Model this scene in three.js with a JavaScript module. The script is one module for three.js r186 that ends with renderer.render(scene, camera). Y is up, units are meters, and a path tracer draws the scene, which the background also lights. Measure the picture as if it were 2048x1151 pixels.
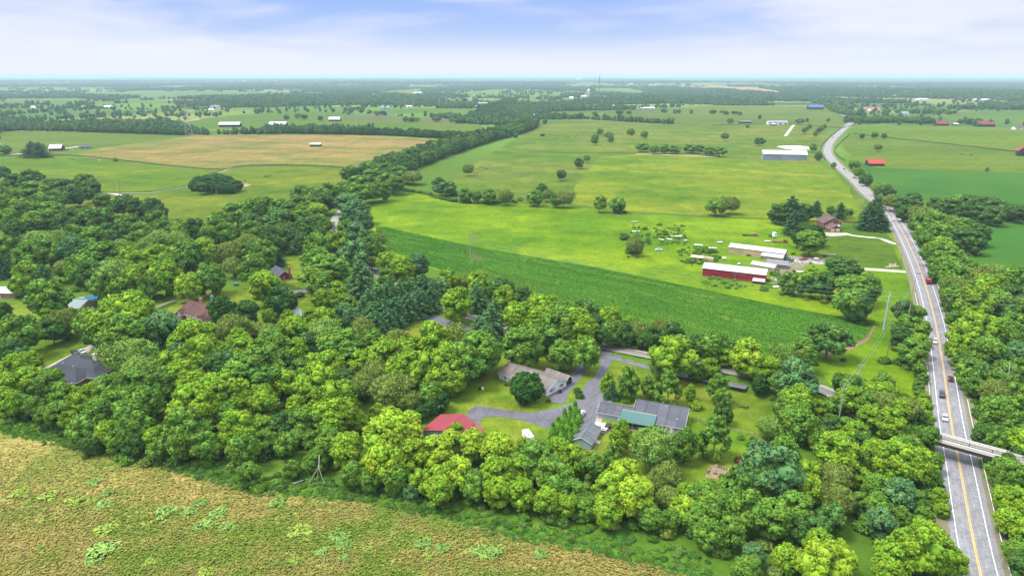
import * as THREE from 'three';
import { mergeGeometries } from 'three/addons/utils/BufferGeometryUtils.js';
import { MarchingCubes } from 'three/addons/objects/MarchingCubes.js';

// ---------------------------------------------------------------- camera, sky, sun, exposure
const EYE = 116, TILT = 17.3 * Math.PI / 180, FOC = 1365;
const scene = new THREE.Scene();
const camera = new THREE.PerspectiveCamera(2 * Math.atan(575.5 / FOC) * 180 / Math.PI, 2048 / 1151, 1, 90000);
camera.position.set(0, EYE, 0);
camera.rotation.set(-TILT, 0, 0);
const renderer = new THREE.WebGLRenderer({ antialias: true });
renderer.setSize(1024, 575);
renderer.toneMapping = THREE.LinearToneMapping;
renderer.toneMappingExposure = 3.0;
renderer.shadowMap.enabled = true;

const sun = new THREE.DirectionalLight(new THREE.Color(1, 0.96, 0.88), 1.5);
sun.position.set(-420, 900, -300);
sun.target.position.set(60, 0, -360);
sun.castShadow = true; sun.shadow.radius = 32; sun.shadow.mapSize.set(2048, 2048);
Object.assign(sun.shadow.camera, { left: -700, right: 700, top: 700, bottom: -700, near: 10, far: 3000 });
scene.add(sun, sun.target);

// ---------------------------------------------------------------- numbers and noise
function rng(seed) { let a = seed >>> 0; return () => { a = (a + 0x6d2b79f5) | 0; let t = Math.imul(a ^ (a >>> 15), 1 | a); t = (t + Math.imul(t ^ (t >>> 7), 61 | t)) ^ t; return ((t ^ (t >>> 14)) >>> 0) / 4294967296; }; }
const clamp = (x, a = 0, b = 1) => Math.min(b, Math.max(a, x)), mix = (a, b, t) => a + (b - a) * t;
const sstep = (a, b, x) => { const t = clamp((x - a) / (b - a)); return t * t * (3 - 2 * t); };
const hash2 = (x, y, s = 0) => { let h = Math.imul(x | 0, 374761393) ^ Math.imul(y | 0, 668265263) ^ Math.imul(s | 0, 2147483647 - 60493); h = Math.imul(h ^ (h >>> 13), 1274126177); h = Math.imul(h ^ (h >>> 15), 2246822519 | 0); return ((h ^ (h >>> 16)) >>> 0) / 4294967296; };
function vnoise(x, y, s = 0, per = 0) {   // smooth value noise, 0..1; period per cells when per > 0
  const ix = Math.floor(x), iy = Math.floor(y), fx = x - ix, fy = y - iy, u = fx * fx * (3 - 2 * fx), v = fy * fy * (3 - 2 * fy);
  const w = per ? (k) => ((k % per) + per) % per : (k) => k;
  const a = hash2(w(ix), w(iy), s), b = hash2(w(ix + 1), w(iy), s), c = hash2(w(ix), w(iy + 1), s), d = hash2(w(ix + 1), w(iy + 1), s);
  return mix(mix(a, b, u), mix(c, d, u), v);
}
function fbm(x, y, oct = 4, s = 0, per = 0) { let sum = 0, a = 0.5, n = 0; for (let i = 0; i < oct; i++) { sum += a * vnoise(x, y, s + i * 17, per); n += a; a *= 0.5; x *= 2; y *= 2; per *= 2; } return sum / n; }

// ---------------------------------------------------------------- sky: thin high cloud over pale blue
{
  const W = 4096, Hh = 2048, data = new Float32Array(W * Hh * 4), E = renderer.toneMappingExposure;
  const sunDir = sun.position.clone().sub(sun.target.position).normalize();
  for (let r = 0; r < Hh; r++) {
    const el = ((r + 0.5) / Hh - 0.5) * 180;
    for (let c = 0; c < W; c++) {
      const i = (r * W + c) * 4, same = el > 14 && (c % 4 || r % 4) ? (((r >> 2) << 2) * W + ((c >> 2) << 2)) * 4 : -1;
      if (same >= 0 && data[same + 3] === 1) { for (let k = 0; k < 4; k++) data[i + k] = data[same + k]; continue; }
      const az = ((c + 0.5) / W - 0.5) * 360;     // az -90 is straight ahead
      let R, G, B;
      if (el <= 0) { R = 0.74; G = 0.80; B = 0.86; }
      else {
        const e = Math.min(el, 40), d = az + 90;
        const wide = 1 / (Math.abs(e) * 0.10 + 1);
        // streaky veils, stretched along the horizon; domain warped
        const wx = fbm(d / 14, e / 3.2, 3, 5) * 2 - 1, wy = fbm(d / 11 + 40, e / 2.4, 3, 9) * 2 - 1;
        const n = fbm(d / 26 * (0.6 + 0.4 * wide) + wx * 0.7 + 3.1, e / 3.6 + wy * 0.55 + d / 60, 5, 21);
        const n2 = fbm(d / 9 + wx, e / 1.1 + wy * 0.8 - d / 30, 4, 33);
        const gap = (m, w, e0, ew) => Math.exp(-(((d - m) / w) ** 2) - ((el - e0) / ew) ** 2);
        let veil = sstep(0.30, 0.68, n * 0.70 + n2 * 0.30 - 0.12 * gap(10, 10, 5.4, 2.4) - 0.06 * gap(-17, 10, 6.2, 1.6) + 0.10 * gap(28, 8, 4.2, 2) + 0.06 * gap(-33, 9, 3.5, 3));
        veil = mix(1, veil, sstep(0.1, 3.6, el) * 0.95);               // thickens into haze at the horizon
        veil = mix(veil, 0.55 + 0.45 * veil, sstep(9, 30, el));
        const up = sstep(0, 6, el);
        const b0 = mix(0.64, 0.345, up), b1 = mix(0.75, 0.53, up), b2 = mix(0.98, 0.98, up);
        const c0 = mix(0.88, 0.86, up), c1 = mix(0.91, 0.89, up), c2 = mix(1.02, 1.02, up);
        R = mix(b0, c0, veil); G = mix(b1, c1, veil); B = mix(b2, c2, veil);
        const hz = Math.exp(-el / 0.5);
        R = mix(R, 0.86, hz * 0.7); G = mix(G, 0.88, hz * 0.7); B = mix(B, 0.95, hz * 0.7);
        // the veil is brighter overhead and towards the hidden sun
        const ce = Math.cos(el * Math.PI / 180), dx = Math.cos(az * Math.PI / 180) * ce, dz = Math.sin(az * Math.PI / 180) * ce, dy = Math.sin(el * Math.PI / 180);
        const cs = Math.max(0, dx * sunDir.x + dy * sunDir.y + dz * sunDir.z), lift = 1 + 1.5 * sstep(5, 60, el) + 0.8 * Math.pow(cs, 6) * sstep(4, 40, el);
        R *= lift * mix(1, 1.06, sstep(8, 50, el)); G *= lift * mix(1, 1.02, sstep(8, 50, el)); B *= lift * mix(1, 0.93, sstep(8, 50, el));
      }
      data[i] = R / E; data[i + 1] = G / E; data[i + 2] = B / E; data[i + 3] = 1;
    }
  }
  const t = new THREE.DataTexture(data, W, Hh, THREE.RGBAFormat, THREE.FloatType);
  t.mapping = THREE.EquirectangularReflectionMapping; t.magFilter = t.minFilter = THREE.LinearFilter; t.needsUpdate = true;
  scene.background = t; scene.environment = t;
}
scene.fog = new THREE.FogExp2(new THREE.Color(0.60, 0.80, 0.88), 0.000068);

// ---------------------------------------------------------------- relief, and points on it
const RAILS = [];                                                       // filled below: track points
const ROADC = [];                                                       // highway centre line
function relief(x, z) {
  const d = Math.hypot(x - 120, z + 380), a = sstep(520, 1500, d);
  if (a <= 0) return 0;
  const n1 = fbm(x / 640 + 11, z / 640 + 4, 2, 3) - 0.5, n2 = fbm(x / 2600 + 2, z / 2600 + 9, 2, 8) - 0.5;
  return a * (n1 * 13 + sstep(1500, 6000, d) * n2 * 52 - sstep(1200, 3000, d) * 2);
}
function nearest(P, x, z) { let best = 1e9, s = 0, acc = 0; for (let i = 0; i + 1 < P.length; i++) { const ax = P[i][0], az = P[i][1], bx = P[i + 1][0] - ax, bz = P[i + 1][1] - az, l2 = bx * bx + bz * bz, t = clamp(((x - ax) * bx + (z - az) * bz) / l2), dx = ax + bx * t - x, dz = az + bz * t - z, d = Math.hypot(dx, dz), l = Math.sqrt(l2); if (d < best) { best = d; s = acc + l * t; } acc += l; } return [best, s]; }
const BRIDGE = { x: 139, z: -190.5 };
function railHeight(x, z) { const d = Math.hypot(x - BRIDGE.x, z - BRIDGE.z); return 0.45 + 5.9 * sstep(150, 30, d); }
function height(x, z) {
  let y = relief(x, z);
  const db = Math.hypot(x - BRIDGE.x, z - BRIDGE.z);
  if (db < 170 && RAILS.length && ROADC.length) {
    const [d] = nearest(RAILS, x, z), top = railHeight(x, z) - 0.45, bank = top * (1 - sstep(3.2, 3.2 + top * 1.9 + 0.5, d));
    const [r] = nearest(ROADC, x, z);
    y += bank * sstep(6.6, 10.5, r) + (x > 60 ? 2.2 * sstep(9, 26, r) * sstep(70, 20, db) * (1 - 0.0) * (bank > 0.1 ? 0 : 1) * 0 : 0);
  }
  return y;
}
const rayDir = (px, py) => { const u = (px - 1024) / FOC, v = (py - 575.5) / FOC; return [u, -(Math.sin(TILT) + v * Math.cos(TILT)), -(Math.cos(TILT) - v * Math.sin(TILT))]; };
function G(px, py, lift = 0) {   // the point of the land (or lift metres above it) that this direction of view meets
  const [u, dy, dz] = rayDir(px, py), f = (t) => EYE + dy * t - relief(u * t, dz * t) - lift;
  let t0 = 60, t1 = 60;
  for (; t1 < 40000; t1 *= 1.01) { if (f(t1) < 0) break; t0 = t1; }
  for (let i = 0; i < 24; i++) { const m = (t0 + t1) / 2; if (f(m) < 0) t1 = m; else t0 = m; }
  const x = u * t1, z = dz * t1;
  return { x, z, y: height(x, z), t: t1 };
}
const XZ = (list, lift = 0) => list.map(([a, b]) => { const p = G(a, b, lift); return [p.x, p.z]; });
function smooth(P, per = 8) {    // Catmull-Rom through points of the ground
  const c = new THREE.CatmullRomCurve3(P.map(([x, z]) => new THREE.Vector3(x, 0, z)), false, 'centripetal'), n = Math.max(4, Math.round(c.getLength() / per));
  return c.getSpacedPoints(n).map((p) => [p.x, p.z]);
}

// ---------------------------------------------------------------- naming
const taken = new Map();
function numbered(name) { const n = taken.get(name) || 0; taken.set(name, n + 1); return n ? name + '_' + String(n).padStart(3, '0') : name; }
function tag(o, label, category, group, kind) { const u = o.userData = {}; if (label) u.label = label; if (category) u.category = category; if (group) u.group = group; if (kind) u.kind = kind; return o; }
function thing(name, label, category, x, y, z, turn = 0, group) { const o = new THREE.Group(); o.name = numbered(name); o.position.set(x, y, z); o.rotation.y = turn; tag(o, label, category, group); scene.add(o); return o; }
function part(name, geo, mat, parent, label, kind) { const m = new THREE.Mesh(geo, mat); m.name = name; m.castShadow = m.receiveShadow = true; if (label) m.userData.label = label; if (kind) m.userData.kind = kind; parent.add(m); return m; }
function struct(name, geo, mat, label, kind = 'structure') { const m = new THREE.Mesh(geo, mat); m.name = numbered(name); m.castShadow = m.receiveShadow = true; tag(m, label, null, null, kind); scene.add(m); return m; }
const ORD = ['', 'first', 'second', 'third', 'fourth', 'fifth', 'sixth', 'seventh', 'eighth', 'ninth', 'tenth', 'eleventh', 'twelfth', 'thirteenth', 'fourteenth', 'fifteenth', 'sixteenth', 'seventeenth', 'eighteenth', 'nineteenth'];
const TENS = ['', '', 'twent', 'thirt', 'fort', 'fift', 'sixt', 'sevent', 'eight', 'ninet'];
const ordinal = (n) => n < 20 ? ORD[n] : n % 10 ? TENS[Math.floor(n / 10)] + 'y-' + ORD[n % 10] : TENS[n / 10] + 'ieth';

// ---------------------------------------------------------------- materials and computed textures
const lin = (r, g, b) => new THREE.Color().setRGB(r, g, b);
const std = (r, g, b, rough = 0.85, extra = {}) => new THREE.MeshStandardMaterial({ color: lin(r, g, b), roughness: rough, ...extra });
const toS = (x) => { x = clamp(x); return Math.round(255 * (x <= 0.0031308 ? 12.92 * x : 1.055 * Math.pow(x, 1 / 2.4) - 0.055)); };
function tex(n, fn, srgb = true, m = n) {
  const d = new Uint8Array(n * m * 4);
  for (let y = 0; y < m; y++) for (let x = 0; x < n; x++) { const c = fn(x / n, y / m), i = (y * n + x) * 4; for (let k = 0; k < 3; k++) d[i + k] = srgb ? toS(c[k]) : Math.round(255 * clamp(c[k])); d[i + 3] = 255; }
  const t = new THREE.DataTexture(d, n, m); t.wrapS = t.wrapT = THREE.RepeatWrapping; t.magFilter = t.minFilter = THREE.LinearFilter; t.needsUpdate = true;
  if (srgb) t.colorSpace = THREE.SRGBColorSpace;
  return t;
}
const rep = (t, a, b) => { const c = t.clone(); c.repeat.set(a, b); c.needsUpdate = true; return c; };
const lerp3 = (a, b, t) => [mix(a[0], b[0], t), mix(a[1], b[1], t), mix(a[2], b[2], t)];
const box = (w, h, d, x = 0, y = 0, z = 0) => new THREE.BoxGeometry(w, h, d).translate(x, y, z);
const cyl = (r0, r1, h, x = 0, y = 0, z = 0, n = 10) => new THREE.CylinderGeometry(r1, r0, h, n).translate(x, y + h / 2, z);   // r0 below
function rod(a, b, r0, r1 = r0, n = 7) { const A = new THREE.Vector3(...a), B = new THREE.Vector3(...b), d = B.clone().sub(A), g = new THREE.CylinderGeometry(r1, r0, d.length(), n); g.translate(0, d.length() / 2, 0); g.applyQuaternion(new THREE.Quaternion().setFromUnitVectors(new THREE.Vector3(0, 1, 0), d.clone().normalize())); return g.translate(A.x, A.y, A.z); }
const merge = (list) => mergeGeometries(list.map((g) => { const c = g.index ? g.toNonIndexed() : g; for (const k of Object.keys(c.attributes)) if (!['position', 'normal', 'uv'].includes(k)) c.deleteAttribute(k); return c; }));
// ================================================================ the land
// -- tracks and roads first: the railway bank shapes the land
RAILS.push(...smooth(XZ([[1024, 226], [1052, 244], [1040, 262], [958, 287], [850, 322], [765, 357], [703, 402], [669, 440], [668, 462], [690, 493], [722, 521], [752, 547], [800, 580], [870, 612], [950, 637], [1050, 662], [1130, 678], [1196, 692], [1302, 718], [1405, 746], [1512, 774], [1648, 809.5]]).concat([[118.5, -206], [132.6, -195.3], [140.1, -189.3], [151.2, -180.6], [168, -168], [215, -138], [270, -110]]), 6));
const ROADPX = [[1660, 207], [1672, 222], [1699, 234], [1704, 242.5], [1690, 256], [1678, 267], [1664, 281], [1655.6, 297], [1657, 308], [1671, 326], [1706, 357], [1741, 392], [1779, 421], [1790, 438], [1808, 469], [1833, 522], [1852, 574], [1869, 636], [1885, 723], [1890, 757], [1904, 854], [1918, 924], [1946, 1077], [1962, 1151], [1999, 1300]];
ROADC.push(...smooth(XZ(ROADPX), 7));

// the sheet of land: fine near the eye, coarser out to the horizon
function axis(fine0, fine1, step, lo, hi) { const a = []; for (let v = fine0; v <= fine1; v += step) a.push(v); let s = step; for (let v = fine1 + s; v < hi; v += s) { a.push(v); s *= 1.09; } s = step; for (let v = fine0 - s; v > lo; v -= s) { a.unshift(v); s *= 1.09; } a.unshift(lo); a.push(hi); return a; }
const FAR = [[0.060, 0.125, 0.020], [0.095, 0.170, 0.020], [0.120, 0.170, 0.028], [0.050, 0.110, 0.022], [0.170, 0.180, 0.050], [0.085, 0.160, 0.022]];
function cells(x, z, size) {     // fields of an uneven patchwork: [id, distance to the boundary]
  const gx = x / size + 0.35 * (vnoise(z / size / 2, 3.3, 4) - 0.5), gz = z / size * 0.8 + 0.5 * (vnoise(x / size / 2, 7.1, 6) - 0.5), ix = Math.floor(gx), iz = Math.floor(gz);
  let d1 = 9, d2 = 9, id = 0;
  for (let j = -1; j <= 1; j++) for (let i = -1; i <= 1; i++) { const cx = ix + i + 0.15 + 0.7 * hash2(ix + i, iz + j, 1), cz = iz + j + 0.15 + 0.7 * hash2(ix + i, iz + j, 2), d = Math.max(Math.abs(cx - gx), Math.abs(cz - gz)) * 0.7 + 0.3 * Math.hypot(cx - gx, cz - gz); if (d < d1) { d2 = d1; d1 = d; id = hash2(ix + i, iz + j, 3); } else if (d < d2) d2 = d; }
  return [id, (d2 - d1) * size];
}
function landColor(x, z) {
  const far = -z, n = fbm(x / 70, z / 70, 3, 12), m = fbm(x / 260, z / 260, 2, 14);
  let c = lerp3([0.055, 0.120, 0.012], [0.085, 0.145, 0.016], n);
  if (far > 900) { const [id] = cells(x, z, 420), f = FAR[Math.floor(id * FAR.length)]; c = lerp3(c, f.map((v) => v * (0.85 + 0.3 * n)), sstep(900, 1300, far)); }
  if (far > 6000) c = lerp3(c, [0.06, 0.11, 0.03], 0.4 * sstep(6000, 11000, far));
  const k = 0.86 + 0.28 * m;
  return [c[0] * k, c[1] * k, c[2] * k];
}
const grainTex = tex(512, (u, v) => { const a = fbm(u * 32, v * 32, 4, 2, 32), b = vnoise(u * 256, v * 256, 7, 256), k = 0.62 + 0.34 * a + 0.2 * (b - 0.5); return [k * 0.98, k, k * 0.9]; });
const landMat = new THREE.MeshPhysicalMaterial({ vertexColors: true, roughness: 0.95, specularIntensity: 0.12, map: grainTex });
{
  const xs = axis(-230, 330, 4, -45000, 45000), zs = axis(-520, -100, 4, -60000, 300), nx = xs.length, nz = zs.length;
  const pos = new Float32Array(nx * nz * 3), col = new Float32Array(nx * nz * 3), uv = new Float32Array(nx * nz * 2), idx = [];
  for (let j = 0; j < nz; j++) for (let i = 0; i < nx; i++) {
    const k = j * nx + i, x = xs[i], z = zs[j]; pos.set([x, height(x, z), z], k * 3); uv.set([x / 40, z / 40], k * 2);
    const c = landColor(x, z); col.set([c[0] * 1.3, c[1] * 1.3, c[2] * 1.3], k * 3);
    if (i + 1 < nx && j + 1 < nz) idx.push(k, k + nx, k + 1, k + 1, k + nx, k + nx + 1);
  }
  const g = new THREE.BufferGeometry(); g.setAttribute('position', new THREE.BufferAttribute(pos, 3)); g.setAttribute('color', new THREE.BufferAttribute(col, 3)); g.setAttribute('uv', new THREE.BufferAttribute(uv, 2)); g.setIndex(idx); g.computeVertexNormals();
  struct('ground', g, landMat, 'wide flat farmland stretching from the houses to the horizon');
}

// -- fields: sheets clipped to a grid so that they follow the relief
function clipTo(P, axisI, v, keepLess) { const out = []; for (let i = 0; i < P.length; i++) { const a = P[i], b = P[(i + 1) % P.length], ia = keepLess ? a[axisI] <= v : a[axisI] >= v, ib = keepLess ? b[axisI] <= v : b[axisI] >= v; if (ia) out.push(a); if (ia !== ib) { const t = (v - a[axisI]) / (b[axisI] - a[axisI]); out.push([mix(a[0], b[0], t), mix(a[1], b[1], t)]); } } return out; }
function sheet(P, lift, cell, colour, tile) {
  const pos = [], col = [], uv = [], idx = [], seen = new Map();
  const vert = (x, z) => { const key = Math.round(x * 100) + '_' + Math.round(z * 100); let k = seen.get(key); if (k === undefined) { k = pos.length / 3; seen.set(key, k); pos.push(x, height(x, z) + lift, z); const c = colour(x, z); col.push(c[0], c[1], c[2]); uv.push(x / tile, z / tile); } return k; };
  let x0 = 1e9, x1 = -1e9, z0 = 1e9, z1 = -1e9; for (const [x, z] of P) { x0 = Math.min(x0, x); x1 = Math.max(x1, x); z0 = Math.min(z0, z); z1 = Math.max(z1, z); }
  for (let a = Math.floor(x0 / cell) * cell; a < x1; a += cell) {
    const strip = clipTo(clipTo(P, 0, a, false), 0, a + cell, true); if (strip.length < 3) continue;
    for (let b = Math.floor(z0 / cell) * cell; b < z1; b += cell) {
      const q = clipTo(clipTo(strip, 1, b, false), 1, b + cell, true); if (q.length < 3) continue;
      const V = q.map(([x, z]) => new THREE.Vector2(x, z));
      for (const [i, j, k] of THREE.ShapeUtils.triangulateShape(THREE.ShapeUtils.isClockWise(V) ? V.reverse() : V, [])) { const A = vert(V[i].x, V[i].y), B = vert(V[j].x, V[j].y), C = vert(V[k].x, V[k].y); if (A !== B && B !== C && A !== C) idx.push(A, C, B); }
    }
  }
  const g = new THREE.BufferGeometry(); g.setAttribute('position', new THREE.Float32BufferAttribute(pos, 3)); g.setAttribute('color', new THREE.Float32BufferAttribute(col, 3)); g.setAttribute('uv', new THREE.Float32BufferAttribute(uv, 2)); g.setIndex(idx); g.computeVertexNormals();
  return g;
}
const inside = (P, x, z) => { let r = false; for (let i = 0, j = P.length - 1; i < P.length; j = i++) { const [ax, az] = P[i], [bx, bz] = P[j]; if ((az > z) !== (bz > z) && x < (bx - ax) * (z - az) / (bz - az) + ax) r = !r; } return r; };
const FIELDS = [], LAWNS = [];
function field(name, label, px, { a, b, lift = 0.1, cell = 12, scale = 60, tile = 40, map = grainTex, stripe, gain = 0.8, round = 0 }) {
  let P = XZ(px);
  if (round) P = smooth([...P, P[0]], round).slice(0, -1);
  const col = (x, z) => { let t = clamp((fbm(x / scale, z / scale, 4, 40 + name.length) - 0.3) * 2.6); if (stripe) t = clamp(t + stripe(x, z)); const k = gain * (0.88 + 0.24 * fbm(x / 150, z / 110, 3, 77)); const q = lerp3(a, b, t); return [q[0] * k, q[1] * k, q[2] * k * (/field|pasture|paddock|lawn|meadow|green/.test(name) && !/foreground|tan/.test(name) ? 0.5 : 1)]; };
  FIELDS.push(P); if (/lawn|drive|parking|patio|sand/.test(name)) LAWNS.push(P);
  return struct(name, sheet(P, lift, cell, col, tile), new THREE.MeshPhysicalMaterial({ vertexColors: true, roughness: 0.95, specularIntensity: 0.12, map }), label);
}
// grass textures
const hayTex = tex(1024, (u, v) => { const w = fbm(u * 24, v * 24, 3, 4, 24), a = fbm(u * 90 + w * 3, v * 40, 3, 5, 0 || 90), s = vnoise(u * 512, v * 512, 6, 512), p = fbm(u * 12, v * 12, 3, 8, 12), q = fbm(u * 5 + w, v * 9, 3, 11, 0), k = 0.60 + 0.36 * (a - 0.2) + 0.20 * (s - 0.5) + 0.30 * (p - 0.5) + 0.24 * (q - 0.5); return [k * (0.97 + 0.32 * (p - 0.5) + 0.2 * (q - 0.5)), k, k * 0.86]; });
const meadowTex = tex(2048, (u, v) => {
  const wx = fbm(u * 10, v * 10, 3, 1, 10) - 0.5, wy = fbm(u * 10, v * 10, 3, 2, 10) - 0.5;
  const st = fbm((u + wx * 0.05) * 70, (v + wy * 0.07) * 130, 4, 3, 0), bl = fbm(u * 15 + wx * 2, v * 15 + wy * 2, 4, 4, 0), fine = vnoise(u * 700, v * 900, 5), f2 = vnoise(u * 340 + wx * 9, v * 420, 15);
  const straw = sstep(0.32, 0.70, bl * 0.5 + st * 0.5);
  const c = lerp3([0.105, 0.160, 0.022], [0.235, 0.200, 0.056], straw), k = 0.60 + 0.45 * st + 0.36 * (fine - 0.5) + 0.30 * (f2 - 0.5);
  return [c[0] * k * 1.5, c[1] * k * 1.5, c[2] * k * 1.5];
});
const cropTex = tex(1024, (u, v) => { const r = 0.5 + 0.5 * Math.cos(v * Math.PI * 2 * 40), a = fbm(u * 60, v * 120, 3, 3, 60), s = vnoise(u * 420, v * 420, 7, 420), k = 0.42 + 0.3 * a + 0.16 * r + 0.3 * (s - 0.5); return [k * 0.9, k, k * 0.85]; });
// ================================================================ fields, yards, roads
const green1 = [0.105, 0.195, 0.016], green2 = [0.165, 0.245, 0.020];
field('pasture', 'olive green cattle pasture sloping up beyond the railway tree belt', [[880, 372], [930, 340], [985, 305], [1046, 268], [1052, 240], [1160, 238], [1300, 246], [1380, 252], [1520, 256], [1650, 262], [1660, 275], [1640, 300], [1640, 330], [1730, 400], [1716, 446], [1400, 432], [1140, 410], [1000, 405], [900, 400]], { a: [0.118, 0.210, 0.034], b: [0.195, 0.240, 0.070], lift: 0.10, cell: 24, scale: 90, map: hayTex, tile: 190 });
field('upper_hay_field', 'yellow-green mown field below the long grey shed', [[1186, 330], [1200, 314], [1270, 309], [1400, 314], [1520, 322], [1640, 330], [1668, 342], [1702, 384], [1722, 430], [1716, 447], [1640, 441], [1400, 431], [1250, 422], [1144, 408], [1150, 372]], { a: [0.135, 0.240, 0.020], b: [0.240, 0.300, 0.040], lift: 0.16, cell: 20, scale: 70, map: hayTex, tile: 150, stripe: (x, z) => 0.10 * Math.sin((x * 0.85 - z * 0.5) / 3.2) });
field('hay_meadow', 'bright green mown meadow around the barns above the crop field', [[742, 458], [738, 430], [752, 402], [796, 379], [850, 384], [905, 399], [1000, 405], [1140, 411], [1250, 425], [1400, 433], [1640, 443], [1716, 449], [1762, 452], [1790, 470], [1818, 528], [1836, 590], [1850, 640], [1862, 700], [1872, 790], [1880, 850], [1780, 800], [1660, 770], [1640, 745], [1560, 722], [1400, 680], [1100, 600], [800, 520]], { a: [0.125, 0.255, 0.012], b: [0.225, 0.355, 0.022], lift: 0.13, cell: 12, scale: 60, map: hayTex, tile: 110 });
const rowDir = (() => { const [a, b] = XZ([[760, 462], [1740, 650]]), d = Math.hypot(b[0] - a[0], b[1] - a[1]); return [(b[0] - a[0]) / d, (b[1] - a[1]) / d]; })();
const CROP = [[752, 455], [768, 453], [800, 461], [950, 494], [1200, 536], [1400, 577], [1560, 612], [1660, 630], [1752, 642], [1744, 662], [1728, 680], [1690, 696], [1640, 704], [1560, 718], [1450, 696], [1330, 664], [1200, 628], [1000, 575], [870, 536], [790, 505], [756, 480]];
field('crop_field', 'long deep green row-crop field between the woods and the meadow', CROP, { a: [0.075, 0.190, 0.026], b: [0.150, 0.250, 0.060], lift: 0.22, cell: 10, scale: 26, map: grainTex, tile: 40, stripe: (x, z) => { const s = x * rowDir[0] + z * rowDir[1], n = -x * rowDir[1] + z * rowDir[0]; return (fbm(s / 60, n / 5, 3, 91) - 0.5) * 1.4; } });
field('brown_hay_field', 'tan brown hay field on a low rise behind the plank fence', [[150, 312], [205, 296], [330, 280], [400, 270], [520, 269], [700, 270], [850, 277], [966, 285], [950, 290], [880, 305], [840, 315], [770, 336], [720, 337], [600, 331], [500, 331], [455, 338], [400, 337], [330, 331], [250, 322]], { a: [0.220, 0.225, 0.10], b: [0.390, 0.270, 0.20], lift: 0.12, cell: 24, scale: 50, map: hayTex, tile: 170 });
field('green_paddock', 'bright green horse paddock inside a dark plank fence', [[0, 318], [60, 313], [150, 313], [250, 323], [330, 332], [400, 338], [448, 340], [420, 352], [380, 376], [300, 384], [215, 388], [195, 384], [120, 350], [0, 348]], { a: [0.105, 0.205, 0.022], b: [0.165, 0.245, 0.028], lift: 0.14, cell: 16, scale: 60, map: hayTex, tile: 120 });
field('copse_pasture', 'light green pasture around the round clump of trees', [[452, 342], [520, 335], [600, 334], [716, 340], [760, 345], [700, 380], [560, 420], [430, 470], [330, 440], [230, 440], [120, 412], [190, 392], [300, 388], [380, 380], [425, 352]], { a: [0.125, 0.205, 0.026], b: [0.200, 0.245, 0.040], lift: 0.10, cell: 16, scale: 60, map: hayTex, tile: 130 });
field('strip_field', 'grass strip with a pale track behind the white-roofed horse barn', [[0, 262], [150, 263], [400, 269], [330, 279], [200, 295], [120, 312], [0, 313]], { a: [0.105, 0.190, 0.036], b: [0.165, 0.220, 0.052], lift: 0.10, cell: 40, scale: 120, map: hayTex, tile: 60, stripe: (x, z) => 0.25 * Math.sin(z / 9) });
field('middle_pasture', 'green pasture with the two dark barns before the hedgerow', [[395, 262], [330, 245], [470, 229], [640, 228], [800, 236], [960, 249], [966, 256], [960, 266], [530, 259], [524, 267], [400, 269]], { a: [0.090, 0.190, 0.032], b: [0.140, 0.220, 0.044], lift: 0.10, cell: 40, scale: 160, map: hayTex, tile: 70 });
field('far_brown_strip', 'dull brown strip of field with a row of trees along it', [[690, 231], [760, 230], [880, 236], [950, 243], [920, 246], [800, 240], [690, 238]], { a: [0.145, 0.160, 0.060], b: [0.200, 0.180, 0.085], lift: 0.16, cell: 40, scale: 90, map: hayTex, tile: 60 });
field('town_green', 'green playing field before the pale town buildings', [[740, 222], [820, 216], [960, 217], [985, 222], [955, 238], [880, 233], [760, 229]], { a: [0.10, 0.215, 0.045], b: [0.135, 0.235, 0.05], lift: 0.12, cell: 40, scale: 200, map: hayTex, tile: 70 });
field('blue_barn_pasture', 'pale green pasture around the blue-roofed barn', [[1100, 224], [1250, 220], [1420, 211], [1560, 211], [1650, 212], [1690, 236], [1680, 255], [1650, 262], [1520, 256], [1380, 250], [1300, 244], [1160, 236], [1090, 232]], { a: [0.115, 0.190, 0.042], b: [0.170, 0.215, 0.058], lift: 0.14, cell: 50, scale: 200, map: hayTex, tile: 80 });
field('far_crop_field', 'dark blue-green crop field behind the blue-roofed barn', [[1520, 210], [1526, 202], [1620, 203], [1645, 207], [1640, 211]], { a: [0.045, 0.110, 0.052], b: [0.055, 0.120, 0.055], lift: 0.18, cell: 80, scale: 200 });
field('tan_field', 'pinkish tan harvested field lying before the far woods', [[1285, 167.5], [1420, 169.5], [1500, 175], [1565, 184], [1560, 188], [1480, 182], [1380, 177], [1290, 172]], { a: [0.42, 0.26, 0.16], b: [0.50, 0.31, 0.19], lift: 0.5, cell: 200, scale: 600 });
field('pale_field', 'wide pale green field between far bands of trees', [[150, 189], [200, 185], [380, 183], [525, 184], [505, 194], [300, 196]], { a: [0.12, 0.21, 0.075], b: [0.13, 0.22, 0.08], lift: 0.5, cell: 200, scale: 600 });
field('pale_field', 'pale green field at the edge of the far wooded band', [[0, 197], [160, 196], [190, 200], [60, 207], [0, 212]], { a: [0.12, 0.21, 0.075], b: [0.13, 0.22, 0.08], lift: 0.5, cell: 200, scale: 600 });
field('sunlit_field', 'small yellow-green fields among the trees before the town', [[800, 180], [845, 177], [850, 190], [815, 192], [740, 184]], { a: [0.17, 0.23, 0.06], b: [0.18, 0.24, 0.07], lift: 0.5, cell: 200, scale: 600 });
field('sunlit_field', 'yellow-green slope behind the water tower', [[1180, 176], [1260, 176], [1300, 184], [1285, 191], [1230, 188], [1190, 184]], { a: [0.15, 0.22, 0.07], b: [0.17, 0.23, 0.075], lift: 0.5, cell: 200, scale: 600 });
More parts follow.
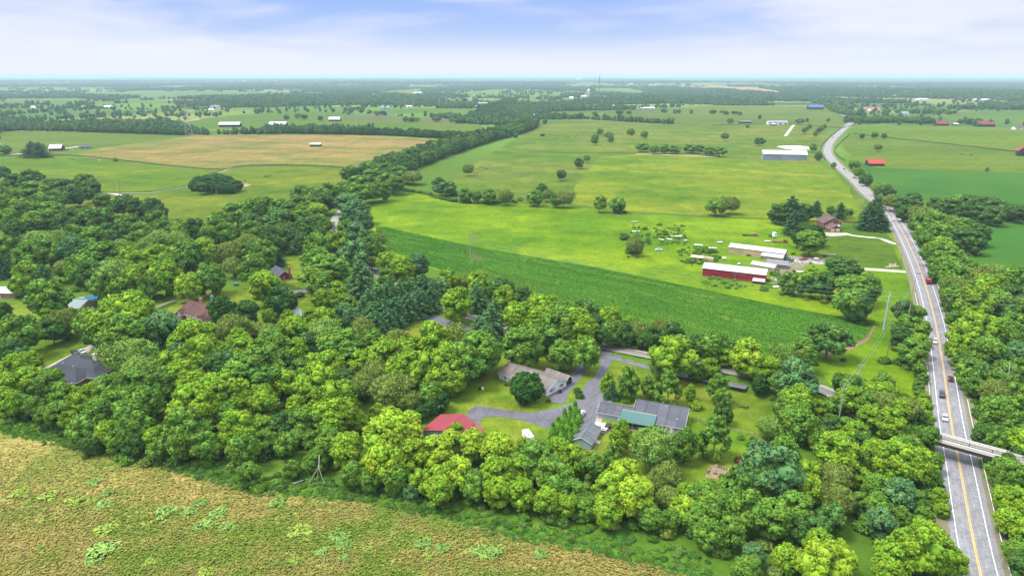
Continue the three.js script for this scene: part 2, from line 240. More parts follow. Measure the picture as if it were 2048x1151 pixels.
field('pale_field', 'long pale field under the far right tree band', [[1830, 170], [1960, 169], [2040, 172], [1960, 174], [1850, 173.5]], { a: [0.17, 0.22, 0.11], b: [0.18, 0.23, 0.12], lift: 0.5, cell: 300, scale: 600 });
field('roadside_pasture', 'bright green pasture beside the highway bend', [[1690, 262], [1720, 251], [1860, 252], [2060, 256], [2060, 303], [1990, 297], [1880, 285], [1760, 272], [1700, 268]], { a: [0.115, 0.215, 0.032], b: [0.170, 0.245, 0.036], lift: 0.12, cell: 30, scale: 140, map: hayTex, tile: 70 });
field('roadside_pasture', 'green pasture behind the small red-roofed barn', [[1682, 280], [1700, 270], [1760, 274], [1880, 287], [1990, 299], [2070, 307], [2070, 345], [1900, 340], [1750, 334], [1712, 318], [1690, 300]], { a: [0.115, 0.205, 0.036], b: [0.160, 0.225, 0.040], lift: 0.12, cell: 24, scale: 110, map: hayTex, tile: 60 });
field('soybean_field', 'deep green crop field beyond the hedgerow at the highway', [[1716, 322], [1752, 336], [1900, 341], [2070, 347], [2070, 412], [1900, 398], [1800, 402], [1776, 388], [1740, 350]], { a: [0.065, 0.190, 0.05], b: [0.095, 0.230, 0.055], lift: 0.3, cell: 16, scale: 60, map: cropTex, tile: 60 });
field('soybean_field', 'deep green crop field inside the bend of the highway trees', [[1880, 432], [1960, 438], [2070, 448], [2070, 568], [1990, 556], [1920, 545], [1900, 500], [1930, 470]], { a: [0.070, 0.200, 0.05], b: [0.105, 0.245, 0.055], lift: 0.3, cell: 12, scale: 50, map: cropTex, tile: 50 });
field('far_right_field', 'striped green field behind the two red barns', [[1890, 224], [2060, 222], [2060, 244], [1960, 246], [1900, 240]], { a: [0.095, 0.185, 0.050], b: [0.135, 0.205, 0.060], lift: 0.12, cell: 60, scale: 200 });
meadowTex.offset.set(0.5, 0);
field('foreground_meadow', 'rough straw and green meadow with lodged grass in the foreground', [[-420, 838], [-60, 858], [60, 872], [150, 893], [260, 915], [350, 938], [440, 965], [520, 985], [640, 995], [760, 1012], [860, 1032], [960, 1058], [1080, 1085], [1180, 1102], [1300, 1130], [1400, 1160], [1480, 1195], [1560, 1300], [1500, 1420], [-500, 1420]], { a: [0.88, 0.90, 0.86], b: [1.08, 1.06, 1.02], lift: 0.12, cell: 5, scale: 16, map: meadowTex, tile: 300, gain: 1.0 });
const lawnA = [0.142, 0.275, 0.030], lawnB = [0.250, 0.300, 0.072];
field('lawn', 'mown lawn around the white house and the grey house', [[835, 842], [862, 795], [905, 765], [930, 735], [1000, 705], [1100, 700], [1170, 706], [1300, 738], [1450, 778], [1545, 806], [1556, 850], [1530, 920], [1500, 990], [1400, 1000], [1280, 960], [1130, 935], [960, 900], [860, 880]], { a: lawnA, b: lawnB, lift: 0.10, cell: 6, scale: 14, map: hayTex, tile: 30, stripe: (x, z) => 0.12 * Math.sin((x * 0.9 + z * 0.4) * 1.9) });
field('lawn', 'narrow lawn glade beside the dark pine grove', [[770, 672], [800, 655], [850, 638], [900, 628], [935, 640], [900, 668], [840, 680], [790, 690]], { a: lawnA, b: lawnB, lift: 0.10, cell: 6, scale: 14, map: hayTex, tile: 30, round: 4 });
field('lawn', 'lawn around the brick house with the brown roof', [[330, 612], [420, 584], [560, 560], [640, 590], [660, 640], [560, 650], [430, 672], [370, 668]], { a: lawnA, b: lawnB, lift: 0.10, cell: 6, scale: 14, map: hayTex, tile: 30 });
field('lawn', 'lawn behind the house with the dark hip roof', [[-60, 640], [60, 590], [170, 598], [190, 640], [190, 700], [90, 745], [-60, 760]], { a: lawnA, b: lawnB, lift: 0.10, cell: 6, scale: 14, map: hayTex, tile: 30 });
field('lawn', 'lawn beside the red house with the chimney', [[560, 510], [640, 495], [680, 520], [650, 560], [600, 590], [560, 570]], { a: lawnA, b: lawnB, lift: 0.10, cell: 6, scale: 14, map: hayTex, tile: 30 });
field('lawn', 'smooth lawn beside the two-storey brick house', [[1600, 452], [1700, 448], [1762, 456], [1784, 478], [1790, 500], [1806, 538], [1720, 534], [1640, 500]], { a: [0.085, 0.175, 0.030], b: [0.125, 0.205, 0.034], lift: 0.17, cell: 8, scale: 20, map: hayTex, tile: 30 });
field('bare_soil', 'worn reddish soil at the edge of the crop field', [[1640, 704], [1690, 694], [1728, 678], [1746, 652], [1752, 652], [1738, 682], [1700, 702], [1660, 712]], { a: [0.26, 0.19, 0.11], b: [0.33, 0.25, 0.13], lift: 0.26, cell: 6, scale: 8 });
field('bare_soil', 'bare soil under the twin-pole transmission frame', [[936, 514], [950, 510], [968, 516], [960, 522], [944, 522]], { a: [0.20, 0.20, 0.09], b: [0.28, 0.22, 0.12], lift: 0.30, cell: 6, scale: 6 });
field('junk_yard', 'worn stony yard strewn with scrap beside the cream barn', [[1560, 520], [1600, 512], [1660, 516], [1720, 528], [1700, 536], [1620, 528], [1590, 548], [1560, 570], [1545, 560], [1560, 540]], { a: [0.24, 0.22, 0.15], b: [0.33, 0.30, 0.22], lift: 0.18, cell: 5, scale: 5 });
field('bare_soil', 'trodden pink soil beside the round clump of trees', [[478, 370], [492, 367], [502, 370], [490, 374]], { a: [0.45, 0.35, 0.25], b: [0.4, 0.3, 0.2], lift: 0.2, cell: 6, scale: 8 });

// -- ribbons: roads, drives, painted lines
function ribbon(P, o0, o1, lift, tile, h = (x, z) => height(x, z), thick = 0) {   // a strip between the offsets o0 < o1 (to the right of travel) of a path
  const pos = [], uv = [], idx = []; let s = 0;
  P.forEach(([x, z], i) => {
    const a = P[Math.max(0, i - 1)], b = P[Math.min(P.length - 1, i + 1)], l = Math.hypot(b[0] - a[0], b[1] - a[1]) || 1, nx = -(b[1] - a[1]) / l, nz = (b[0] - a[0]) / l; if (i) s += Math.hypot(x - P[i - 1][0], z - P[i - 1][1]);
    const y = h(x, z) + lift, f0 = typeof o0 === 'function' ? o0(i) : o0, f1 = typeof o1 === 'function' ? o1(i) : o1;
    for (const f of [f0, f1]) { pos.push(x + nx * f, y, z + nz * f); uv.push(f / tile, s / tile); }
    if (i) { const k = i * 2; idx.push(k - 2, k - 1, k, k, k - 1, k + 1); }
  });
  const g = new THREE.BufferGeometry(); g.setAttribute('position', new THREE.Float32BufferAttribute(pos, 3)); g.setAttribute('uv', new THREE.Float32BufferAttribute(uv, 2)); g.setIndex(idx); g.computeVertexNormals();
  if (g.attributes.normal.getY(0) < 0) { for (let i = 0; i < idx.length; i += 3) [idx[i], idx[i + 1]] = [idx[i + 1], idx[i]]; g.setIndex(idx); g.computeVertexNormals(); }
  return g;
}
const asphaltTex = tex(512, (u, v) => { const a = fbm(u * 16, v * 16, 4, 2, 16), s = vnoise(u * 256, v * 256, 3, 256), str = fbm(u * 48, v * 3, 3, 6, 0), cr = Math.abs(fbm(u * 14, v * 14, 3, 9, 14) - 0.5) < 0.010 ? 0.72 : 1, k = (0.62 + 0.36 * (a - 0.5) + 0.2 * (s - 0.5) + 0.34 * (str - 0.5)) * cr; return [k, k, k * 1.02]; });
const roadMat = std(0.31, 0.31, 0.312, 0.9, { map: asphaltTex }), sideMat = std(0.20, 0.20, 0.21, 0.9, { map: asphaltTex }), driveMat = std(0.18, 0.18, 0.20, 0.9, { map: asphaltTex }), concMat = std(0.52, 0.49, 0.44, 0.9, { map: grainTex }), gravelMat = std(0.55, 0.52, 0.47, 0.95, { map: grainTex });
const whitePaint = std(0.72, 0.72, 0.70, 0.7), yellowPaint = std(0.68, 0.40, 0.07, 0.7);
const roadY = (x, z) => Math.max(relief(x, z), -99);
struct('highway', ribbon(ROADC, -5.2, 5.2, 0.34, 14, roadY), roadMat, 'grey two-lane highway climbing from the bridge to the horizon');
struct('road_shoulder', ribbon(ROADC, -8.2, 8.2, 0.26, 10, roadY), std(0.20, 0.185, 0.11, 0.95, { map: grainTex }), 'worn gravel and grass verge of the highway');
struct('road_markings', merge([ribbon(ROADC, -3.75, -3.55, 0.346, 5, roadY), ribbon(ROADC, 3.55, 3.75, 0.346, 5, roadY)]), whitePaint, 'white edge lines of the highway');
struct('road_markings', merge([ribbon(ROADC, -0.27, -0.09, 0.346, 5, roadY), ribbon(ROADC, 0.09, 0.27, 0.346, 5, roadY)]), yellowPaint, 'double yellow centre line of the highway');
const SIDE = (() => { const P = XZ([[586, 585], [620, 581], [670, 580], [740, 592], [800, 612], [880, 642], [950, 662]]), x0 = G(1010, 655).x, x1 = G(1575, 800).x; RAILS.forEach(([x, z], i) => { if (x < x0 || x > x1 || z < -400 || i % 2) return; const a = RAILS[i - 1], b = RAILS[i + 1], l = Math.hypot(b[0] - a[0], b[1] - a[1]); P.push([x - (b[1] - a[1]) / l * 7.0, z + (b[0] - a[0]) / l * 7.0]); }); return smooth(P, 6); })();
struct('side_road', ribbon(SIDE, -3.7, 3.7, 0.20, 12), sideMat, 'narrow grey lane running beside the railway track');
struct('dirt_lane', ribbon(smooth(XZ([[312, 615], [340, 604], [384, 590], [430, 584]]), 6), -1.3, 1.3, 0.2, 8), std(0.22, 0.19, 0.12, 0.95, { map: grainTex }), 'narrow dirt lane through the grass behind the brown-roofed house');
struct('drive', ribbon(smooth(XZ([[1216, 716], [1206, 738], [1192, 768], [1180, 800], [1176, 832], [1180, 846]]), 3), (i) => -1.9 - (i > 8 ? 0.7 : 0), (i) => 1.9 + (i > 8 ? 2.0 : 0) + (i < 2 ? 3 - i : 0), 0.19, 9), driveMat, 'grey driveway from the lane to the grey house');
struct('drive', ribbon(smooth(XZ([[1172, 716], [1160, 742], [1142, 764], [1120, 790], [1112, 806]]), 3), (i) => -1.6 - i * 0.10, (i) => 1.6 + i * 0.12, 0.185, 9), driveMat, 'grey driveway past the gable of the white house');
field('parking_pad', 'cracked grey parking pad behind the row of arborvitae', [[932, 826], [952, 812], [1010, 820], [1060, 826], [1110, 817], [1160, 800], [1176, 812], [1150, 850], [1096, 858], [1050, 842], [1000, 833], [966, 834], [960, 850], [940, 845]], { a: [0.19, 0.19, 0.215], b: [0.29, 0.29, 0.315], lift: 0.175, cell: 4, scale: 6, map: asphaltTex, tile: 9 });
field('parking_pad', 'pale parking pad in the corner of the grey house', [[1186, 790], [1200, 786], [1234, 793], [1226, 806], [1208, 806], [1200, 830], [1178, 845], [1172, 830]], { a: [0.26, 0.26, 0.285], b: [0.36, 0.36, 0.38], lift: 0.172, cell: 4, scale: 6, map: asphaltTex, tile: 9 });
field('patio', 'dark mulched patio between the garage and the grey house', [[1196, 850], [1222, 846], [1228, 856], [1204, 872], [1192, 866]], { a: [0.075, 0.07, 0.07], b: [0.12, 0.105, 0.10], lift: 0.178, cell: 3, scale: 2 });
field('patio', 'tan concrete walk at the end of the grey house wing', [[1188, 843], [1200, 824], [1206, 838], [1200, 848]], { a: [0.50, 0.40, 0.31], b: [0.55, 0.44, 0.35], lift: 0.182, cell: 3, scale: 3 });
field('patio', 'pale patio slab under the wall of the grey house', [[1310, 862], [1354, 876], [1346, 884], [1312, 872]], { a: [0.46, 0.42, 0.38], b: [0.52, 0.46, 0.42], lift: 0.182, cell: 3, scale: 3 });
field('drive', 'pale concrete drive behind the dark hip-roofed house', [[78, 740], [180, 690], [196, 694], [120, 738], [90, 752]], { a: [0.55, 0.48, 0.40], b: [0.62, 0.54, 0.46], lift: 0.17, cell: 4, scale: 5 });
field('drive', 'pale concrete drive before the brick house with the brown roof', [[398, 660], [416, 648], [434, 654], [430, 672], [400, 672]], { a: [0.55, 0.50, 0.45], b: [0.62, 0.56, 0.5], lift: 0.17, cell: 4, scale: 5 });
field('path', 'curved pale garden path along the front of the brick house', [[370, 638], [376, 637], [392, 644], [425, 650], [420, 655], [388, 648]], { a: [0.58, 0.48, 0.38], b: [0.62, 0.52, 0.42], lift: 0.19, cell: 3, scale: 3 });
field('sand_pit', 'tan dirt fire-pit patch edged with dark stones on the lawn', [[1411, 955], [1416, 937], [1422, 931], [1438, 932], [1460, 940], [1452, 957], [1440, 959]], { a: [0.36, 0.27, 0.17], b: [0.44, 0.33, 0.22], lift: 0.17, cell: 2, scale: 3 });
struct('drive', ribbon(smooth(XZ([[1688, 466], [1700, 470], [1730, 474], [1760, 477], [1788, 487], [1806, 490]]), 4), -2.2, 2.2, 0.22, 8), gravelMat, 'pale drive from the brick house to the highway');
struct('drive', ribbon(smooth(XZ([[1560, 520], [1620, 524], [1680, 531], [1728, 538], [1770, 541], [1826, 545]]), 4), -2.6, 2.6, 0.22, 8), gravelMat, 'pale gravel drive from the barns to the highway');
field('drive', 'pale apron before the garage doors of the brick house', [[1650, 465], [1690, 466], [1694, 471], [1660, 473], [1648, 470]], { a: [0.5, 0.45, 0.44], b: [0.56, 0.5, 0.48], lift: 0.2, cell: 4, scale: 5 });
struct('farm_track', ribbon(smooth(XZ([[190, 386], [215, 386], [240, 391], [242, 398]]), 4).concat([]), -2.5, 2.5, 0.2, 8), gravelMat, 'pale bend of the farm track beside the twin poles');
struct('farm_track', ribbon(smooth(XZ([[225, 386], [300, 385], [350, 378], [385, 370], [412, 352], [440, 344], [463, 335]]), 6), -2, 2, 0.2, 8), gravelMat, 'pale farm track along the fence past the round clump');
struct('farm_track', ribbon(smooth(XZ([[20, 309], [60, 306], [120, 298], [170, 291]]), 6), -4, 4, 0.2, 8), gravelMat, 'pale track before the white-roofed horse barn');
struct('farm_track', ribbon(smooth(XZ([[330, 248], [380, 241], [400, 238]]), 20), -4, 4, 0.25, 8), gravelMat, 'thin pale track crossing the pasture by the village');
struct('farm_track', ribbon(smooth(XZ([[1571, 272], [1580, 260], [1588, 250]]), 10), -3, 3, 0.25, 8), gravelMat, 'pale lane leading up to the long grey farm building');
struct('bare_strip', ribbon(smooth(XZ([[1272, 308], [1340, 310], [1436, 314]]), 20), -3, 3, 0.25, 8), std(0.50, 0.36, 0.24), 'tan bare strip under the row of pasture trees');
field('pond', 'white glaring pond behind the long grey shed', [[1553, 293], [1570, 291], [1600, 291.5], [1622, 294], [1620, 299], [1590, 300], [1568, 297]], { a: [0.85, 0.85, 0.86], b: [0.88, 0.88, 0.89], lift: 0.3, cell: 20, scale: 30 });
field('side_apron', 'wide pale turn-off where the highway passes the pines', [[1768, 421], [1782, 419], [1802, 424], [1800, 430], [1790, 432], [1806, 446], [1814, 462], [1806, 466], [1790, 440], [1774, 436]], { a: [0.46, 0.465, 0.48], b: [0.46, 0.465, 0.48], lift: 0.30, cell: 10, scale: 10, map: asphaltTex, tile: 14 });
// ================================================================ trees and plants
class Foliage {
  constructor() { this.p = []; this.n = []; this.c = []; this.i = []; }
  leaf(x, y, z, ox, oy, oz, s, asp, col, R, soft = 0.62, spread = 0.8) {   // one bent leaf spray, facing roughly along o
    let nx = ox * 0.7 + (R() - 0.5) * 2 * spread, ny = oy * 0.7 + (R() - 0.5) * 2 * spread + 0.12, nz = oz * 0.7 + (R() - 0.5) * 2 * spread; let l = Math.hypot(nx, ny, nz) || 1; nx /= l; ny /= l; nz /= l;
    let tx = R() - 0.5, ty = R() - 0.5, tz = R() - 0.5, d = tx * nx + ty * ny + tz * nz; tx -= d * nx; ty -= d * ny; tz -= d * nz; l = Math.hypot(tx, ty, tz) || 1; tx /= l; ty /= l; tz /= l;
    const bx = ny * tz - nz * ty, by = nz * tx - nx * tz, bz = nx * ty - ny * tx, k = this.p.length / 3, w = s * asp, f = s * 0.22;
    this.p.push(x + tx * s, y + ty * s - f, z + tz * s, x + bx * w, y + by * w, z + bz * w, x - tx * s, y - ty * s - f * 0.3, z - tz * s, x - bx * w, y - by * w, z - bz * w);
    let mx = ox * soft + nx * 0.45, my = oy * soft + ny * 0.45, mz = oz * soft + nz * 0.45; l = Math.hypot(mx, my, mz) || 1; mx /= l; my /= l; mz /= l;
    for (let q = 0; q < 4; q++) { this.n.push(mx, my, mz); this.c.push(col[0], col[1], col[2]); }
    this.i.push(k, k + 1, k + 2, k, k + 2, k + 3);
  }
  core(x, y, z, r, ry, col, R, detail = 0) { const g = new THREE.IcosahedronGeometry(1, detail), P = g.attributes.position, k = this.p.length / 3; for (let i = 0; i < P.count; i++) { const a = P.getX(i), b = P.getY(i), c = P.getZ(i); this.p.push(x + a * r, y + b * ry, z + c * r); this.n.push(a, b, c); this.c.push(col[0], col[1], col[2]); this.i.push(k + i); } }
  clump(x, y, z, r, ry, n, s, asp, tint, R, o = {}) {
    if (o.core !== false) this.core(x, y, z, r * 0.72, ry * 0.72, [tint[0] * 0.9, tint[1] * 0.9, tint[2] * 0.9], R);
    for (let i = 0; i < n; i++) {
      let a = R() * 6.283, h = R() * 2 - 1; if (h < -0.35 && R() < 0.6) h = -h; const q = Math.sqrt(1 - h * h), dx = Math.cos(a) * q, dy = h, dz = Math.sin(a) * q, k = 0.74 + 0.36 * R(), j = 0.86 + 0.28 * R(), yl = 1 + (R() - 0.5) * 0.16;
      this.leaf(x + dx * r * k, y + dy * ry * k, z + dz * r * k, dx, dy, dz, s * (0.7 + 0.6 * R()), asp, [tint[0] * j * yl, tint[1] * j, tint[2] * j / yl], R, o.soft, o.spread);
    }
  }
  geo() { const g = new THREE.BufferGeometry(); g.setAttribute('position', new THREE.Float32BufferAttribute(this.p, 3)); g.setAttribute('normal', new THREE.Float32BufferAttribute(this.n, 3)); g.setAttribute('color', new THREE.Float32BufferAttribute(this.c, 3)); g.setIndex(this.i); return g; }
}
const tint = (R, a = 0.2) => { const k = 1 + (R() - 0.5) * 2 * a, w = 1 + (R() - 0.5) * 0.22; return [k * w, k, k / w]; };
function trunkGeo(R, H, top, r, spread, limbs) {
  const parts = [rod([0, -0.5, 0], [0, H * top, 0], r, r * 0.55, 8)];
  for (let i = 0; i < limbs; i++) { const a = i / limbs * 6.283 + R(), y = H * top * (0.55 + 0.45 * R()), e = spread * (0.5 + 0.4 * R()); parts.push(rod([0, y, 0], [Math.cos(a) * e, Math.min(H * 0.86, y + H * (0.2 + 0.2 * R())), Math.sin(a) * e], r * 0.42, r * 0.14, 6)); }
  return merge(parts);
}
// a round-headed tree: limbs carry lobes, lobes carry clumps, clumps carry leaf sprays (designed at radius 7 m)
function broad(seed, { H = 17, R0 = 7, y0 = 0.16, lobes = 19, clumps = 19, leaves = 27, s = 0.36, asp = 0.62, egg = 0, lobeR = 0.37, vary = 0.2, open = 0 }) {
  const R = rng(seed), F = new Foliage(), cy = H * (y0 + 1) / 2, ry = H * (1 - y0) / 2, L = [];
  for (let t = 0; L.length < lobes && t < 400; t++) {
    const h = R() * 1.85 - 0.85, a = R() * 6.283, q = Math.sqrt(Math.max(0, 1 - h * h)) * (egg ? (1 - egg * h * 0.5) : 1), rr = R0 * lobeR * (0.72 + 0.56 * R()), k = 0.60 + 0.12 * R();
    const c = [Math.cos(a) * q * R0 * k, cy + h * (ry - rr * 0.75), Math.sin(a) * q * R0 * k];
    if (L.every((o) => Math.hypot(o[0] - c[0], o[1] - c[1], o[2] - c[2]) > (o[3] + rr) * 0.52)) L.push([...c, rr]);
  }
  L.push([0, cy, 0, R0 * 0.5]);
  for (const [x, y, z, r] of L) {
    const lt = tint(R, vary * 0.8); F.core(x, y, z, r * 0.76, r * 0.7, lt, R, 1);
    const ol = Math.hypot(x, (y - cy) * 0.8, z) || 1, ox = x / ol, oy = (y - cy) * 0.8 / ol, oz = z / ol, n = Math.round(clumps * (r / (R0 * lobeR)) ** 2 * (1 - open));
    for (let i = 0; i < n; i++) {
      let dx, dy, dz, t = 0; do { const a = R() * 6.283, h = R() * 2 - 1, q = Math.sqrt(1 - h * h); dx = Math.cos(a) * q; dy = h; dz = Math.sin(a) * q; } while (dx * ox + dy * oy + dz * oz + 0.35 * dy < -0.25 && t++ < 12);
      const rc = r * (0.23 + 0.15 * R()), b = tint(R, vary);
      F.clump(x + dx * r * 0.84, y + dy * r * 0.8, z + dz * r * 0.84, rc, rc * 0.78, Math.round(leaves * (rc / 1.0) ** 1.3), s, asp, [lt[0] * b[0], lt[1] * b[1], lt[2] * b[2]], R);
    }
  }
  return { crown: F.geo(), trunk: trunkGeo(R, H, 0.5, 0.34 * R0 / 7, R0 * 0.6, 5), H, R: R0 };
}
// a soft-headed tree of fine drooping sprays
function feathery(seed, { H = 13, R0 = 7, y0 = 0.12, n = 270, leaves = 30, s = 0.52, asp = 0.24, core = true }) {
  const R = rng(seed), F = new Foliage(), cy = H * (y0 + 1) / 2, ry = H * (1 - y0) / 2, bumps = Array.from({ length: 7 }, () => [R() * 6.283, R() * 1.4 - 0.5, 0.1 + 0.2 * R()]);
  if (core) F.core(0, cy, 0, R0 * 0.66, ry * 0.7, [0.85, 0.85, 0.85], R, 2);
  for (let i = 0; i < n; i++) {
    const a = R() * 6.283, h = R() * 1.8 - 0.8, q = Math.sqrt(Math.max(0.02, 1 - h * h)); let k = 0.72 + 0.26 * R();
    for (const b of bumps) k += b[2] * Math.exp(-((Math.atan2(Math.sin(a - b[0]), Math.cos(a - b[0])) / 0.5) ** 2) - ((h - b[1]) / 0.4) ** 2) - 0.02;
    F.clump(Math.cos(a) * q * R0 * k * 0.9, cy + h * ry * k * 0.92, Math.sin(a) * q * R0 * k * 0.9, 0.9 + 0.6 * R(), 1.0, leaves, s, asp, tint(R, 0.13), R, { core: false, spread: 0.9, soft: 1.2 });
  }
  return { crown: F.geo(), trunk: trunkGeo(R, H, 0.45, 0.26, R0 * 0.6, 6), H, R: R0 };
}
// a pine: flat whorls of boughs
function pine(seed, { H = 17, R0 = 4.6, whorls = 13, y0 = 0.06, taper = 0.58, s = 0.5, flat = 0.34 }) {
  const R = rng(seed), F = new Foliage();
  for (let w = 0; w < whorls; w++) {
    const f = w / (whorls - 1), y = H * mix(y0 + 0.03, 0.97, f), rad = R0 * Math.pow(1 - f, taper) * (0.85 + 0.3 * R()) + 0.35, nb = Math.max(4, Math.round(8 * (1 - f * 0.5)));
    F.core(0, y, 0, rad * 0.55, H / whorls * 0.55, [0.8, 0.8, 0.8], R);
    for (let b = 0; b < nb; b++) { const a = (b + R() * 0.7) / nb * 6.283 + w, len = rad * (0.75 + 0.4 * R()), t = tint(R, 0.16); for (const q of [0.45, 0.72, 1.0]) { const r = (0.55 + 0.3 * R()) * (0.6 + rad * 0.16); F.clump(Math.cos(a) * len * q, y - len * q * 0.10 + (R() - 0.5) * 0.4, Math.sin(a) * len * q, r, r * flat * 1.6, Math.round(15 * (1.1 - 0.2 * q)), s, 0.3, t, R, { core: q < 0.9, spread: 0.6 }); } }
  }
  return { crown: F.geo(), trunk: rod([0, -0.5, 0], [0, H * 0.96, 0], 0.3, 0.05, 7), H, R: R0 };
}
// a narrow clipped cone of upright sprays
function cone(seed, { H = 8, R0 = 1.8 }) {
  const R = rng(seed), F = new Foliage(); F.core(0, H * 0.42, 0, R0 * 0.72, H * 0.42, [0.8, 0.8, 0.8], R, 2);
  for (let i = 0; i < 150; i++) { const f = Math.pow(R(), 1.25), a = R() * 6.283, rad = R0 * Math.min(1, 1.08 * (1 - f) + 0.04) * (0.82 + 0.2 * R()), r = 0.34 + 0.2 * R(); F.clump(Math.cos(a) * rad, H * (0.04 + 0.93 * f), Math.sin(a) * rad, r, r * 1.9, 15, 0.3, 0.34, tint(R, 0.2), R, { core: false, soft: 1 }); }
  return { crown: F.geo(), trunk: rod([0, -0.3, 0], [0, H * 0.8, 0], 0.14, 0.04, 6), H, R: R0 };
}
function shrub(seed, { H = 2.4, R0 = 1.9, n = 34, s = 0.26 }) {
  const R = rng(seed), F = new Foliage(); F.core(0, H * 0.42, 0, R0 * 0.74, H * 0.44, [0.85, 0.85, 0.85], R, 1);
  for (let i = 0; i < n; i++) { const a = R() * 6.283, h = R() * 1.3 - 0.3, q = Math.sqrt(Math.max(0, 1 - h * h)), r = 0.35 + 0.3 * R(); F.clump(Math.cos(a) * q * R0 * 0.8, H * 0.45 + h * H * 0.42, Math.sin(a) * q * R0 * 0.8, r, r * 0.85, 18, s, 0.6, tint(R, 0.2), R, { core: false }); }
  return { crown: F.geo(), trunk: merge([0, 1, 2, 3].map((i) => rod([0, -0.2, 0], [Math.cos(i * 1.6) * R0 * 0.4, H * 0.6, Math.sin(i * 1.6) * R0 * 0.4], 0.07, 0.03, 5))), H, R: R0 };
}
function farTree(seed, { H = 14, R0 = 6.5, lobes = 6, n = 20 }) {
  const R = rng(seed), F = new Foliage();
  for (let i = 0; i < lobes; i++) { const a = R() * 6.283, h = R(), r = R0 * (0.36 + 0.2 * R()), k = R0 * 0.5 * (1 - 0.5 * h); F.clump(Math.cos(a) * k, H * (0.3 + 0.5 * h), Math.sin(a) * k, r, r * 0.85, n, 1.1, 0.7, tint(R, 0.16), R); }
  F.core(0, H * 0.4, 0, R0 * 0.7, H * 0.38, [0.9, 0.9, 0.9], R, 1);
  return { crown: F.geo(), H, R: R0 };
}
function cluster(seed, n, W) {    // several far trees in one piece, for the woods towards the horizon
  const R = rng(seed), F = new Foliage();
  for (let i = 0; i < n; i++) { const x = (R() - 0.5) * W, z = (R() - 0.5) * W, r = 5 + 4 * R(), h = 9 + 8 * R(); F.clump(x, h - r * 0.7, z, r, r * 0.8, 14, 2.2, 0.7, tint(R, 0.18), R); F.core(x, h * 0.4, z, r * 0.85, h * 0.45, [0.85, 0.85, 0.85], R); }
  return F.geo();
}
const HUE = { y: [0.165, 0.285, 0.018], Y: [0.225, 0.345, 0.022], g: [0.108, 0.215, 0.024], d: [0.066, 0.145, 0.026], b: [0.086, 0.190, 0.056], o: [0.165, 0.230, 0.040], l: [0.160, 0.280, 0.044], P: [0.066, 0.158, 0.050], S: [0.16, 0.225, 0.18], D: [0.042, 0.112, 0.018], T: [0.044, 0.112, 0.034], r: [0.15, 0.06, 0.03], A: [0.100, 0.240, 0.018], f: [0.16, 0.12, 0.05] };
const HUEWORD = { y: 'light green', Y: 'bright yellow-green', g: 'mid green', d: 'deep green', b: 'blue-green', o: 'dull olive', l: 'pale green', P: 'deep blue-green', S: 'silvery blue', D: 'very dark green', T: 'dark green', r: 'reddish brown', A: 'fresh green', f: 'brownish' };
const leafMats = {}; const leafMat = (k) => leafMats[k] || (leafMats[k] = new THREE.MeshPhysicalMaterial({ color: lin(...HUE[k].map((v) => v * 1.12)), vertexColors: true, roughness: 0.75, specularIntensity: 0.18, side: THREE.DoubleSide }));
const bark = std(0.13, 0.11, 0.09, 0.95), paleBark = std(0.34, 0.31, 0.27, 0.95);
const PROTO = {
  B: [broad(11, {}), broad(12, { H: 18, lobes: 22, y0: 0.1 }), broad(13, { H: 15, lobes: 17, lobeR: 0.42 }), broad(14, { H: 19, R0: 6.6, lobes: 26, lobeR: 0.33 }), broad(15, { H: 16, lobes: 17, open: 0.12, vary: 0.22 }), broad(16, { H: 17, lobes: 28, lobeR: 0.31, y0: 0.05, vary: 0.2 })],
  F: [feathery(21, {}), feathery(22, { H: 15, n: 290 }), feathery(23, { H: 11, n: 240, s: 0.6, asp: 0.2 })],
  P: [pine(31, {}), pine(32, { H: 15, R0: 5.2, whorls: 11 }), pine(33, { H: 18, R0: 4.2, whorls: 15 })],
  O: [broad(41, { H: 11, R0: 4, y0: 0.05, lobes: 26, lobeR: 0.30, egg: 0.8, s: 0.27, leaves: 44, vary: 0.14 }), broad(42, { H: 11.5, R0: 3.8, y0: 0.04, lobes: 28, lobeR: 0.28, egg: 1.0, s: 0.27, leaves: 44, vary: 0.14 })],
  R: [broad(51, { H: 9, R0: 5.4, y0: 0.0, lobes: 28, lobeR: 0.32, s: 0.3, leaves: 40, vary: 0.16 })],
  A: [cone(61, {}), cone(62, { H: 9, R0: 1.7 })],
  s: [shrub(71, {}), shrub(72, { H: 2, R0: 2.2 })],
  L: [farTree(81, {}), farTree(82, { H: 12, R0: 7 }), farTree(83, { H: 16, lobes: 7 })],
};
const KIND = { B: 'broadleaf tree', F: 'soft feathery tree', P: 'pine tree', O: 'oval maple tree', R: 'round dense tree', A: 'arborvitae', s: 'shrub' };
const NAME = { B: 'broadleaf_tree', F: 'feathery_tree', P: 'pine_tree', O: 'maple_tree', R: 'round_tree', A: 'arborvitae', s: 'shrub' };
const TREES = [];                                                        // where trees stand, so that undergrowth and woods can keep to them
let treeN = 0; const plantRnd = rng(404);
function plant(kind, hue, p, R, H, label, group, name) {
  const set = PROTO[kind], k = set[Math.floor(plantRnd() * set.length)], o = thing(name || NAME[kind], label, kind === 's' ? 'shrub' : kind === 'A' ? 'evergreen' : 'tree', p.x, height(p.x, p.z) - 0.1, p.z, plantRnd() * 6.283, group);
  { const v = kind === 'B' || kind === 'F' ? 0.9 + 0.2 * plantRnd() : 1, w = 2 - v; o.scale.set(R / k.R * v, H / k.H * (0.94 + 0.14 * plantRnd()), R / k.R * w); }
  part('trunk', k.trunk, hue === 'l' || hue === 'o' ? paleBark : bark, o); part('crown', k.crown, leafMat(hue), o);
  TREES.push([p.x, p.z, R]); treeN++;
  return o;
}
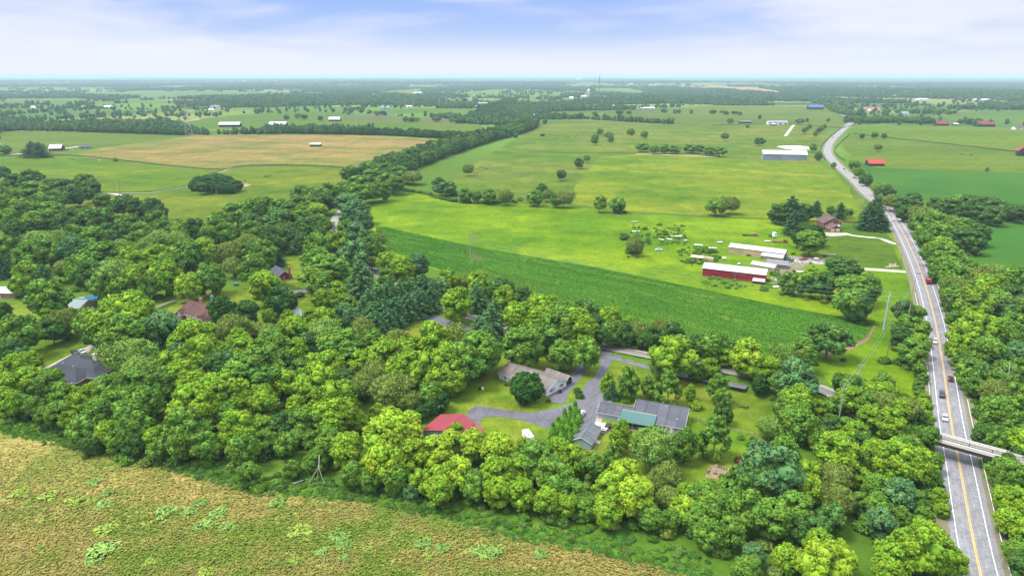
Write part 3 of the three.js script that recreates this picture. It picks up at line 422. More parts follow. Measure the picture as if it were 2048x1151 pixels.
// "x y w kind hue" per tree: middle of the crown as seen, its width; the tree is then stood on the land at its real size
function solve(cx, cy, w, ratio, hmax, hmin = 2.5) {
  let R = 6, Ht = 15, p; for (let i = 0; i < 6; i++) { p = G(cx, cy, Ht * 0.6); R = 0.5 * w * p.t / FOC; Ht = clamp(R * ratio, hmin, hmax); } return { p, R, H: Ht };
}
const WOODS = [];
function wood(where, group, list, o = {}) {
  const rows = list.trim().split(/\s*;\s*/).filter(Boolean).map((r) => { const [x, y, w, k] = r.trim().split(/\s+/); return { x: +x, y: +y, w: +w, kind: k.length > 1 ? k[0] : 'lo'.includes(k) ? 'F' : 'B', hue: k[k.length - 1] }; }).sort((a, b) => a.x - b.x);
  const count = {}, at = {};
  for (const r of rows) { const id = r.kind + r.hue; count[id] = (count[id] || 0) + 1; }
  for (const r of rows) { const id = r.kind + r.hue, n = at[id] = (at[id] || 0) + 1; WOODS.push({ ...r, o, group, label: `${HUEWORD[r.hue]} ${KIND[r.kind]} ${where}` + (count[id] > 1 ? `, ${ordinal(n)} from left` : '') }); }
}
function standWoods(most = 300) {   // the broadleaf trees that show largest are things; the smallest ones among them go into one mass
  const B = WOODS.filter((r) => r.kind === 'B' && !r.o.name).sort((a, b) => b.w - a.w), rest = new Set(B.slice(most)), mass = [[], [], [], [], [], []];
  for (const r of WOODS) {
    const { ratio = 2.35, hmax = 20, hmin, grow = 1.14, name } = r.o, q = { P: 2.5, O: 3.1, R: 1.65, A: 4.8, s: 1.2, F: 2.0 }[r.kind] || ratio, cap = { P: 22, O: 15, R: 12, A: 10, s: 5, F: 16 }[r.kind] || hmax;
    const { p, R, H } = solve(r.x, r.y, r.w * ('BF'.includes(r.kind) ? grow : 'PO'.includes(r.kind) ? 1.12 : 1), q, cap, r.kind === 's' ? 0.9 : hmin);
    if (rest.has(r)) { mass[Math.floor(plantRnd() * 6)].push([p, R, H, HUE[r.hue]]); TREES.push([p.x, p.z, R]); } else plant(r.kind, r.hue, p, R, H, r.label, r.group, name);
  }
  scatter('background_trees', 'smaller trees standing between the larger ones of the woods', PROTO.B.map((k, i) => ({ geo: k.crown, list: mass[i].map(([p, R, H, c]) => [p.x, height(p.x, p.z) - 0.1, p.z, R / k.R, H / k.H, R / k.R, c]) })));
}
const crownWhite = new THREE.MeshPhysicalMaterial({ color: 0xffffff, vertexColors: true, roughness: 0.75, specularIntensity: 0.18, side: THREE.DoubleSide });
const scatRnd = rng(909);
function scatter(name, label, sets, mat = crownWhite) {   // a mass that nobody could count, as one object
  const o = new THREE.Group(); o.name = numbered(name); tag(o, label, null, null, 'stuff'); scene.add(o);
  const m = new THREE.Matrix4(), q = new THREE.Quaternion(), up = new THREE.Vector3(0, 1, 0), col = new THREE.Color();
  for (const { geo, list } of sets) {
    if (!list.length) continue;
    const im = new THREE.InstancedMesh(geo, mat, list.length); im.name = 'foliage'; im.userData.kind = 'stuff'; im.castShadow = im.receiveShadow = true;
    list.forEach(([x, y, z, sx, sy, sz, c], i) => { q.setFromAxisAngle(up, scatRnd() * 6.283); im.setMatrixAt(i, m.compose(new THREE.Vector3(x, y, z), q, new THREE.Vector3(sx, sy, sz))); im.setColorAt(i, col.setRGB(c[0], c[1], c[2])); });
    o.add(im);
  }
  return o;
}
// -- the trees of the photograph, wood by wood
wood('in the far left wood beside the paddock', 'trees of the far left wood', `4 344 24 d; 27 362 38 d; 63 353 42 d; 8 378 30 g; 64 380 52 g; 99 371 36 g; 134 374 52 d; 146 388 36 d; 170 362 36 g; 186 376 26 d; 172 386 26 d; 110 396 38 g; 80 405 40 g; 40 414 42 y; 13 405 32 g; 24 393 32 g; 47 425 36 d; 99 426 48 g; 75 440 54 g; 14 441 44 g; 27 457 36 d; 140 435 50 d; 172 438 50 d; 200 436 46 d; 198 452 36 d; 217 461 30 d; 126 450 40 d; 203 401 30 g; 228 413 26 d; 248 407 38 d; 271 412 34 d; 303 414 38 d; 320 421 28 d`);
wood('in the wood behind the brick house', 'trees of the mid left wood', `256 447 44 g; 285 465 48 g; 312 440 42 g; 326 457 34 g; 350 450 36 l; 362 463 36 y; 389 457 42 d; 430 455 48 g; 228 477 34 d; 185 474 58 g; 147 468 38 g; 115 475 48 l; 75 475 56 l; 54 506 50 g; 14 493 44 g; 95 502 46 g; 145 499 48 b; 199 506 66 g; 244 497 44 l; 255 511 42 y; 294 490 40 l; 321 479 50 l; 355 479 48 l; 370 506 62 g; 316 517 54 y; 413 502 46 y; 434 511 40 o; 86 547 36 PP; 126 538 40 o; 5 529 34 PT; 50 540 46 y; 226 542 84 l; 260 556 42 y; 327 551 58 y; 375 569 46 Y; 420 551 52 g; 208 570 54 g; 36 569 36 y; 50 574 26 PS; 95 597 72 g; 158 533 52 g; 282 529 54 y; 340 530 46 g; 180 545 44 d; 300 566 44 g`);
wood('in the round clump on the pasture', 'trees of the round clump', `388 369 26 RD; 396 363 30 RD; 412 358 34 d; 432 356 36 RD; 452 360 34 RD; 470 368 26 d; 420 372 30 RD; 445 373 30 RD; 402 374 24 d; 462 375 24 RD`, { ratio: 1.9, hmax: 13 });
wood('west of the railway below the pasture', 'trees west of the railway', `472 425 48 g; 504 418 46 g; 441 443 40 g; 526 411 44 g; 558 416 42 g; 601 388 40 g; 597 409 36 g; 635 389 44 g; 655 382 36 g; 646 402 44 d; 502 447 48 d; 558 438 60 d; 540 456 48 d; 603 434 46 g; 633 427 46 y; 640 447 42 g; 615 456 48 d; 572 463 48 d; 504 461 44 g; 454 465 44 g; 418 470 40 g; 603 483 36 d; 556 474 44 d; 531 470 40 d; 580 420 40 g; 620 410 40 g; 638 470 34 d`);
wood('east of the railway track bend', 'trees east of the railway', `684 380 42 g; 716 364 48 g; 716 384 46 g; 748 350 48 g; 775 361 44 g; 745 380 44 g; 764 378 34 g; 693 404 48 b; 716 420 50 b; 698 429 36 b; 727 438 36 b; 694 458 36 g; 710 470 46 b; 743 490 44 g; 752 477 34 o; 700 345 36 g; 735 335 34 g; 768 338 36 g; 800 345 40 g; 825 352 40 o; 790 366 34 g`);
wood('around the red house', 'trees around the red house', `673 483 44 y; 633 493 48 g; 578 501 22 sg; 495 486 46 o; 456 504 56 o; 526 502 50 g; 490 502 36 g; 553 509 28 PT; 418 480 30 b; 504 533 54 g; 463 529 40 o; 528 570 62 y; 563 600 54 D; 648 538 80 g; 637 525 60 g; 640 567 48 g; 709 508 56 b; 721 549 54 Pb; 770 520 34 y; 748 523 28 o; 775 553 36 g; 804 538 46 y; 834 529 44 b; 673 580 36 y; 651 592 40 o; 600 588 16 sD; 593 590 14 sr`);
wood('around the teal-roofed house', 'trees around the teal-roofed house', `3 620 32 d; 40 660 70 g; 97 629 34 y; 101 655 46 d; 135 640 50 o; 172 640 52 g; 248 615 92 y; 215 642 70 y; 282 640 80 y; 245 668 76 g; 226 680 58 g; 325 660 66 b; 22 697 48 d; 47 710 36 b; 300 668 50 g; 185 668 40 d; 122 662 30 d; 142 672 18 sl`, { hmax: 22 });
wood('beside the dark hip-roofed house', 'trees by the dark hip-roofed house', `58 722 42 y; 24 738 50 y; 14 768 56 y; 56 757 54 y; 85 772 44 g; 120 776 34 g; 264 712 98 l; 282 742 70 l; 228 775 56 g; 360 688 50 y; 384 672 60 y; 410 668 50 y; 357 706 44 b; 339 728 60 y; 395 712 62 y; 432 730 48 d; 366 752 60 y; 272 765 60 g; 384 775 60 y; 430 786 70 y; 242 802 64 g; 293 800 62 g; 178 790 44 y; 127 788 50 g; 100 762 46 g; 210 770 60 l; 155 792 40 y; 150 806 40 y; 200 818 56 g; 330 760 56 g; 310 725 46 g`);
wood('in the big wood before the pine grove', 'trees of the big middle wood', `447 620 50 D; 495 626 46 D; 540 630 28 y; 574 631 26 y; 463 656 66 o; 506 658 46 o; 540 665 44 o; 587 660 56 y; 644 660 72 l; 651 645 50 y; 682 690 86 g; 667 635 44 o; 685 633 46 b; 621 628 30 y; 644 597 38 y; 673 594 38 y; 698 608 34 g; 727 660 50 o; 743 678 44 g; 793 676 48 o; 558 697 54 g; 592 697 50 y; 486 697 50 y; 475 678 44 y; 413 699 50 y; 443 726 48 b; 508 737 104 g; 585 717 36 o; 630 728 50 y; 660 733 56 y; 630 762 70 y; 565 764 52 y; 694 757 44 d; 773 710 72 y; 818 699 56 y; 829 728 64 y; 795 737 60 y; 752 742 60 o; 727 766 54 o; 784 773 80 o; 818 796 50 o; 721 726 50 y; 739 714 44 y; 445 785 92 y; 520 796 54 y; 626 796 90 y; 671 803 80 y; 755 822 34 y; 540 680 50 g; 615 690 46 d; 700 720 40 d; 470 700 44 g; 600 740 44 g; 690 785 50 g; 560 720 40 d`);
wood('in the dark pine grove by the lawn glade', 'pines of the grove', `736 602 42 Pb; 755 592 44 Pb; 777 586 44 PP; 800 581 46 Pb; 822 577 46 Pb; 846 573 44 PP; 866 579 40 PP; 742 627 42 Pb; 766 622 44 PP; 790 617 46 PP; 815 607 44 PP; 840 599 42 PP; 862 595 36 PP; 752 642 40 PP; 776 634 38 PP; 725 615 36 Pb`);
wood('behind the white house by the crop field', 'trees behind the white house', `908 676 76 o; 952 700 80 g; 974 706 58 g; 928 722 72 g; 868 685 68 y; 895 721 68 y; 900 750 58 y; 858 736 70 y; 859 786 48 g; 913 601 60 y; 954 588 44 Pb; 924 563 34 o; 895 558 42 y; 958 562 46 y; 1003 576 46 d; 1008 594 44 y; 1048 590 36 d; 1069 590 22 o; 981 637 50 Pb; 958 655 42 Pb; 990 618 38 Pb; 976 665 44 Pb; 1010 607 28 b; 1039 630 60 y; 1071 612 50 y; 1103 607 36 y; 1082 637 60 y; 1116 653 70 g; 1150 648 72 y; 1127 623 56 g; 1157 666 56 y; 1170 625 46 d; 1188 648 40 d; 1044 685 74 g; 1123 703 52 g; 1170 705 54 g; 1054 770 74 RD; 880 800 34 D; 860 815 30 D; 842 825 26 D; 880 575 34 b; 1080 668 50 g`, { hmax: 19 });
wood('along the lane and railway', 'trees along the lane', `1220 632 46 y; 1225 663 44 g; 1259 647 32 y; 1280 662 44 o; 1248 667 40 d; 1322 652 40 o; 1345 665 44 d; 1347 706 82 y; 1320 728 46 l; 1392 697 44 d; 1424 703 56 g; 1476 699 44 g; 1422 740 34 y; 1451 729 32 y; 1494 728 62 Y; 1539 756 40 y; 1575 710 58 l; 1602 706 52 g; 1593 763 76 b; 1596 799 56 y; 1598 833 62 g; 1541 850 48 l; 1290 680 30 d; 1210 672 36 d; 1310 668 34 d; 1370 690 36 o; 1450 705 40 d; 1520 775 30 D; 1395 742 30 g; 1560 775 40 g; 1570 812 44 g; 1330 740 26 g; 1520 760 36 y`);
wood('on the lawn of the grey house', 'garden trees of the grey house', `1257 758 44 Og; 1299 767 30 Og; 1338 767 50 Og; 1440 767 44 Og; 1381 779 22 Oy; 1392 808 28 sy; 1449 818 34 Od; 1216 763 28 Oy; 1225 778 26 PT; 1431 866 58 Og; 1370 882 48 Og; 1243 866 44 Oy; 1224 912 36 Og; 1307 893 92 Fl; 1334 950 64 o; 1481 809 12 so; 1492 811 14 so; 1482 873 16 sg; 1507 877 14 sD; 1404 910 14 sl; 1480 918 20 sr; 1444 950 14 sg; 1105 747 14 sg; 1215 790 16 sD; 1232 796 16 sD; 1252 798 20 sA; 1156 780 18 sD; 1160 790 18 sD; 1013 768 9 sr; 1097 800 10 sr`, {});
wood('in the row behind the garage', 'row of arborvitae', `1150 818 20 AA; 1140 826 20 AA; 1158 832 20 AA; 1129 836 20 AA; 1148 842 20 AA; 1117 848 20 AA; 1136 850 20 AA; 1106 860 20 AA; 1124 866 20 AA; 1152 856 18 AA; 1140 868 18 AA`);
wood('in the front tree line at the left', 'front tree line, left part', `16 805 50 y; 41 806 40 g; 68 812 40 g; 92 830 40 g; 115 824 48 g; 136 837 36 y; 158 855 52 g; 192 830 56 g; 217 864 48 y; 260 826 66 g; 271 855 62 g; 237 877 46 g; 266 886 42 d; 181 882 38 d; 316 873 48 y; 384 816 90 y; 373 857 78 g; 407 884 58 g; 361 886 58 g; 314 896 40 g; 475 855 70 y; 441 882 36 y; 522 812 54 y; 522 855 52 y; 531 880 44 g; 486 896 58 g; 425 896 40 g; 497 945 44 g; 583 935 34 g; 569 886 44 g; 597 868 42 l; 660 828 80 y; 712 838 42 y; 628 877 42 g; 630 918 44 g; 660 884 56 g; 694 898 64 y; 705 945 48 g; 450 830 60 g; 560 850 50 d; 610 838 60 g`, { grow: 1.1 });
wood('in the front row before the red-roofed barn', 'front tree line, middle part', `784 866 110 Y; 773 915 82 Y; 818 905 70 Y; 789 950 54 g; 822 982 30 b; 878 957 56 y; 745 920 50 g; 740 955 44 g; 821 848 50 Y; 900 878 46 Y; 911 858 30 y; 869 900 68 Y; 946 888 58 Y; 995 902 70 Y; 995 945 70 y; 915 943 64 Y; 880 975 58 y; 842 960 50 y; 1071 918 78 g; 1113 902 64 y; 1113 949 78 g; 1148 916 56 y; 1043 982 58 y; 995 982 56 y; 1095 996 56 y; 1148 984 60 g; 1130 1010 44 y; 1182 930 50 g; 1245 956 82 Y; 1269 990 78 Y; 1217 984 68 y; 1217 1018 58 y; 1321 960 60 o; 1340 992 56 o; 1370 986 44 y; 950 970 56 g; 1040 940 56 y; 1180 1010 46 g; 1300 1030 50 g; 1050 895 44 y`, { grow: 1.08 });
wood('in the clump beyond the fire pit', 'big clump beyond the fire pit', `1412 993 64 g; 1453 986 60 g; 1474 948 40 g; 1543 931 108 b; 1570 903 60 g; 1522 952 78 g; 1616 945 58 y; 1612 972 60 y; 1428 1009 68 g; 1393 1036 50 g; 1487 1014 82 g; 1543 1033 78 g; 1588 1014 68 g; 1463 1060 58 g; 1418 1066 54 g; 1591 1054 54 d; 1366 1014 50 Y; 1671 952 64 o; 1678 993 68 o; 1664 1028 58 d; 1675 900 82 y; 1727 952 36 y; 1508 1108 44 b; 1494 1136 50 g; 1577 1113 56 y; 1640 1082 56 y; 1643 1123 88 Y; 1682 1116 68 Y; 1630 1060 50 d; 1340 1036 40 g`, { grow: 1.08 });
wood('beside the highway before the bridge', 'trees beside the highway below the bridge', `1758 972 58 g; 1755 1007 50 g; 1800 984 64 b; 1828 993 46 g; 1762 1043 58 b; 1880 990 34 y; 1886 1018 28 y; 1831 1096 98 y; 1790 1110 78 y; 1876 1098 74 y; 1908 1122 50 y; 1850 1070 68 y; 1780 1140 58 y; 1793 917 80 y; 1817 900 58 g; 1835 931 68 y; 1751 898 48 y; 1866 920 40 g; 1858 950 44 g; 1720 920 40 g; 1850 1030 40 g; 1800 1030 44 g; 1720 1000 36 g; 1735 1040 30 g`, { grow: 1.06 });
wood('by the railway near the bridge', 'trees by the railway near the bridge', `1776 867 54 y; 1713 867 50 y; 1858 888 36 g; 1605 842 68 g; 1591 802 58 y; 1696 822 52 y; 1751 804 58 y; 1776 787 48 y; 1730 787 44 y; 1723 773 36 g; 1765 769 48 g; 1765 832 54 o; 1810 842 58 o; 1833 828 46 y; 1826 855 38 d; 1846 812 36 y; 1850 795 24 y; 1852 836 34 y; 1682 794 40 d; 1661 849 44 d; 1633 867 44 g; 1640 880 40 g; 1690 860 40 g; 1730 840 44 g; 1790 815 40 y; 1720 880 44 d; 1700 805 46 g; 1672 830 40 g; 1640 825 34 y; 1745 822 44 g; 1800 850 44 y; 1780 845 40 g; 1735 858 44 y; 1690 890 44 g; 1840 848 34 g`, { grow: 1.06, hmax: 16 });
wood('on the bank right of the highway', 'trees right of the highway by the bridge', `1991 782 56 o; 2008 822 76 g; 2030 787 48 g; 1968 868 40 d; 2036 885 52 y; 2000 945 46 g; 2024 955 48 g; 2014 992 48 y; 2038 1005 58 y; 2026 1040 56 y; 2045 1063 48 y; 2032 1098 46 g; 2045 1129 48 d; 1985 865 40 g; 2000 870 40 d; 1990 900 36 g; 2005 965 36 g`, { grow: 1.06 });
wood('in the wood right of the highway', 'trees of the right-hand wood', `1907 591 46 g; 1903 570 42 g; 1933 581 54 o; 1969 579 54 y; 1950 605 68 y; 1997 603 60 g; 1910 635 32 g; 2020 590 50 d; 2042 612 40 g; 1950 657 68 y; 1928 664 52 y; 1980 659 58 y; 2002 657 50 g; 2028 647 50 g; 2037 682 40 g; 1919 696 50 y; 1976 706 64 g; 1947 699 46 g; 1925 716 38 g; 2028 709 46 b; 1943 742 54 g; 1960 741 42 b; 1985 729 44 d; 2007 742 44 g; 2037 734 40 g; 1985 760 40 g; 1950 770 36 g; 2015 765 40 g; 1960 630 40 d; 2010 625 44 d; 1940 725 36 d`, { grow: 1.08 });
wood('along the highway bend', 'trees along the highway bend', `1773 385 40 d; 1783 401 34 o; 1760 399 22 b; 1815 406 52 d; 1825 399 40 d; 1839 425 44 o; 1808 423 28 d; 1869 408 28 d; 1869 422 28 d; 1842 444 42 g; 1865 441 50 g; 1896 444 50 o; 1886 463 54 g; 1858 463 48 g; 1926 455 46 g; 1955 465 44 d; 1926 477 54 d; 1853 481 32 g; 1882 491 58 y; 1952 481 40 d; 1866 505 40 g; 1900 512 46 g; 1878 522 42 g; 1898 533 52 g; 1876 543 32 g; 1908 550 52 g; 1940 554 50 o; 1971 547 50 o; 2002 547 54 l; 2030 554 46 g; 1985 570 50 y; 1930 530 36 g; 1950 540 36 g`, { grow: 1.08, hmax: 17 });
wood('in the hedgerow between the two crop fields', 'hedgerow between the crop fields', `1900 406 36 g; 1921 401 46 g; 1943 406 46 d; 1971 404 50 d; 1995 411 46 d; 2021 420 44 d; 2044 425 36 d; 1885 418 26 d; 1930 420 36 d; 1960 424 36 d; 1990 430 36 d`, { hmax: 15 });
wood('on the strip west of the highway', 'trees on the strip beside the highway', `1809 621 40 d; 1834 628 34 g; 1820 650 54 g; 1801 668 36 d; 1843 656 34 g; 1839 687 40 y; 1825 699 48 g; 1849 680 22 g; 1832 716 32 g; 1840 738 24 g; 1848 754 18 g; 1773 722 14 sD; 1838 770 20 g`, { hmax: 13 });
wood('around the red barn and the brick house', 'trees around the barns', `1621 482 52 g; 1604 468 38 D; 1630 466 34 D; 1640 478 22 D; 1578 562 36 g; 1614 569 34 d; 1649 564 46 d; 1685 534 60 d; 1710 575 66 g; 1735 572 48 g; 1700 602 54 g; 1718 610 46 d; 1658 675 74 d; 1560 423 42 d; 1583 417 50 PT; 1606 423 40 d; 1590 440 36 PT; 1634 415 22 PT; 1662 420 16 g; 1682 418 24 PT; 1700 424 14 g; 1738 430 36 PT; 1757 430 38 PT; 1747 416 34 PT; 1770 445 22 PT; 1270 490 34 o; 1270 497 34 sD; 1248 471 22 sd; 1330 463 12 sd; 1318 468 10 sd; 1410 498 20 sg; 1395 505 16 sg; 1425 500 14 sd; 1380 520 14 sg; 1530 575 16 sg; 1553 545 14 sg; 1290 455 12 sg; 1480 492 0.1 sg`.replace(/; 1480 492 0.1 sg/, ''), { hmax: 17 });
wood('along the fence between meadow and pasture', 'trees along the meadow fence', `890 374 42 d; 878 366 26 d; 930 387 24 g; 952 390 20 g; 978 390 26 g; 1011 390 32 o; 1070 393 32 g; 1083 378 20 d; 1097 387 24 o; 1127 395 38 o; 1112 396 24 g; 1200 405 26 y; 1235 406 32 g; 1236 420 20 sD; 1250 423 9 sD; 1433 411 38 g; 1462 406 36 o; 936 338 20 o; 1123 347 18 d; 1158 323 18 d; 1174 316 14 o; 910 385 20 sg; 1040 397 12 sg; 990 400 14 sg`, { hmax: 15, name: 'field_tree' });
wood('on the open pasture', 'single trees on the open pasture', `1285 293 26 g; 1310 297 20 g; 1330 296 20 g; 1350 297 22 g; 1380 295 26 g; 1400 297 18 d; 1420 300 24 g; 1440 302 24 g; 1190 274 14 g; 1200 262 12 g; 1217 268 18 o; 1222 276 12 g; 1189 280 12 d; 1262 262 16 g; 1289 267 14 g; 1450 271 17 o; 1520 282 20 d; 1627 294 13 g; 1637 311 14 d; 1600 241 16 g; 1609 260 9 d; 1615 256 8 g; 1620 252 8 d; 1632 266 10 g; 1638 260 9 d; 1644 256 9 g; 1649 252 8 d; 1668 329 10 g; 1710 330 20 g; 1720 343 20 g; 1733 357 22 d; 1765 376 36 g; 1725 271 10 d; 1750 269 11 g; 1769 271 10 d; 1757 292 16 o; 1975 338 7 g; 1090 243 10 d; 811 237 13 g; 823 238 13 d; 832 238 13 g; 873 237 18 d; 905 239 14 g; 917 240 16 d; 940 240 14 g; 700 222 10 d; 754 226 8 g; 764 225 12 d; 595 231 12 g; 608 233 14 d; 572 233 12 g; 640 236 10 d; 1190 226 11 g; 1239 224 16 d; 1258 224 12 g; 1328 221 12 d; 1350 222 8 g; 1358 222 8 d; 1383 223 8 g; 1426 223 14 d; 1445 222 12 g; 1453 225 10 d; 1469 224 12 g; 1480 226 9 d; 1461 241 12 g; 1520 234 7 d; 1657 239 7 g; 1615 239 6 d; 5 297 30 g; 62 296 40 PT; 78 297 36 PT; 230 318 12 so`, { hmax: 14, hmin: 4, name: 'pasture_tree' });
standWoods();
// ================================================================ belts, hedgerows, woods towards the horizon
const vary = (c, a = 0.2) => { const k = 1 + (scatRnd() - 0.5) * 2 * a, w = 1 + (scatRnd() - 0.5) * 0.25; return [c[0] * k * w, c[1] * k, c[2] * k / w]; };
function belt(name, label, px, { rows = [-5, 5], step = 8, R = 5, H = 13, hues = 'gd', jitter = 2.5, low = 0 }) {
  const P = smooth(XZ(px), step), sets = PROTO.B.map((k) => ({ geo: k.crown, list: [], k }));
  P.forEach(([x, z], i) => {
    const b = P[Math.min(P.length - 1, i + 1)], a = P[Math.max(0, i - 1)], l = Math.hypot(b[0] - a[0], b[1] - a[1]), nx = -(b[1] - a[1]) / l, nz = (b[0] - a[0]) / l;
    for (const r of rows) { const off = r + (scatRnd() - 0.5) * 2 * jitter, along = (scatRnd() - 0.5) * step, X = x + nx * off + (b[0] - a[0]) / l * along, Z = z + nz * off + (b[1] - a[1]) / l * along, s = sets[Math.floor(scatRnd() * 6)], rr = R * (0.75 + 0.5 * scatRnd()), hh = H * (0.72 + 0.5 * scatRnd()) * (scatRnd() < low ? 0.6 : 1); s.list.push([X, height(X, Z) - 0.2 - hh * 0.06, Z, rr / s.k.R, hh / s.k.H, rr / s.k.R, vary(HUE[hues[Math.floor(scatRnd() * hues.length)]])]); }
  });
  return scatter(name, label, sets);
}
belt('tree_belt', 'thick winding belt of trees along the railway across the pastures', [[742, 368], [765, 352], [850, 318], [958, 283], [1046, 258], [1052, 246], [1024, 232]], { rows: [-22, -12, 10, 20], step: 7, R: 6.4, H: 16.5, hues: 'gddD' });
belt('tree_belt', 'far end of the railway tree belt nearing the town', [[1026, 238], [965, 236], [985, 226], [1005, 213], [1020, 200]], { rows: [-30, -15, 0, 15, 30], step: 11, R: 8, H: 18, hues: 'dD' });
belt('hedgerow', 'long dark hedgerow of trees behind the brown hay field', [[528, 266], [600, 267], [700, 268.5], [800, 271], [880, 276], [958, 279]], { rows: [-8, 0, 8], step: 6, R: 5.6, H: 14, hues: 'dDD' });
belt('hedgerow', 'dark hedgerow between the strip field and the village', [[160, 263], [210, 264.5], [270, 266.5], [330, 268.5], [372, 270]], { rows: [-6, 0, 6], step: 6, R: 5, H: 11, hues: 'DdD' });
belt('hedgerow', 'hedgerow at the left edge before the village', [[52, 259], [100, 260], [148, 262]], { rows: [-10, 0, 10], step: 9, R: 6, H: 14, hues: 'gd' });
belt('hedgerow', 'row of tall trees standing behind the village hedgerow', [[165, 253], [180, 254], [212, 254], [245, 254]], { rows: [0], step: 26, R: 9, H: 20, hues: 'dg' });
belt('hedgerow', 'dark tree clump beside the white-roofed horse barn', [[2, 262], [10, 262], [20, 260]], { rows: [0, 10], step: 10, R: 7, H: 16, hues: 'd' });
belt('hedgerow', 'low green hedge along the top of the bright meadow', [[800, 380], [850, 388], [900, 402], [960, 407], [1030, 405]], { rows: [0], step: 3, R: 2.4, H: 3.2, hues: 'gd', jitter: 1.2 });
belt('tree_belt', 'dark wood beside the highway bend and the red barns', [[1712, 246], [1740, 244], [1780, 244], [1820, 245], [1858, 246]], { rows: [-30, -15, 0, 15, 30], step: 11, R: 7, H: 15, hues: 'gd' });
belt('tree_belt', 'trees along the far highway past the blue-roofed barn', [[1660, 213], [1680, 222], [1700, 229], [1722, 232]], { rows: [-10, 5, 20], step: 14, R: 7, H: 13, hues: 'gd' });
belt('tree_belt', 'straight dark tree line behind the far right field', [[1902, 217], [1960, 218], [2060, 220]], { rows: [-15, 0, 15], step: 14, R: 8, H: 15, hues: 'd' });
belt('tree_belt', 'trees among the far farm houses right of the highway', [[1800, 226], [1850, 226], [1900, 228]], { rows: [-25, 0, 25], step: 16, R: 7.5, H: 13, hues: 'gd', jitter: 8 });
belt('tree_belt', 'trees standing between the two red barns', [[1930, 249], [1948, 249], [1960, 248]], { rows: [-8, 4], step: 12, R: 6, H: 14, hues: 'gd' });
{
  // woods: dense towards the horizon, broken by fields nearer by
  const near = PROTO.L.map((k) => ({ geo: k.crown, list: [], k })), mid = [0, 1, 2].map((i) => ({ geo: cluster(500 + i, 6, 44), list: [] })), far = [0, 1].map((i) => ({ geo: cluster(520 + i, 8, 60), list: [] }));
  const blocked = (x, z) => FIELDS.some((P) => inside(P, x, z));
  const wide = (z) => Math.abs(z) * 0.86 + 120;
  const R = scatRnd;
  const wooded = (x, z) => {
    const d = -z, n = fbm(x / 1000 + 5, z / 1100 + 2, 3, 61), left = sstep(-100, -500, x), [id, edge] = cells(x, z, 420);
    const town = Math.exp(-(((x - 150) / 900) ** 2) - (((d - 3000) / 500) ** 2)); let t = mix(0.52, 0.47, sstep(1900, 3600, d)) - 0.16 * town; t = mix(t, 0.41, sstep(4500, 7000, d)); t = mix(t, 0.33, sstep(8000, 13000, d));
    if (d < 1700) t = 0.9; if (d < 2200 && left > 0.5 && d > 1450) t = 0.50;
    if (n > t) return 1;
    if (edge < 20 && hash2(Math.floor(id * 997), 3) < 0.6 && d > 1750) return 0.5;
    return 0.02;
  };
  for (let d = 1330; d < 3000; d += 11) for (let x = -wide(d); x < wide(d); x += 11) { const X = x + (R() - 0.5) * 9, Z = -d + (R() - 0.5) * 9; if (R() < wooded(X, Z) * 0.8 && !blocked(X, Z) && !nearRoad(X, Z, 16)) { const s = near[Math.floor(R() * 3)], k = 0.7 + 0.6 * R(); s.list.push([X, relief(X, Z) - 0.5, Z, k, k * (0.8 + 0.35 * R()), k, vary([0.050, 0.118, 0.026], 0.3)]); } }
  for (let d = 3000; d < 7400; d += 40) for (let x = -wide(d); x < wide(d); x += 40) { const X = x + (R() - 0.5) * 36, Z = -d + (R() - 0.5) * 36; if (R() < wooded(X, Z) * 0.92 && !blocked(X, Z) && !nearRoad(X, Z, 30)) { const k = 0.85 + 0.4 * R(); mid[Math.floor(R() * 3)].list.push([X, relief(X, Z) - 0.5, Z, k, k, k, vary([0.045, 0.108, 0.028], 0.28)]); } }
  for (let d = 7400; d < 30000; d *= 1.012) for (let x = -wide(d); x < wide(d); x += Math.max(60, d * 0.009)) { const X = x + (R() - 0.5) * d * 0.008, Z = -d + (R() - 0.5) * d * 0.015; if (R() < 0.9 * wooded(X, Z)) { const k = 0.9 + 0.4 * R(); far[Math.floor(R() * 2)].list.push([X, relief(X, Z) - 0.5, Z, k, 0.9 + 0.5 * R(), k, vary([0.042, 0.100, 0.030], 0.25)]); } }
  scatter('distant_woodland', 'trees and hedgerows around the farms and the town', near);
  scatter('distant_woodland', 'far bands of woodland fading to blue', mid);
  scatter('distant_woodland', 'farthest woodland along the hazy horizon', far);
}
function nearRoad(x, z, r) { for (let i = 0; i < ROADC.length; i += 2) { const dx = ROADC[i][0] - x, dz = ROADC[i][1] - z; if (dx * dx + dz * dz < r * r) return true; } return false; }
// ================================================================ buildings
const shingleTex = tex(512, (u, v) => { const row = v * 40, r = Math.floor(row), x = u * 26 + (r % 2) * 0.5 + hash2(r, 3) * 0.3, c = hash2(Math.floor(x), r, 5), e = (row - r) < 0.14 ? 0.72 : 1, n = fbm(u * 8, v * 8, 3, 3, 8), k = (0.66 + 0.26 * (c - 0.5) + 0.24 * (n - 0.5)) * e; return [k, k, k]; });
const metalTex = tex(512, (u, v) => { const n = fbm(u * 4, v * 12, 4, 3, 4), s = fbm(u * 50, v * 2, 2, 6), k = 0.78 + 0.18 * (n - 0.5) + 0.14 * (s - 0.5); return [k, k, k]; });
const plankTex = tex(512, (u, v) => { const x = u * 20, i = Math.floor(x), f = x - i, c = hash2(i, 1, 7), n = fbm(u * 40, v * 3, 4, 8), st = fbm(u * 7, v * 2, 3, 9), k = (0.62 + 0.3 * (c - 0.5) + 0.4 * (n - 0.5)) * (f < 0.08 ? 0.55 : 1) * (0.8 + 0.4 * st); return [k, k, k]; });
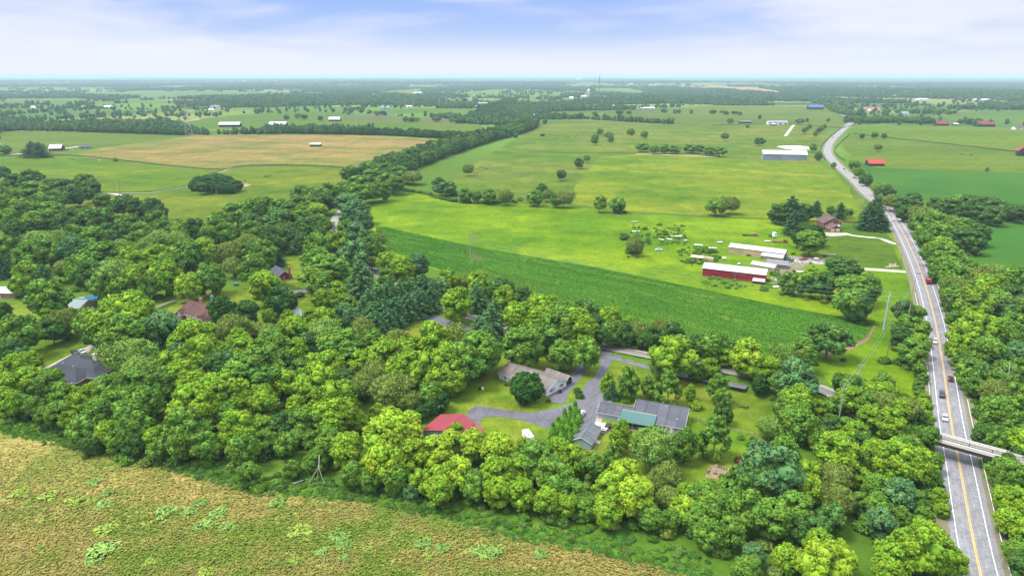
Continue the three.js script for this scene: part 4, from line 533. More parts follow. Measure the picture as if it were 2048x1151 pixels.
const lapTex = tex(256, (u, v) => { const r = v * 16, f = r - Math.floor(r), n = fbm(u * 4, v * 4, 3, 3, 4), k = 0.86 + 0.10 * (n - 0.5) - (f < 0.12 ? 0.22 : 0); return [k, k, k]; });
const brickTex = tex(512, (u, v) => { const row = v * 32, r = Math.floor(row), x = u * 12 + (r % 2) * 0.5, i = Math.floor(x), m = (row - r) < 0.14 || (x - i) < 0.06, c = hash2(((i % 12) + 12) % 12, r, 4), k = 0.66 + 0.5 * (c - 0.5); return m ? [0.8, 0.78, 0.74] : [k, k * 0.92, k * 0.88]; });
const sh = (r, g, b) => std(r, g, b, 0.9, { map: rep(shingleTex, 0.12, 0.12) }), metal = (r, g, b, rough = 0.5) => std(r, g, b, rough, { map: rep(metalTex, 0.06, 0.06), metalness: 0.0 }), plank = (r, g, b) => std(r, g, b, 0.9, { map: rep(plankTex, 0.2, 0.12) }), lap = (r, g, b) => std(r, g, b, 0.75, { map: rep(lapTex, 0.3, 0.3) }), brick = (r, g, b) => std(r, g, b, 0.9, { map: rep(brickTex, 0.33, 0.33) });
const M = { glass: std(0.02, 0.028, 0.035, 0.1), dark: std(0.016, 0.016, 0.018, 0.9), white: std(0.74, 0.74, 0.73, 0.6), cream: std(0.66, 0.54, 0.34, 0.8), pipe: std(0.75, 0.75, 0.75, 0.4), steel: std(0.45, 0.47, 0.49, 0.45, { metalness: 0.3 }), wood: std(0.20, 0.15, 0.11, 0.9), greyWood: std(0.26, 0.235, 0.20, 0.9), blackFence: std(0.035, 0.032, 0.030, 0.9), stone: std(0.35, 0.33, 0.29, 0.95, { map: grainTex }), conc: std(0.45, 0.435, 0.40, 0.9, { map: grainTex }), rubber: std(0.02, 0.02, 0.02, 0.8), red: std(0.42, 0.02, 0.02, 0.5), rust: std(0.20, 0.075, 0.035, 0.9), blue: std(0.03, 0.15, 0.4, 0.6), teal: std(0.05, 0.38, 0.38, 0.6) };
const W2 = (p) => Array.isArray(p) ? p : [p.x, p.z];
function bld({ name, label, category = 'house', A, B, D, group, up = 0 }) {   // A to B is the foot of the front wall, D the depth behind it
  A = W2(A); B = W2(B); const L = Math.hypot(B[0] - A[0], B[1] - A[1]), dx = (B[0] - A[0]) / L, dz = (B[1] - A[1]) / L, cx = (A[0] + B[0]) / 2 + dz * D / 2, cz = (A[1] + B[1]) / 2 - dx * D / 2;
  const g = thing(name, label, category, cx, height(cx, cz) + up, cz, Math.atan2(-dz, dx), group);
  return { g, L, D };
}
// walls with gable ends as one shell; the roof as two slabs. ridge along x or z; off = share of the depth (width) that lies on the +z (+x) side of the ridge
function gable(b, { L = b.L, D = b.D, x = 0, z = 0, h, rise, wall, roof, ridge = 'x', off = 0.5, over = 0.35, base = 0, trim, th = 0.16, parent = b.g, cap, ribs }) {
  const W = ridge === 'x' ? D : L, LEN = ridge === 'x' ? L : D, f = W * off, k = W - f, ym = (f - k) / 2;                        // profile across, centred
  const s = new THREE.Shape([[-W / 2, -0.4], [W / 2, -0.4], [W / 2, h], [W / 2 - f, h + rise], [-W / 2, h]].map((p) => new THREE.Vector2(...p)));
  const shell = new THREE.ExtrudeGeometry(s, { depth: LEN, bevelEnabled: false }).translate(0, 0, -LEN / 2);
  const put = (geo) => { if (ridge === 'x') geo.rotateY(-Math.PI / 2); return geo.translate(x, base, z); };               // profile +x becomes +z
  part('wall', put(shell), wall, parent);
  const slope = (run, sgn) => { const a = Math.atan2(rise, run), len = Math.hypot(run, rise) + over, g = new THREE.BoxGeometry(len, th, LEN + over * 2); g.translate(len / 2 - 0.02, th / 2 + 0.01, 0); g.rotateZ(-a); if (sgn < 0) g.rotateY(Math.PI); return g.translate(W / 2 - f, h + rise, 0); };
  const r1 = part('roof', put(slope(f, 1)), roof, parent), r2 = part('roof', put(slope(k, -1)), roof, parent);
  const bar = (run, sgn, zEnd) => { const a = Math.atan2(rise, run), len = Math.hypot(run, rise) + over + 0.03, g = new THREE.BoxGeometry(len, 0.22, 0.07).translate(len / 2, -0.02, 0).rotateZ(-a); if (sgn < 0) g.rotateY(Math.PI); return g.translate(W / 2 - f, h + rise, zEnd); };
  if (trim) for (const e of [-1, 1]) { part('fascia', put(merge([bar(f, 1, e * (LEN / 2 + over + 0.04)), bar(k, -1, e * (LEN / 2 + over + 0.04))])), trim, parent); const run = e > 0 ? f : k, drop = rise / run * over * 0.9; part('gutter', put(new THREE.BoxGeometry(0.12, 0.16, LEN + over * 2 + 0.1).translate(e > 0 ? W / 2 + over * 0.95 : -W / 2 - over * 0.95, h - drop - 0.02, 0)), trim, parent); }
  if (cap) part('ridge_cap', put(box(0.4, 0.08, LEN + over * 2 + 0.04, W / 2 - f, h + rise + th + 0.03, 0)), cap, parent);
  if (ribs) for (const [run, sgn] of [[f, 1], [k, -1]]) { const a = Math.atan2(rise, run), len = Math.hypot(run, rise) + over, list = []; for (let q = -LEN / 2 - over + 0.1; q < LEN / 2 + over; q += ribs) { const g = new THREE.BoxGeometry(len, 0.06, 0.07).translate(len / 2, th + 0.035, 0).rotateZ(-a); if (sgn < 0) g.rotateY(Math.PI); list.push(g.translate(W / 2 - f, h + rise, q)); } part('roof_seams', put(merge(list)), roof, parent, null, 'stuff'); }
  return { f, k, r1, r2 };
}
function face(b, side, L = b.L, D = b.D, x = 0, z = 0) { const g = new THREE.Matrix4(); const r = { F: 0, R: Math.PI / 2, B: Math.PI, L: -Math.PI / 2 }[side]; g.makeRotationY(r); const d = side === 'F' || side === 'B' ? D / 2 : L / 2; const n = [Math.sin(r) * d + x, 0, Math.cos(r) * d + z]; return g.setPosition(...n); }
function frameGeo(w, h, bars = 1, t = 0.09, d = 0.07) { const l = [box(w, t, d, 0, h - t / 2, d / 2), box(w, t, d * 1.5, 0, t / 2, d * 0.75), box(t, h - 2 * t, d, -w / 2 + t / 2, h / 2, d / 2), box(t, h - 2 * t, d, w / 2 - t / 2, h / 2, d / 2), box(w - 2 * t, t * 0.7, d * 0.8, 0, h / 2, d * 0.4)]; for (let i = 1; i < bars; i++) l.push(box(t * 0.8, h - 2 * t, d * 0.8, -w / 2 + w * i / bars, h / 2, d * 0.4)); return merge(l); }
function win(b, side, u, y, w, h, { bars = 1, mat = M.white, L, D, x = 0, z = 0, glass = M.glass } = {}) { const m = face(b, side, L, D, x, z).multiply(new THREE.Matrix4().makeTranslation(u, y, 0.004)), f = part('window', frameGeo(w, h, bars).applyMatrix4(m), mat, b.g); part('pane', box(w - 0.1, h - 0.1, 0.03, 0, h / 2, 0.016).applyMatrix4(m), glass, f); return f; }
function door(b, side, u, w, h, mat = M.white, { L, D, x = 0, z = 0, y = 0.12, panels = 0, name = 'door' } = {}) { const m = face(b, side, L, D, x, z).multiply(new THREE.Matrix4().makeTranslation(u, y, 0.004)), d = part(name, merge([box(w, h, 0.06, 0, h / 2, 0.03), ...Array.from({ length: panels }, (_, i) => box(w * 0.92, h / panels * 0.78, 0.03, 0, h / panels * (i + 0.5), 0.07))]).applyMatrix4(m), mat, b.g); if (name === 'door') part('handle', box(0.1, 0.12, 0.08, w * 0.38, h * 0.48, 0.1).applyMatrix4(m), M.steel, d); return d; }
const vent = (b, x, y, z, h = 0.5) => part('vent_pipe', merge([cyl(0.09, 0.09, h, x, y, z, 8), cyl(0.16, 0.16, 0.1, x, y + h, z, 8)]), M.pipe, b.g);

// -- the white ranch house
{
  const b = bld({ name: 'ranch_house', label: 'long white ranch house with a grey-brown roof beside the dark round tree', A: G(997.6, 757.6), B: G(1092.3, 794), D: 12.5 });
  const roof = sh(0.235, 0.205, 0.175), wall = lap(0.78, 0.80, 0.82);
  gable(b, { h: 2.7, rise: 2.5, wall, roof, trim: M.white, over: 0.45, cap: roof });
  const w = b.L / 2;
  for (const [u, s] of [[-w + 3.4, 1.1], [-w + 7, 1.1], [2, 1.4], [w - 2.2, 1.2]]) win(b, 'F', u, 1.0, s, 1.4, { mat: M.white });
  for (const [u, s] of [[-3.2, 1.0], [-1.6, 1.0], [3.2, 1.5]]) win(b, 'R', u, 1.0, s, 1.4);
  for (const [u, s] of [[-3.2, 1.0], [3.2, 1.5]]) for (const e of [-1, 1]) part('shutter', box(0.32, 1.4, 0.05, 0, 1.7, 0.03).applyMatrix4(face(b, 'R')).applyMatrix4(new THREE.Matrix4().makeTranslation(0, 0, -(u + e * (s / 2 + 0.2)))), std(0.03, 0.04, 0.07, 0.6), b.g);
  door(b, 'F', w - 0.9 - 3, 0.95, 2.05);
  gable(b, { L: 10.5, D: 4.2, x: w - 5.4, z: -b.D / 2 - 1.6, h: 2.5, rise: 1.5, ridge: 'x', off: 0.55, wall: M.dark, roof, trim: M.white, th: 0.14, base: 0.02 });
  for (const u of [w + 0.2, w - 3, w - 6.2, w - 9.8]) part('porch_post', box(0.16, 2.5, 0.16, u, 1.25, -b.D / 2 - 3.75), M.white, b.g);
  part('foundation', box(b.L + 0.1, 0.35, b.D + 0.1, 0, 0.1, 0), M.stone, b.g);
  vent(b, 1, 4.6, 1.6); vent(b, 5, 4.4, 2.0, 0.4); part('vent_box', box(0.5, 0.35, 0.5, 3, 4.75, 1.5), M.dark, b.g); part('vent_box', box(0.4, 0.3, 0.4, 8, 4.1, 3.2), M.greyWood, b.g);
  part('utility_mast', cyl(0.07, 0.05, 4, w + 0.25, 0, 2, 6), M.pipe, b.g);
}
// -- the grey house with the teal porch roof
{
  const b = bld({ name: 'grey_house', label: 'long grey house with a grey shingle roof and a teal metal porch roof', A: [41.1, -211.6], B: [57.7, -205.1], D: 13.2 });
  const roof = sh(0.115, 0.12, 0.145), wall = lap(0.36, 0.41, 0.47), w = b.L / 2;
  gable(b, { h: 2.7, rise: 2.35, off: 0.81, wall, roof, trim: M.white, over: 0.4, cap: roof });
  gable(b, { L: 12.2, D: 8.2, x: -w - 5.9, z: 1.2, h: 2.5, rise: 1.55, off: 0.55, wall, roof, trim: M.white, over: 0.35, cap: roof });
  win(b, 'F', w - 6.2, 0.9, 0.95, 1.5, { bars: 1 }); win(b, 'F', w - 2.4, 0.9, 1.3, 1.4, { bars: 2 }); door(b, 'F', w - 4.0, 1.0, 2.05);
  for (const [u, s] of [[-9.3 - 1.2, 0.9], [-9.3 + 0.6, 0.9]]) win(b, 'F', u - 2.6, 1.0, s, 1.25, { L: 12.2, D: 8.2, z: 1.2 });
  door(b, 'F', -w - 4.2, 1.3, 2.1, M.white, { L: 12.2, D: 8.2, z: 1.2 });
  win(b, 'R', 3.5, 1.0, 1.2, 1.3); win(b, 'R', -3.5, 1.0, 1.2, 1.3);
  part('foundation', box(b.L + 0.1, 0.3, b.D + 0.1, 0, 0.05, 0), M.stone, b.g);
  for (const [x, y, z] of [[1.5, 4.55, -2.8], [w - 2.6, 3.55, 3.3], [-w - 6.2, 3.5, 0.4], [-w - 9.4, 3.1, 2.4]]) vent(b, x, y, z, 0.45);
  // porch
  const teal = std(0.085, 0.205, 0.185, 0.6, { map: rep(metalTex, 0.06, 0.06) }), run = 6.3, a = Math.atan2(1.25, run), len = Math.hypot(run, 1.25), px = -6.7, pw = 12.0, tilt = (g) => g.rotateX(a).translate(px, 3.98, 3.35);
  const slab = part('porch_roof', tilt(box(pw, 0.08, len, 0, 0.04, len / 2)), teal, b.g, 'teal ribbed metal roof');
  const seam = []; for (let q = -pw / 2 + 0.1; q < pw / 2; q += 0.66) seam.push(tilt(box(0.16, 0.17, len, q, 0.15, len / 2))); part('roof_seams', merge(seam), teal, slab, null, 'stuff');
  part('porch_flashing', tilt(box(pw + 0.1, 0.12, 0.22, 0, 0.1, 0)), std(0.5, 0.42, 0.28, 0.7), slab);
  for (let i = 0; i < 6; i++) part('porch_post', box(0.14, 2.5, 0.14, px - pw / 2 + 0.3 + i * (pw - 0.6) / 5, 1.25, 9.15), M.greyWood, b.g);
  part('porch_screen', merge([box(pw - 0.7, 2.35, 0.03, px, 1.25, 9.05), box(0.03, 2.4, 2.3, px + pw / 2 - 0.25, 1.25, 7.9)]), std(0.02, 0.022, 0.025, 0.7), b.g, 'dark insect screen of the porch');
  part('porch_rail', box(pw - 0.5, 0.1, 0.1, px, 0.95, 9.12), M.greyWood, b.g); part('porch_floor', box(pw, 0.18, 3.0, px, 0.16, 8.0), M.greyWood, b.g);
  const t = thing('picnic_table', 'white picnic table with benches at the wing of the grey house', 'table', 31.6, 0.1, -208.6, -0.4);
  part('table_top', box(2.0, 0.06, 0.9, 0, 0.75, 0), M.white, t); for (const e of [-1, 1]) { part('bench', box(2.0, 0.05, 0.3, 0, 0.45, e * 0.8), M.white, t); part('leg', merge([rod([e * 0.8, 0, -0.75], [e * 0.8, 0.74, 0.2], 0.05), rod([e * 0.8, 0, 0.75], [e * 0.8, 0.74, -0.2], 0.05)]), M.white, t); }
  const d = thing('garden_deck', 'white railed step deck at the corner of the grey house', 'deck', 30.6, 0.1, -212.0, -0.37);
  part('platform', box(3.4, 0.4, 2.4, 0, 0.25, 0), M.white, d); for (const [x, z] of [[-1.6, -1.1], [1.6, -1.1], [-1.6, 1.1], [1.6, 1.1]]) part('post', box(0.1, 1.3, 0.1, x, 0.65, z), M.white, d); part('rail', merge([box(3.3, 0.08, 0.06, 0, 1.25, 1.1), box(3.3, 0.06, 0.05, 0, 0.85, 1.1), box(0.06, 0.08, 2.2, -1.6, 1.25, 0)]), M.white, d);
  const q = thing('barbecue_grill', 'black barbecue grill standing on the dark mulch patio', 'grill', 33.6, 0.1, -209.4, 0.3);
  part('lid', new THREE.SphereGeometry(0.42, 12, 6, 0, 6.283, 0, 1.57).scale(1.3, 0.8, 0.8).translate(0, 0.85, 0), M.dark, q); part('body', box(1.05, 0.4, 0.6, 0, 0.65, 0), M.dark, q); part('leg', merge([box(0.06, 0.5, 0.06, -0.45, 0.25, 0.2), box(0.06, 0.5, 0.06, 0.45, 0.25, 0.2), box(0.06, 0.5, 0.06, -0.45, 0.25, -0.2), box(0.06, 0.5, 0.06, 0.45, 0.25, -0.2)]), M.steel, q);
  for (const [x, z, tn, lb] of [[50.2, -203.0, 0.4, 'white reclining garden chair by the grey house wall, nearer the porch'], [52.1, -202.0, -0.6, 'white reclining garden chair by the grey house wall, nearer the oval tree']]) {
    const c = thing('garden_chair', lb, 'chair', x, 0.2, z, tn, 'garden chairs on the patio slab'); part('seat', box(0.7, 0.08, 0.8, 0, 0.4, 0), M.white, c); part('backrest', box(0.7, 0.8, 0.07, 0, 0, 0).rotateX(-0.4).translate(0, 0.8, -0.5), M.white, c);
    for (const [u, v] of [[-0.3, -0.35], [0.3, -0.35], [-0.3, 0.35], [0.3, 0.35]]) part('leg', box(0.07, 0.4, 0.07, u, 0.2, v), M.white, c);
  }
}
// -- its garage
{
  const b = bld({ name: 'garage', label: 'small grey gabled garage beside the row of arborvitae', category: 'garage', A: G(1144, 892), B: G(1182, 900), D: 10.6 }), roof = sh(0.165, 0.19, 0.205), wall = lap(0.33, 0.40, 0.47);
  gable(b, { h: 2.55, rise: 1.55, ridge: 'z', wall, roof, trim: M.white, over: 0.35, cap: roof });
  part('foundation', box(b.L + 0.1, 0.4, b.D + 0.1, 0, 0.05, 0), brick(0.40, 0.24, 0.18), b.g);
  door(b, 'R', 0.5, 1.0, 2.05); win(b, 'R', 3.2, 1.0, 0.9, 1.1); door(b, 'B', 0, 4.8, 2.2, M.white, { name: 'garage_door', panels: 4 });
  part('step', box(1.4, 0.25, 2.0, b.L / 2 + 0.75, 0.1, -0.5), std(0.5, 0.38, 0.3, 0.9), b.g);
  for (let i = 0; i < 9; i++) { const s = thing('edging_stone', `grey edging stone along the garage wall, ${ordinal(i + 1)} from the back`, 'stone', 0, 0, 0, i, 'edging stones beside the garage'); const p = new THREE.Vector3(b.L / 2 + 0.9, 0, 0.8 + i * 0.55).applyMatrix4(b.g.matrixWorld.compose(b.g.position, b.g.quaternion, b.g.scale)); s.position.set(p.x, 0.2, p.z); part('rock', new THREE.DodecahedronGeometry(0.24, 0).scale(1.2, 0.7, 1), M.stone, s); }
}
// -- the red-roofed barn
{
  const b = bld({ name: 'red_roof_barn', label: 'grey metal barn with a faded red roof behind the front tree line', category: 'barn', A: [-29.8, -203.2], B: [-17.9, -197.6], D: 11.8 }), roof = std(0.33, 0.048, 0.062, 0.6, { map: rep(metalTex, 0.06, 0.06) }), wall = std(0.50, 0.50, 0.49, 0.7, { map: rep(plankTex, 0.1, 0.05) });
  gable(b, { h: 3.0, rise: 2.0, ridge: 'z', off: 0.36, wall, roof, over: 0.4, cap: roof, ribs: 0.9 });
  const x = b.L / 2, sl = (g) => g.rotateZ(-0.16).translate(x + 0.1, 2.75, 0);
  part('lean_to_roof', sl(box(4.2, 0.12, 8.6, 2.1, 0, -1.2)), roof, b.g, 'lower red lean-to roof'); for (const z of [-5, -1.2, 2.6]) part('lean_to_post', cyl(0.09, 0.09, 2.2, x + 3.8, 0, z, 6), M.greyWood, b.g);
  door(b, 'F', -0.5, 3.4, 2.7, M.white, { name: 'sliding_door' }); win(b, 'F', -4.4, 1.1, 1.0, 0.9);
  const h = thing('basketball_hoop', 'white basketball backboard on a pole behind the red-roofed barn', 'basketball hoop', -26.6, 0.1, -219.4, 0.5);
  part('pole', merge([cyl(0.08, 0.08, 3.0, 0, 0, 0, 8), rod([0, 2.9, 0], [0, 3.3, 0.7], 0.06)]), M.steel, h); part('backboard', box(1.8, 1.1, 0.05, 0, 3.4, 0.75), M.white, h); part('hoop', new THREE.TorusGeometry(0.23, 0.025, 6, 16).rotateX(1.57).translate(0, 3.05, 1.05), std(0.7, 0.15, 0.03), h); part('base', box(1.0, 0.25, 0.8, 0, 0.12, -0.2), M.dark, h);
  const s = thing('red_shed', 'tiny red-roofed shed beside the grey metal barn', 'shed', -17.4, 0.1, -193.2, 0.5); const sb = { g: s, L: 3.2, D: 3.6 }; gable(sb, { h: 2.1, rise: 0.8, wall, roof, over: 0.25 }); door(sb, 'F', 0, 0.9, 1.8, M.greyWood);
}
// -- the dark hip-roofed house
function hip(b, { L, D, x = 0, z = 0, h, rise, wall, roof, over = 0.6, trim = M.white, turn = 0 }) {
  const m = new THREE.Matrix4().makeRotationY(turn).setPosition(x, 0, z);
  part('wall', box(L, h + 0.4, D, 0, h / 2 - 0.2, 0).applyMatrix4(m), wall, b.g);
  const a = L / 2 + over, d = D / 2 + over, y = h - 0.1, t = h + rise, r = Math.max(0.3, L / 2 - D / 2), V = [[-a, y, d], [a, y, d], [a, y, -d], [-a, y, -d], [-r, t, 0], [r, t, 0]];
  const tri = (...q) => { const g = new THREE.BufferGeometry(), P = []; for (const i of q) P.push(...V[i]); g.setAttribute('position', new THREE.Float32BufferAttribute(P, 3)); g.setAttribute('uv', new THREE.Float32BufferAttribute(q.flatMap((i) => [V[i][0] + V[i][2] * 0.3, V[i][1] * 2 + Math.abs(V[i][2])]), 2)); g.computeVertexNormals(); return g.applyMatrix4(m); };
  part('roof', tri(0, 1, 5, 0, 5, 4), roof, b.g); part('roof', tri(2, 3, 4, 2, 4, 5), roof, b.g); part('roof', tri(1, 2, 5), roof, b.g); part('roof', tri(3, 0, 4), roof, b.g);
  part('gutter', merge([box(2 * a, 0.2, 0.1, 0, y - 0.12, d), box(2 * a, 0.2, 0.1, 0, y - 0.12, -d), box(0.1, 0.2, 2 * d - 0.1, a, y - 0.12, 0), box(0.1, 0.2, 2 * d - 0.1, -a, y - 0.12, 0)]).applyMatrix4(m), trim, b.g);
  part('soffit', box(2 * a - 0.12, 0.05, 2 * d - 0.12, 0, y - 0.08, 0).applyMatrix4(m), trim, b.g);
}
{
  const b = bld({ name: 'hip_roof_house', label: 'large brick house with a dark slate-grey hip roof half hidden by trees', A: [-189, -250], B: [-164, -246], D: 15 }), roof = sh(0.062, 0.068, 0.085), wall = brick(0.30, 0.20, 0.16);
  hip(b, { L: b.L, D: b.D, h: 2.5, rise: 4.0, wall, roof }); hip(b, { L: 9.5, D: 11, x: 3.6, z: 7.2, h: 2.46, rise: 3.1, wall, roof }); hip(b, { L: 11, D: 8, x: -7.6, z: -7, h: 2.44, rise: 2.7, wall, roof });
  part('chimney', merge([box(1.5, 4.2, 1.2, 6.2, 6.2, -1.2), box(1.7, 0.25, 1.4, 6.2, 8.4, -1.2)]), std(0.60, 0.54, 0.42, 0.9), b.g); part('chimney', box(0.9, 2.2, 0.9, 8.4, 6.4, -4), M.stone, b.g);
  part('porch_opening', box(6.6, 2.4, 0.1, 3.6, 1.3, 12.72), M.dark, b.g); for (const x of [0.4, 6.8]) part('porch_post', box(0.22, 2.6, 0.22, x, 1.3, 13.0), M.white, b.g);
  vent(b, 1.5, 5.2, 5.4, 0.5); vent(b, -5, 5.3, 3.2, 0.4); win(b, 'L', 2, 1, 1.3, 1.4); win(b, 'F', -8, 1, 1.3, 1.4);
}
// -- the brick house with the brown roof
{
  const b = bld({ name: 'brown_roof_house', label: 'brick house with a brown gabled roof, white trim and front chimney top', A: G(358, 634), B: G(424, 653), D: 13.5 }), roof = sh(0.13, 0.058, 0.048), wall = brick(0.34, 0.23, 0.17), w = b.L / 2;
  gable(b, { h: 2.8, rise: 4.3, wall, roof, trim: M.white, over: 0.5, cap: roof });
  for (const [x, s, d] of [[-w + 2.4, 4.4, 1.8], [w - 7.6, 4.2, 2.6], [w - 3.2, 4.4, 3.4]]) gable(b, { L: s, D: d + 5, x, z: b.D / 2 + d / 2 - 2.5, h: 2.7, rise: 1.9, ridge: 'z', wall, roof, trim: M.white, over: 0.35 });
  for (const [x, s, d] of [[-w + 2.4, 1.6, 1.8], [w - 7.6, 2.0, 2.6], [w - 3.2, 1.3, 3.4]]) win(b, 'F', x, 0.9, s, 1.5, { bars: 2, z: d });
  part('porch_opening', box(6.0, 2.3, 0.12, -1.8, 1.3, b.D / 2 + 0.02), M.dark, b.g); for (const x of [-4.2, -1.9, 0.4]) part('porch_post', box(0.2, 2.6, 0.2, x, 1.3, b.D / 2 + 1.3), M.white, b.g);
  part('chimney', merge([box(1.6, 3, 1.1, -w + 6.2, 6.8, -2.2), box(1.8, 0.3, 1.3, -w + 6.2, 8.3, -2.2), cyl(0.18, 0.18, 0.5, -w + 6, 8.4, -2.2, 8)]), wall, b.g);
  const shrubs = `378 643 5 sg; 386 646 5 sy; 394 648 5 sf; 402 650 5 sY; 410 652 5 sr; 418 653 5 sg`; void shrubs;
}
// -- the red house with the chimney
{
  const b = bld({ name: 'red_house', label: 'barn-red gabled house with a tall red brick chimney and grey roof', A: [-138.1, -384.8], B: [-131.1, -390.0], D: 15 }), roof = sh(0.085, 0.095, 0.12), wall = std(0.22, 0.010, 0.014, 0.8, { map: rep(lapTex, 0.3, 0.3) });
  gable(b, { h: 2.8, rise: 3.0, ridge: 'z', wall, roof, trim: M.white, over: 0.4, cap: roof });
  part('chimney', merge([box(1.0, 7.6, 0.8, b.L / 2 - 1.4, 3.6, b.D / 2 + 0.42), box(1.2, 0.3, 1.0, b.L / 2 - 1.4, 7.5, b.D / 2 + 0.42)]), brick(0.5, 0.10, 0.08), b.g);
  win(b, 'F', -0.4, 1.2, 1.1, 1.3); part('foundation', box(b.L + 0.15, 0.5, b.D + 0.15, 0, 0.1, 0), M.white, b.g); part('downpipe', box(0.12, 2.8, 0.12, b.L / 2 + 0.1, 1.4, b.D / 2), M.white, b.g);
}
// -- houses half hidden among the trees
{
  let b = bld({ name: 'teal_roof_house', label: 'low house with a pale blue-green metal roof beside the round pool', A: [-239, -333], B: [-221, -329], D: 12 }), roof = metal(0.19, 0.26, 0.25); gable(b, { h: 2.8, rise: 2.4, wall: brick(0.34, 0.24, 0.2), roof, over: 0.5, cap: roof, trim: M.white }); win(b, 'F', 4, 1, 1.4, 1.3, { bars: 2 }); win(b, 'F', -4, 1, 1.4, 1.3, { bars: 2 });
  const p = thing('swimming_pool', 'round above-ground pool with a blue liner behind the teal-roofed house', 'pool', -227.8, 0, -351.5); part('pool_wall', new THREE.LatheGeometry([[3.6, 0], [3.75, 0], [3.75, 1.25], [3.55, 1.3], [3.55, 0.9]].map((q) => new THREE.Vector2(...q)), 28), std(0.12, 0.32, 0.5, 0.5), p); part('water', new THREE.CircleGeometry(3.56, 28).rotateX(-1.5708).translate(0, 1.02, 0), std(0.03, 0.16, 0.25, 0.08), p); part('pool_deck', box(3.2, 0.15, 2.2, -5.2, 1.1, 0.4), M.greyWood, p); part('ladder', merge([rod([-3.4, 0, 1], [-3.6, 1.9, 1], 0.04), rod([-3.4, 0, 1.5], [-3.6, 1.9, 1.5], 0.04)]), M.white, p);
  b = bld({ name: 'brick_cottage', label: 'small brick cottage with a white metal roof at the far left edge', A: [-290, -354], B: [-271, -353.5], D: 9 }); roof = metal(0.62, 0.62, 0.62); gable(b, { h: 3.0, rise: 2.0, wall: brick(0.42, 0.2, 0.15), roof, over: 0.5, cap: roof }); win(b, 'F', 5.5, 1.1, 1.1, 1.3); win(b, 'F', -3.5, 1.1, 1.1, 1.3); door(b, 'F', 1, 1, 2.1);
  b = bld({ name: 'white_cottage', label: 'white cottage showing a pale roof between the light green trees', A: [-120, -312], B: [-104, -317], D: 9 }); roof = metal(0.5, 0.54, 0.58); gable(b, { h: 2.8, rise: 2.2, wall: lap(0.74, 0.76, 0.78), roof, over: 0.4, cap: roof }); win(b, 'F', 4, 1, 1.2, 1.3); win(b, 'F', -2, 1, 1.2, 1.3);
  b = bld({ name: 'hidden_house', label: 'grey-roofed house hidden in the trees behind the red house', A: [-152, -452], B: [-138, -450], D: 9 }); roof = sh(0.35, 0.35, 0.37); gable(b, { h: 2.8, rise: 2.4, wall: lap(0.6, 0.6, 0.6), roof, over: 0.4, cap: roof }); win(b, 'F', 3, 1, 1.2, 1.3);
  b = bld({ name: 'garden_shed', label: 'small grey shed under the trees beyond the blue spruce', category: 'shed', A: [-232, -366], B: [-225, -364], D: 5 }); roof = metal(0.4, 0.4, 0.42); gable(b, { h: 2.6, rise: 1.4, wall: plank(0.42, 0.38, 0.34), roof, over: 0.3, cap: roof }); door(b, 'F', 0, 1.4, 2.1, M.greyWood);
}
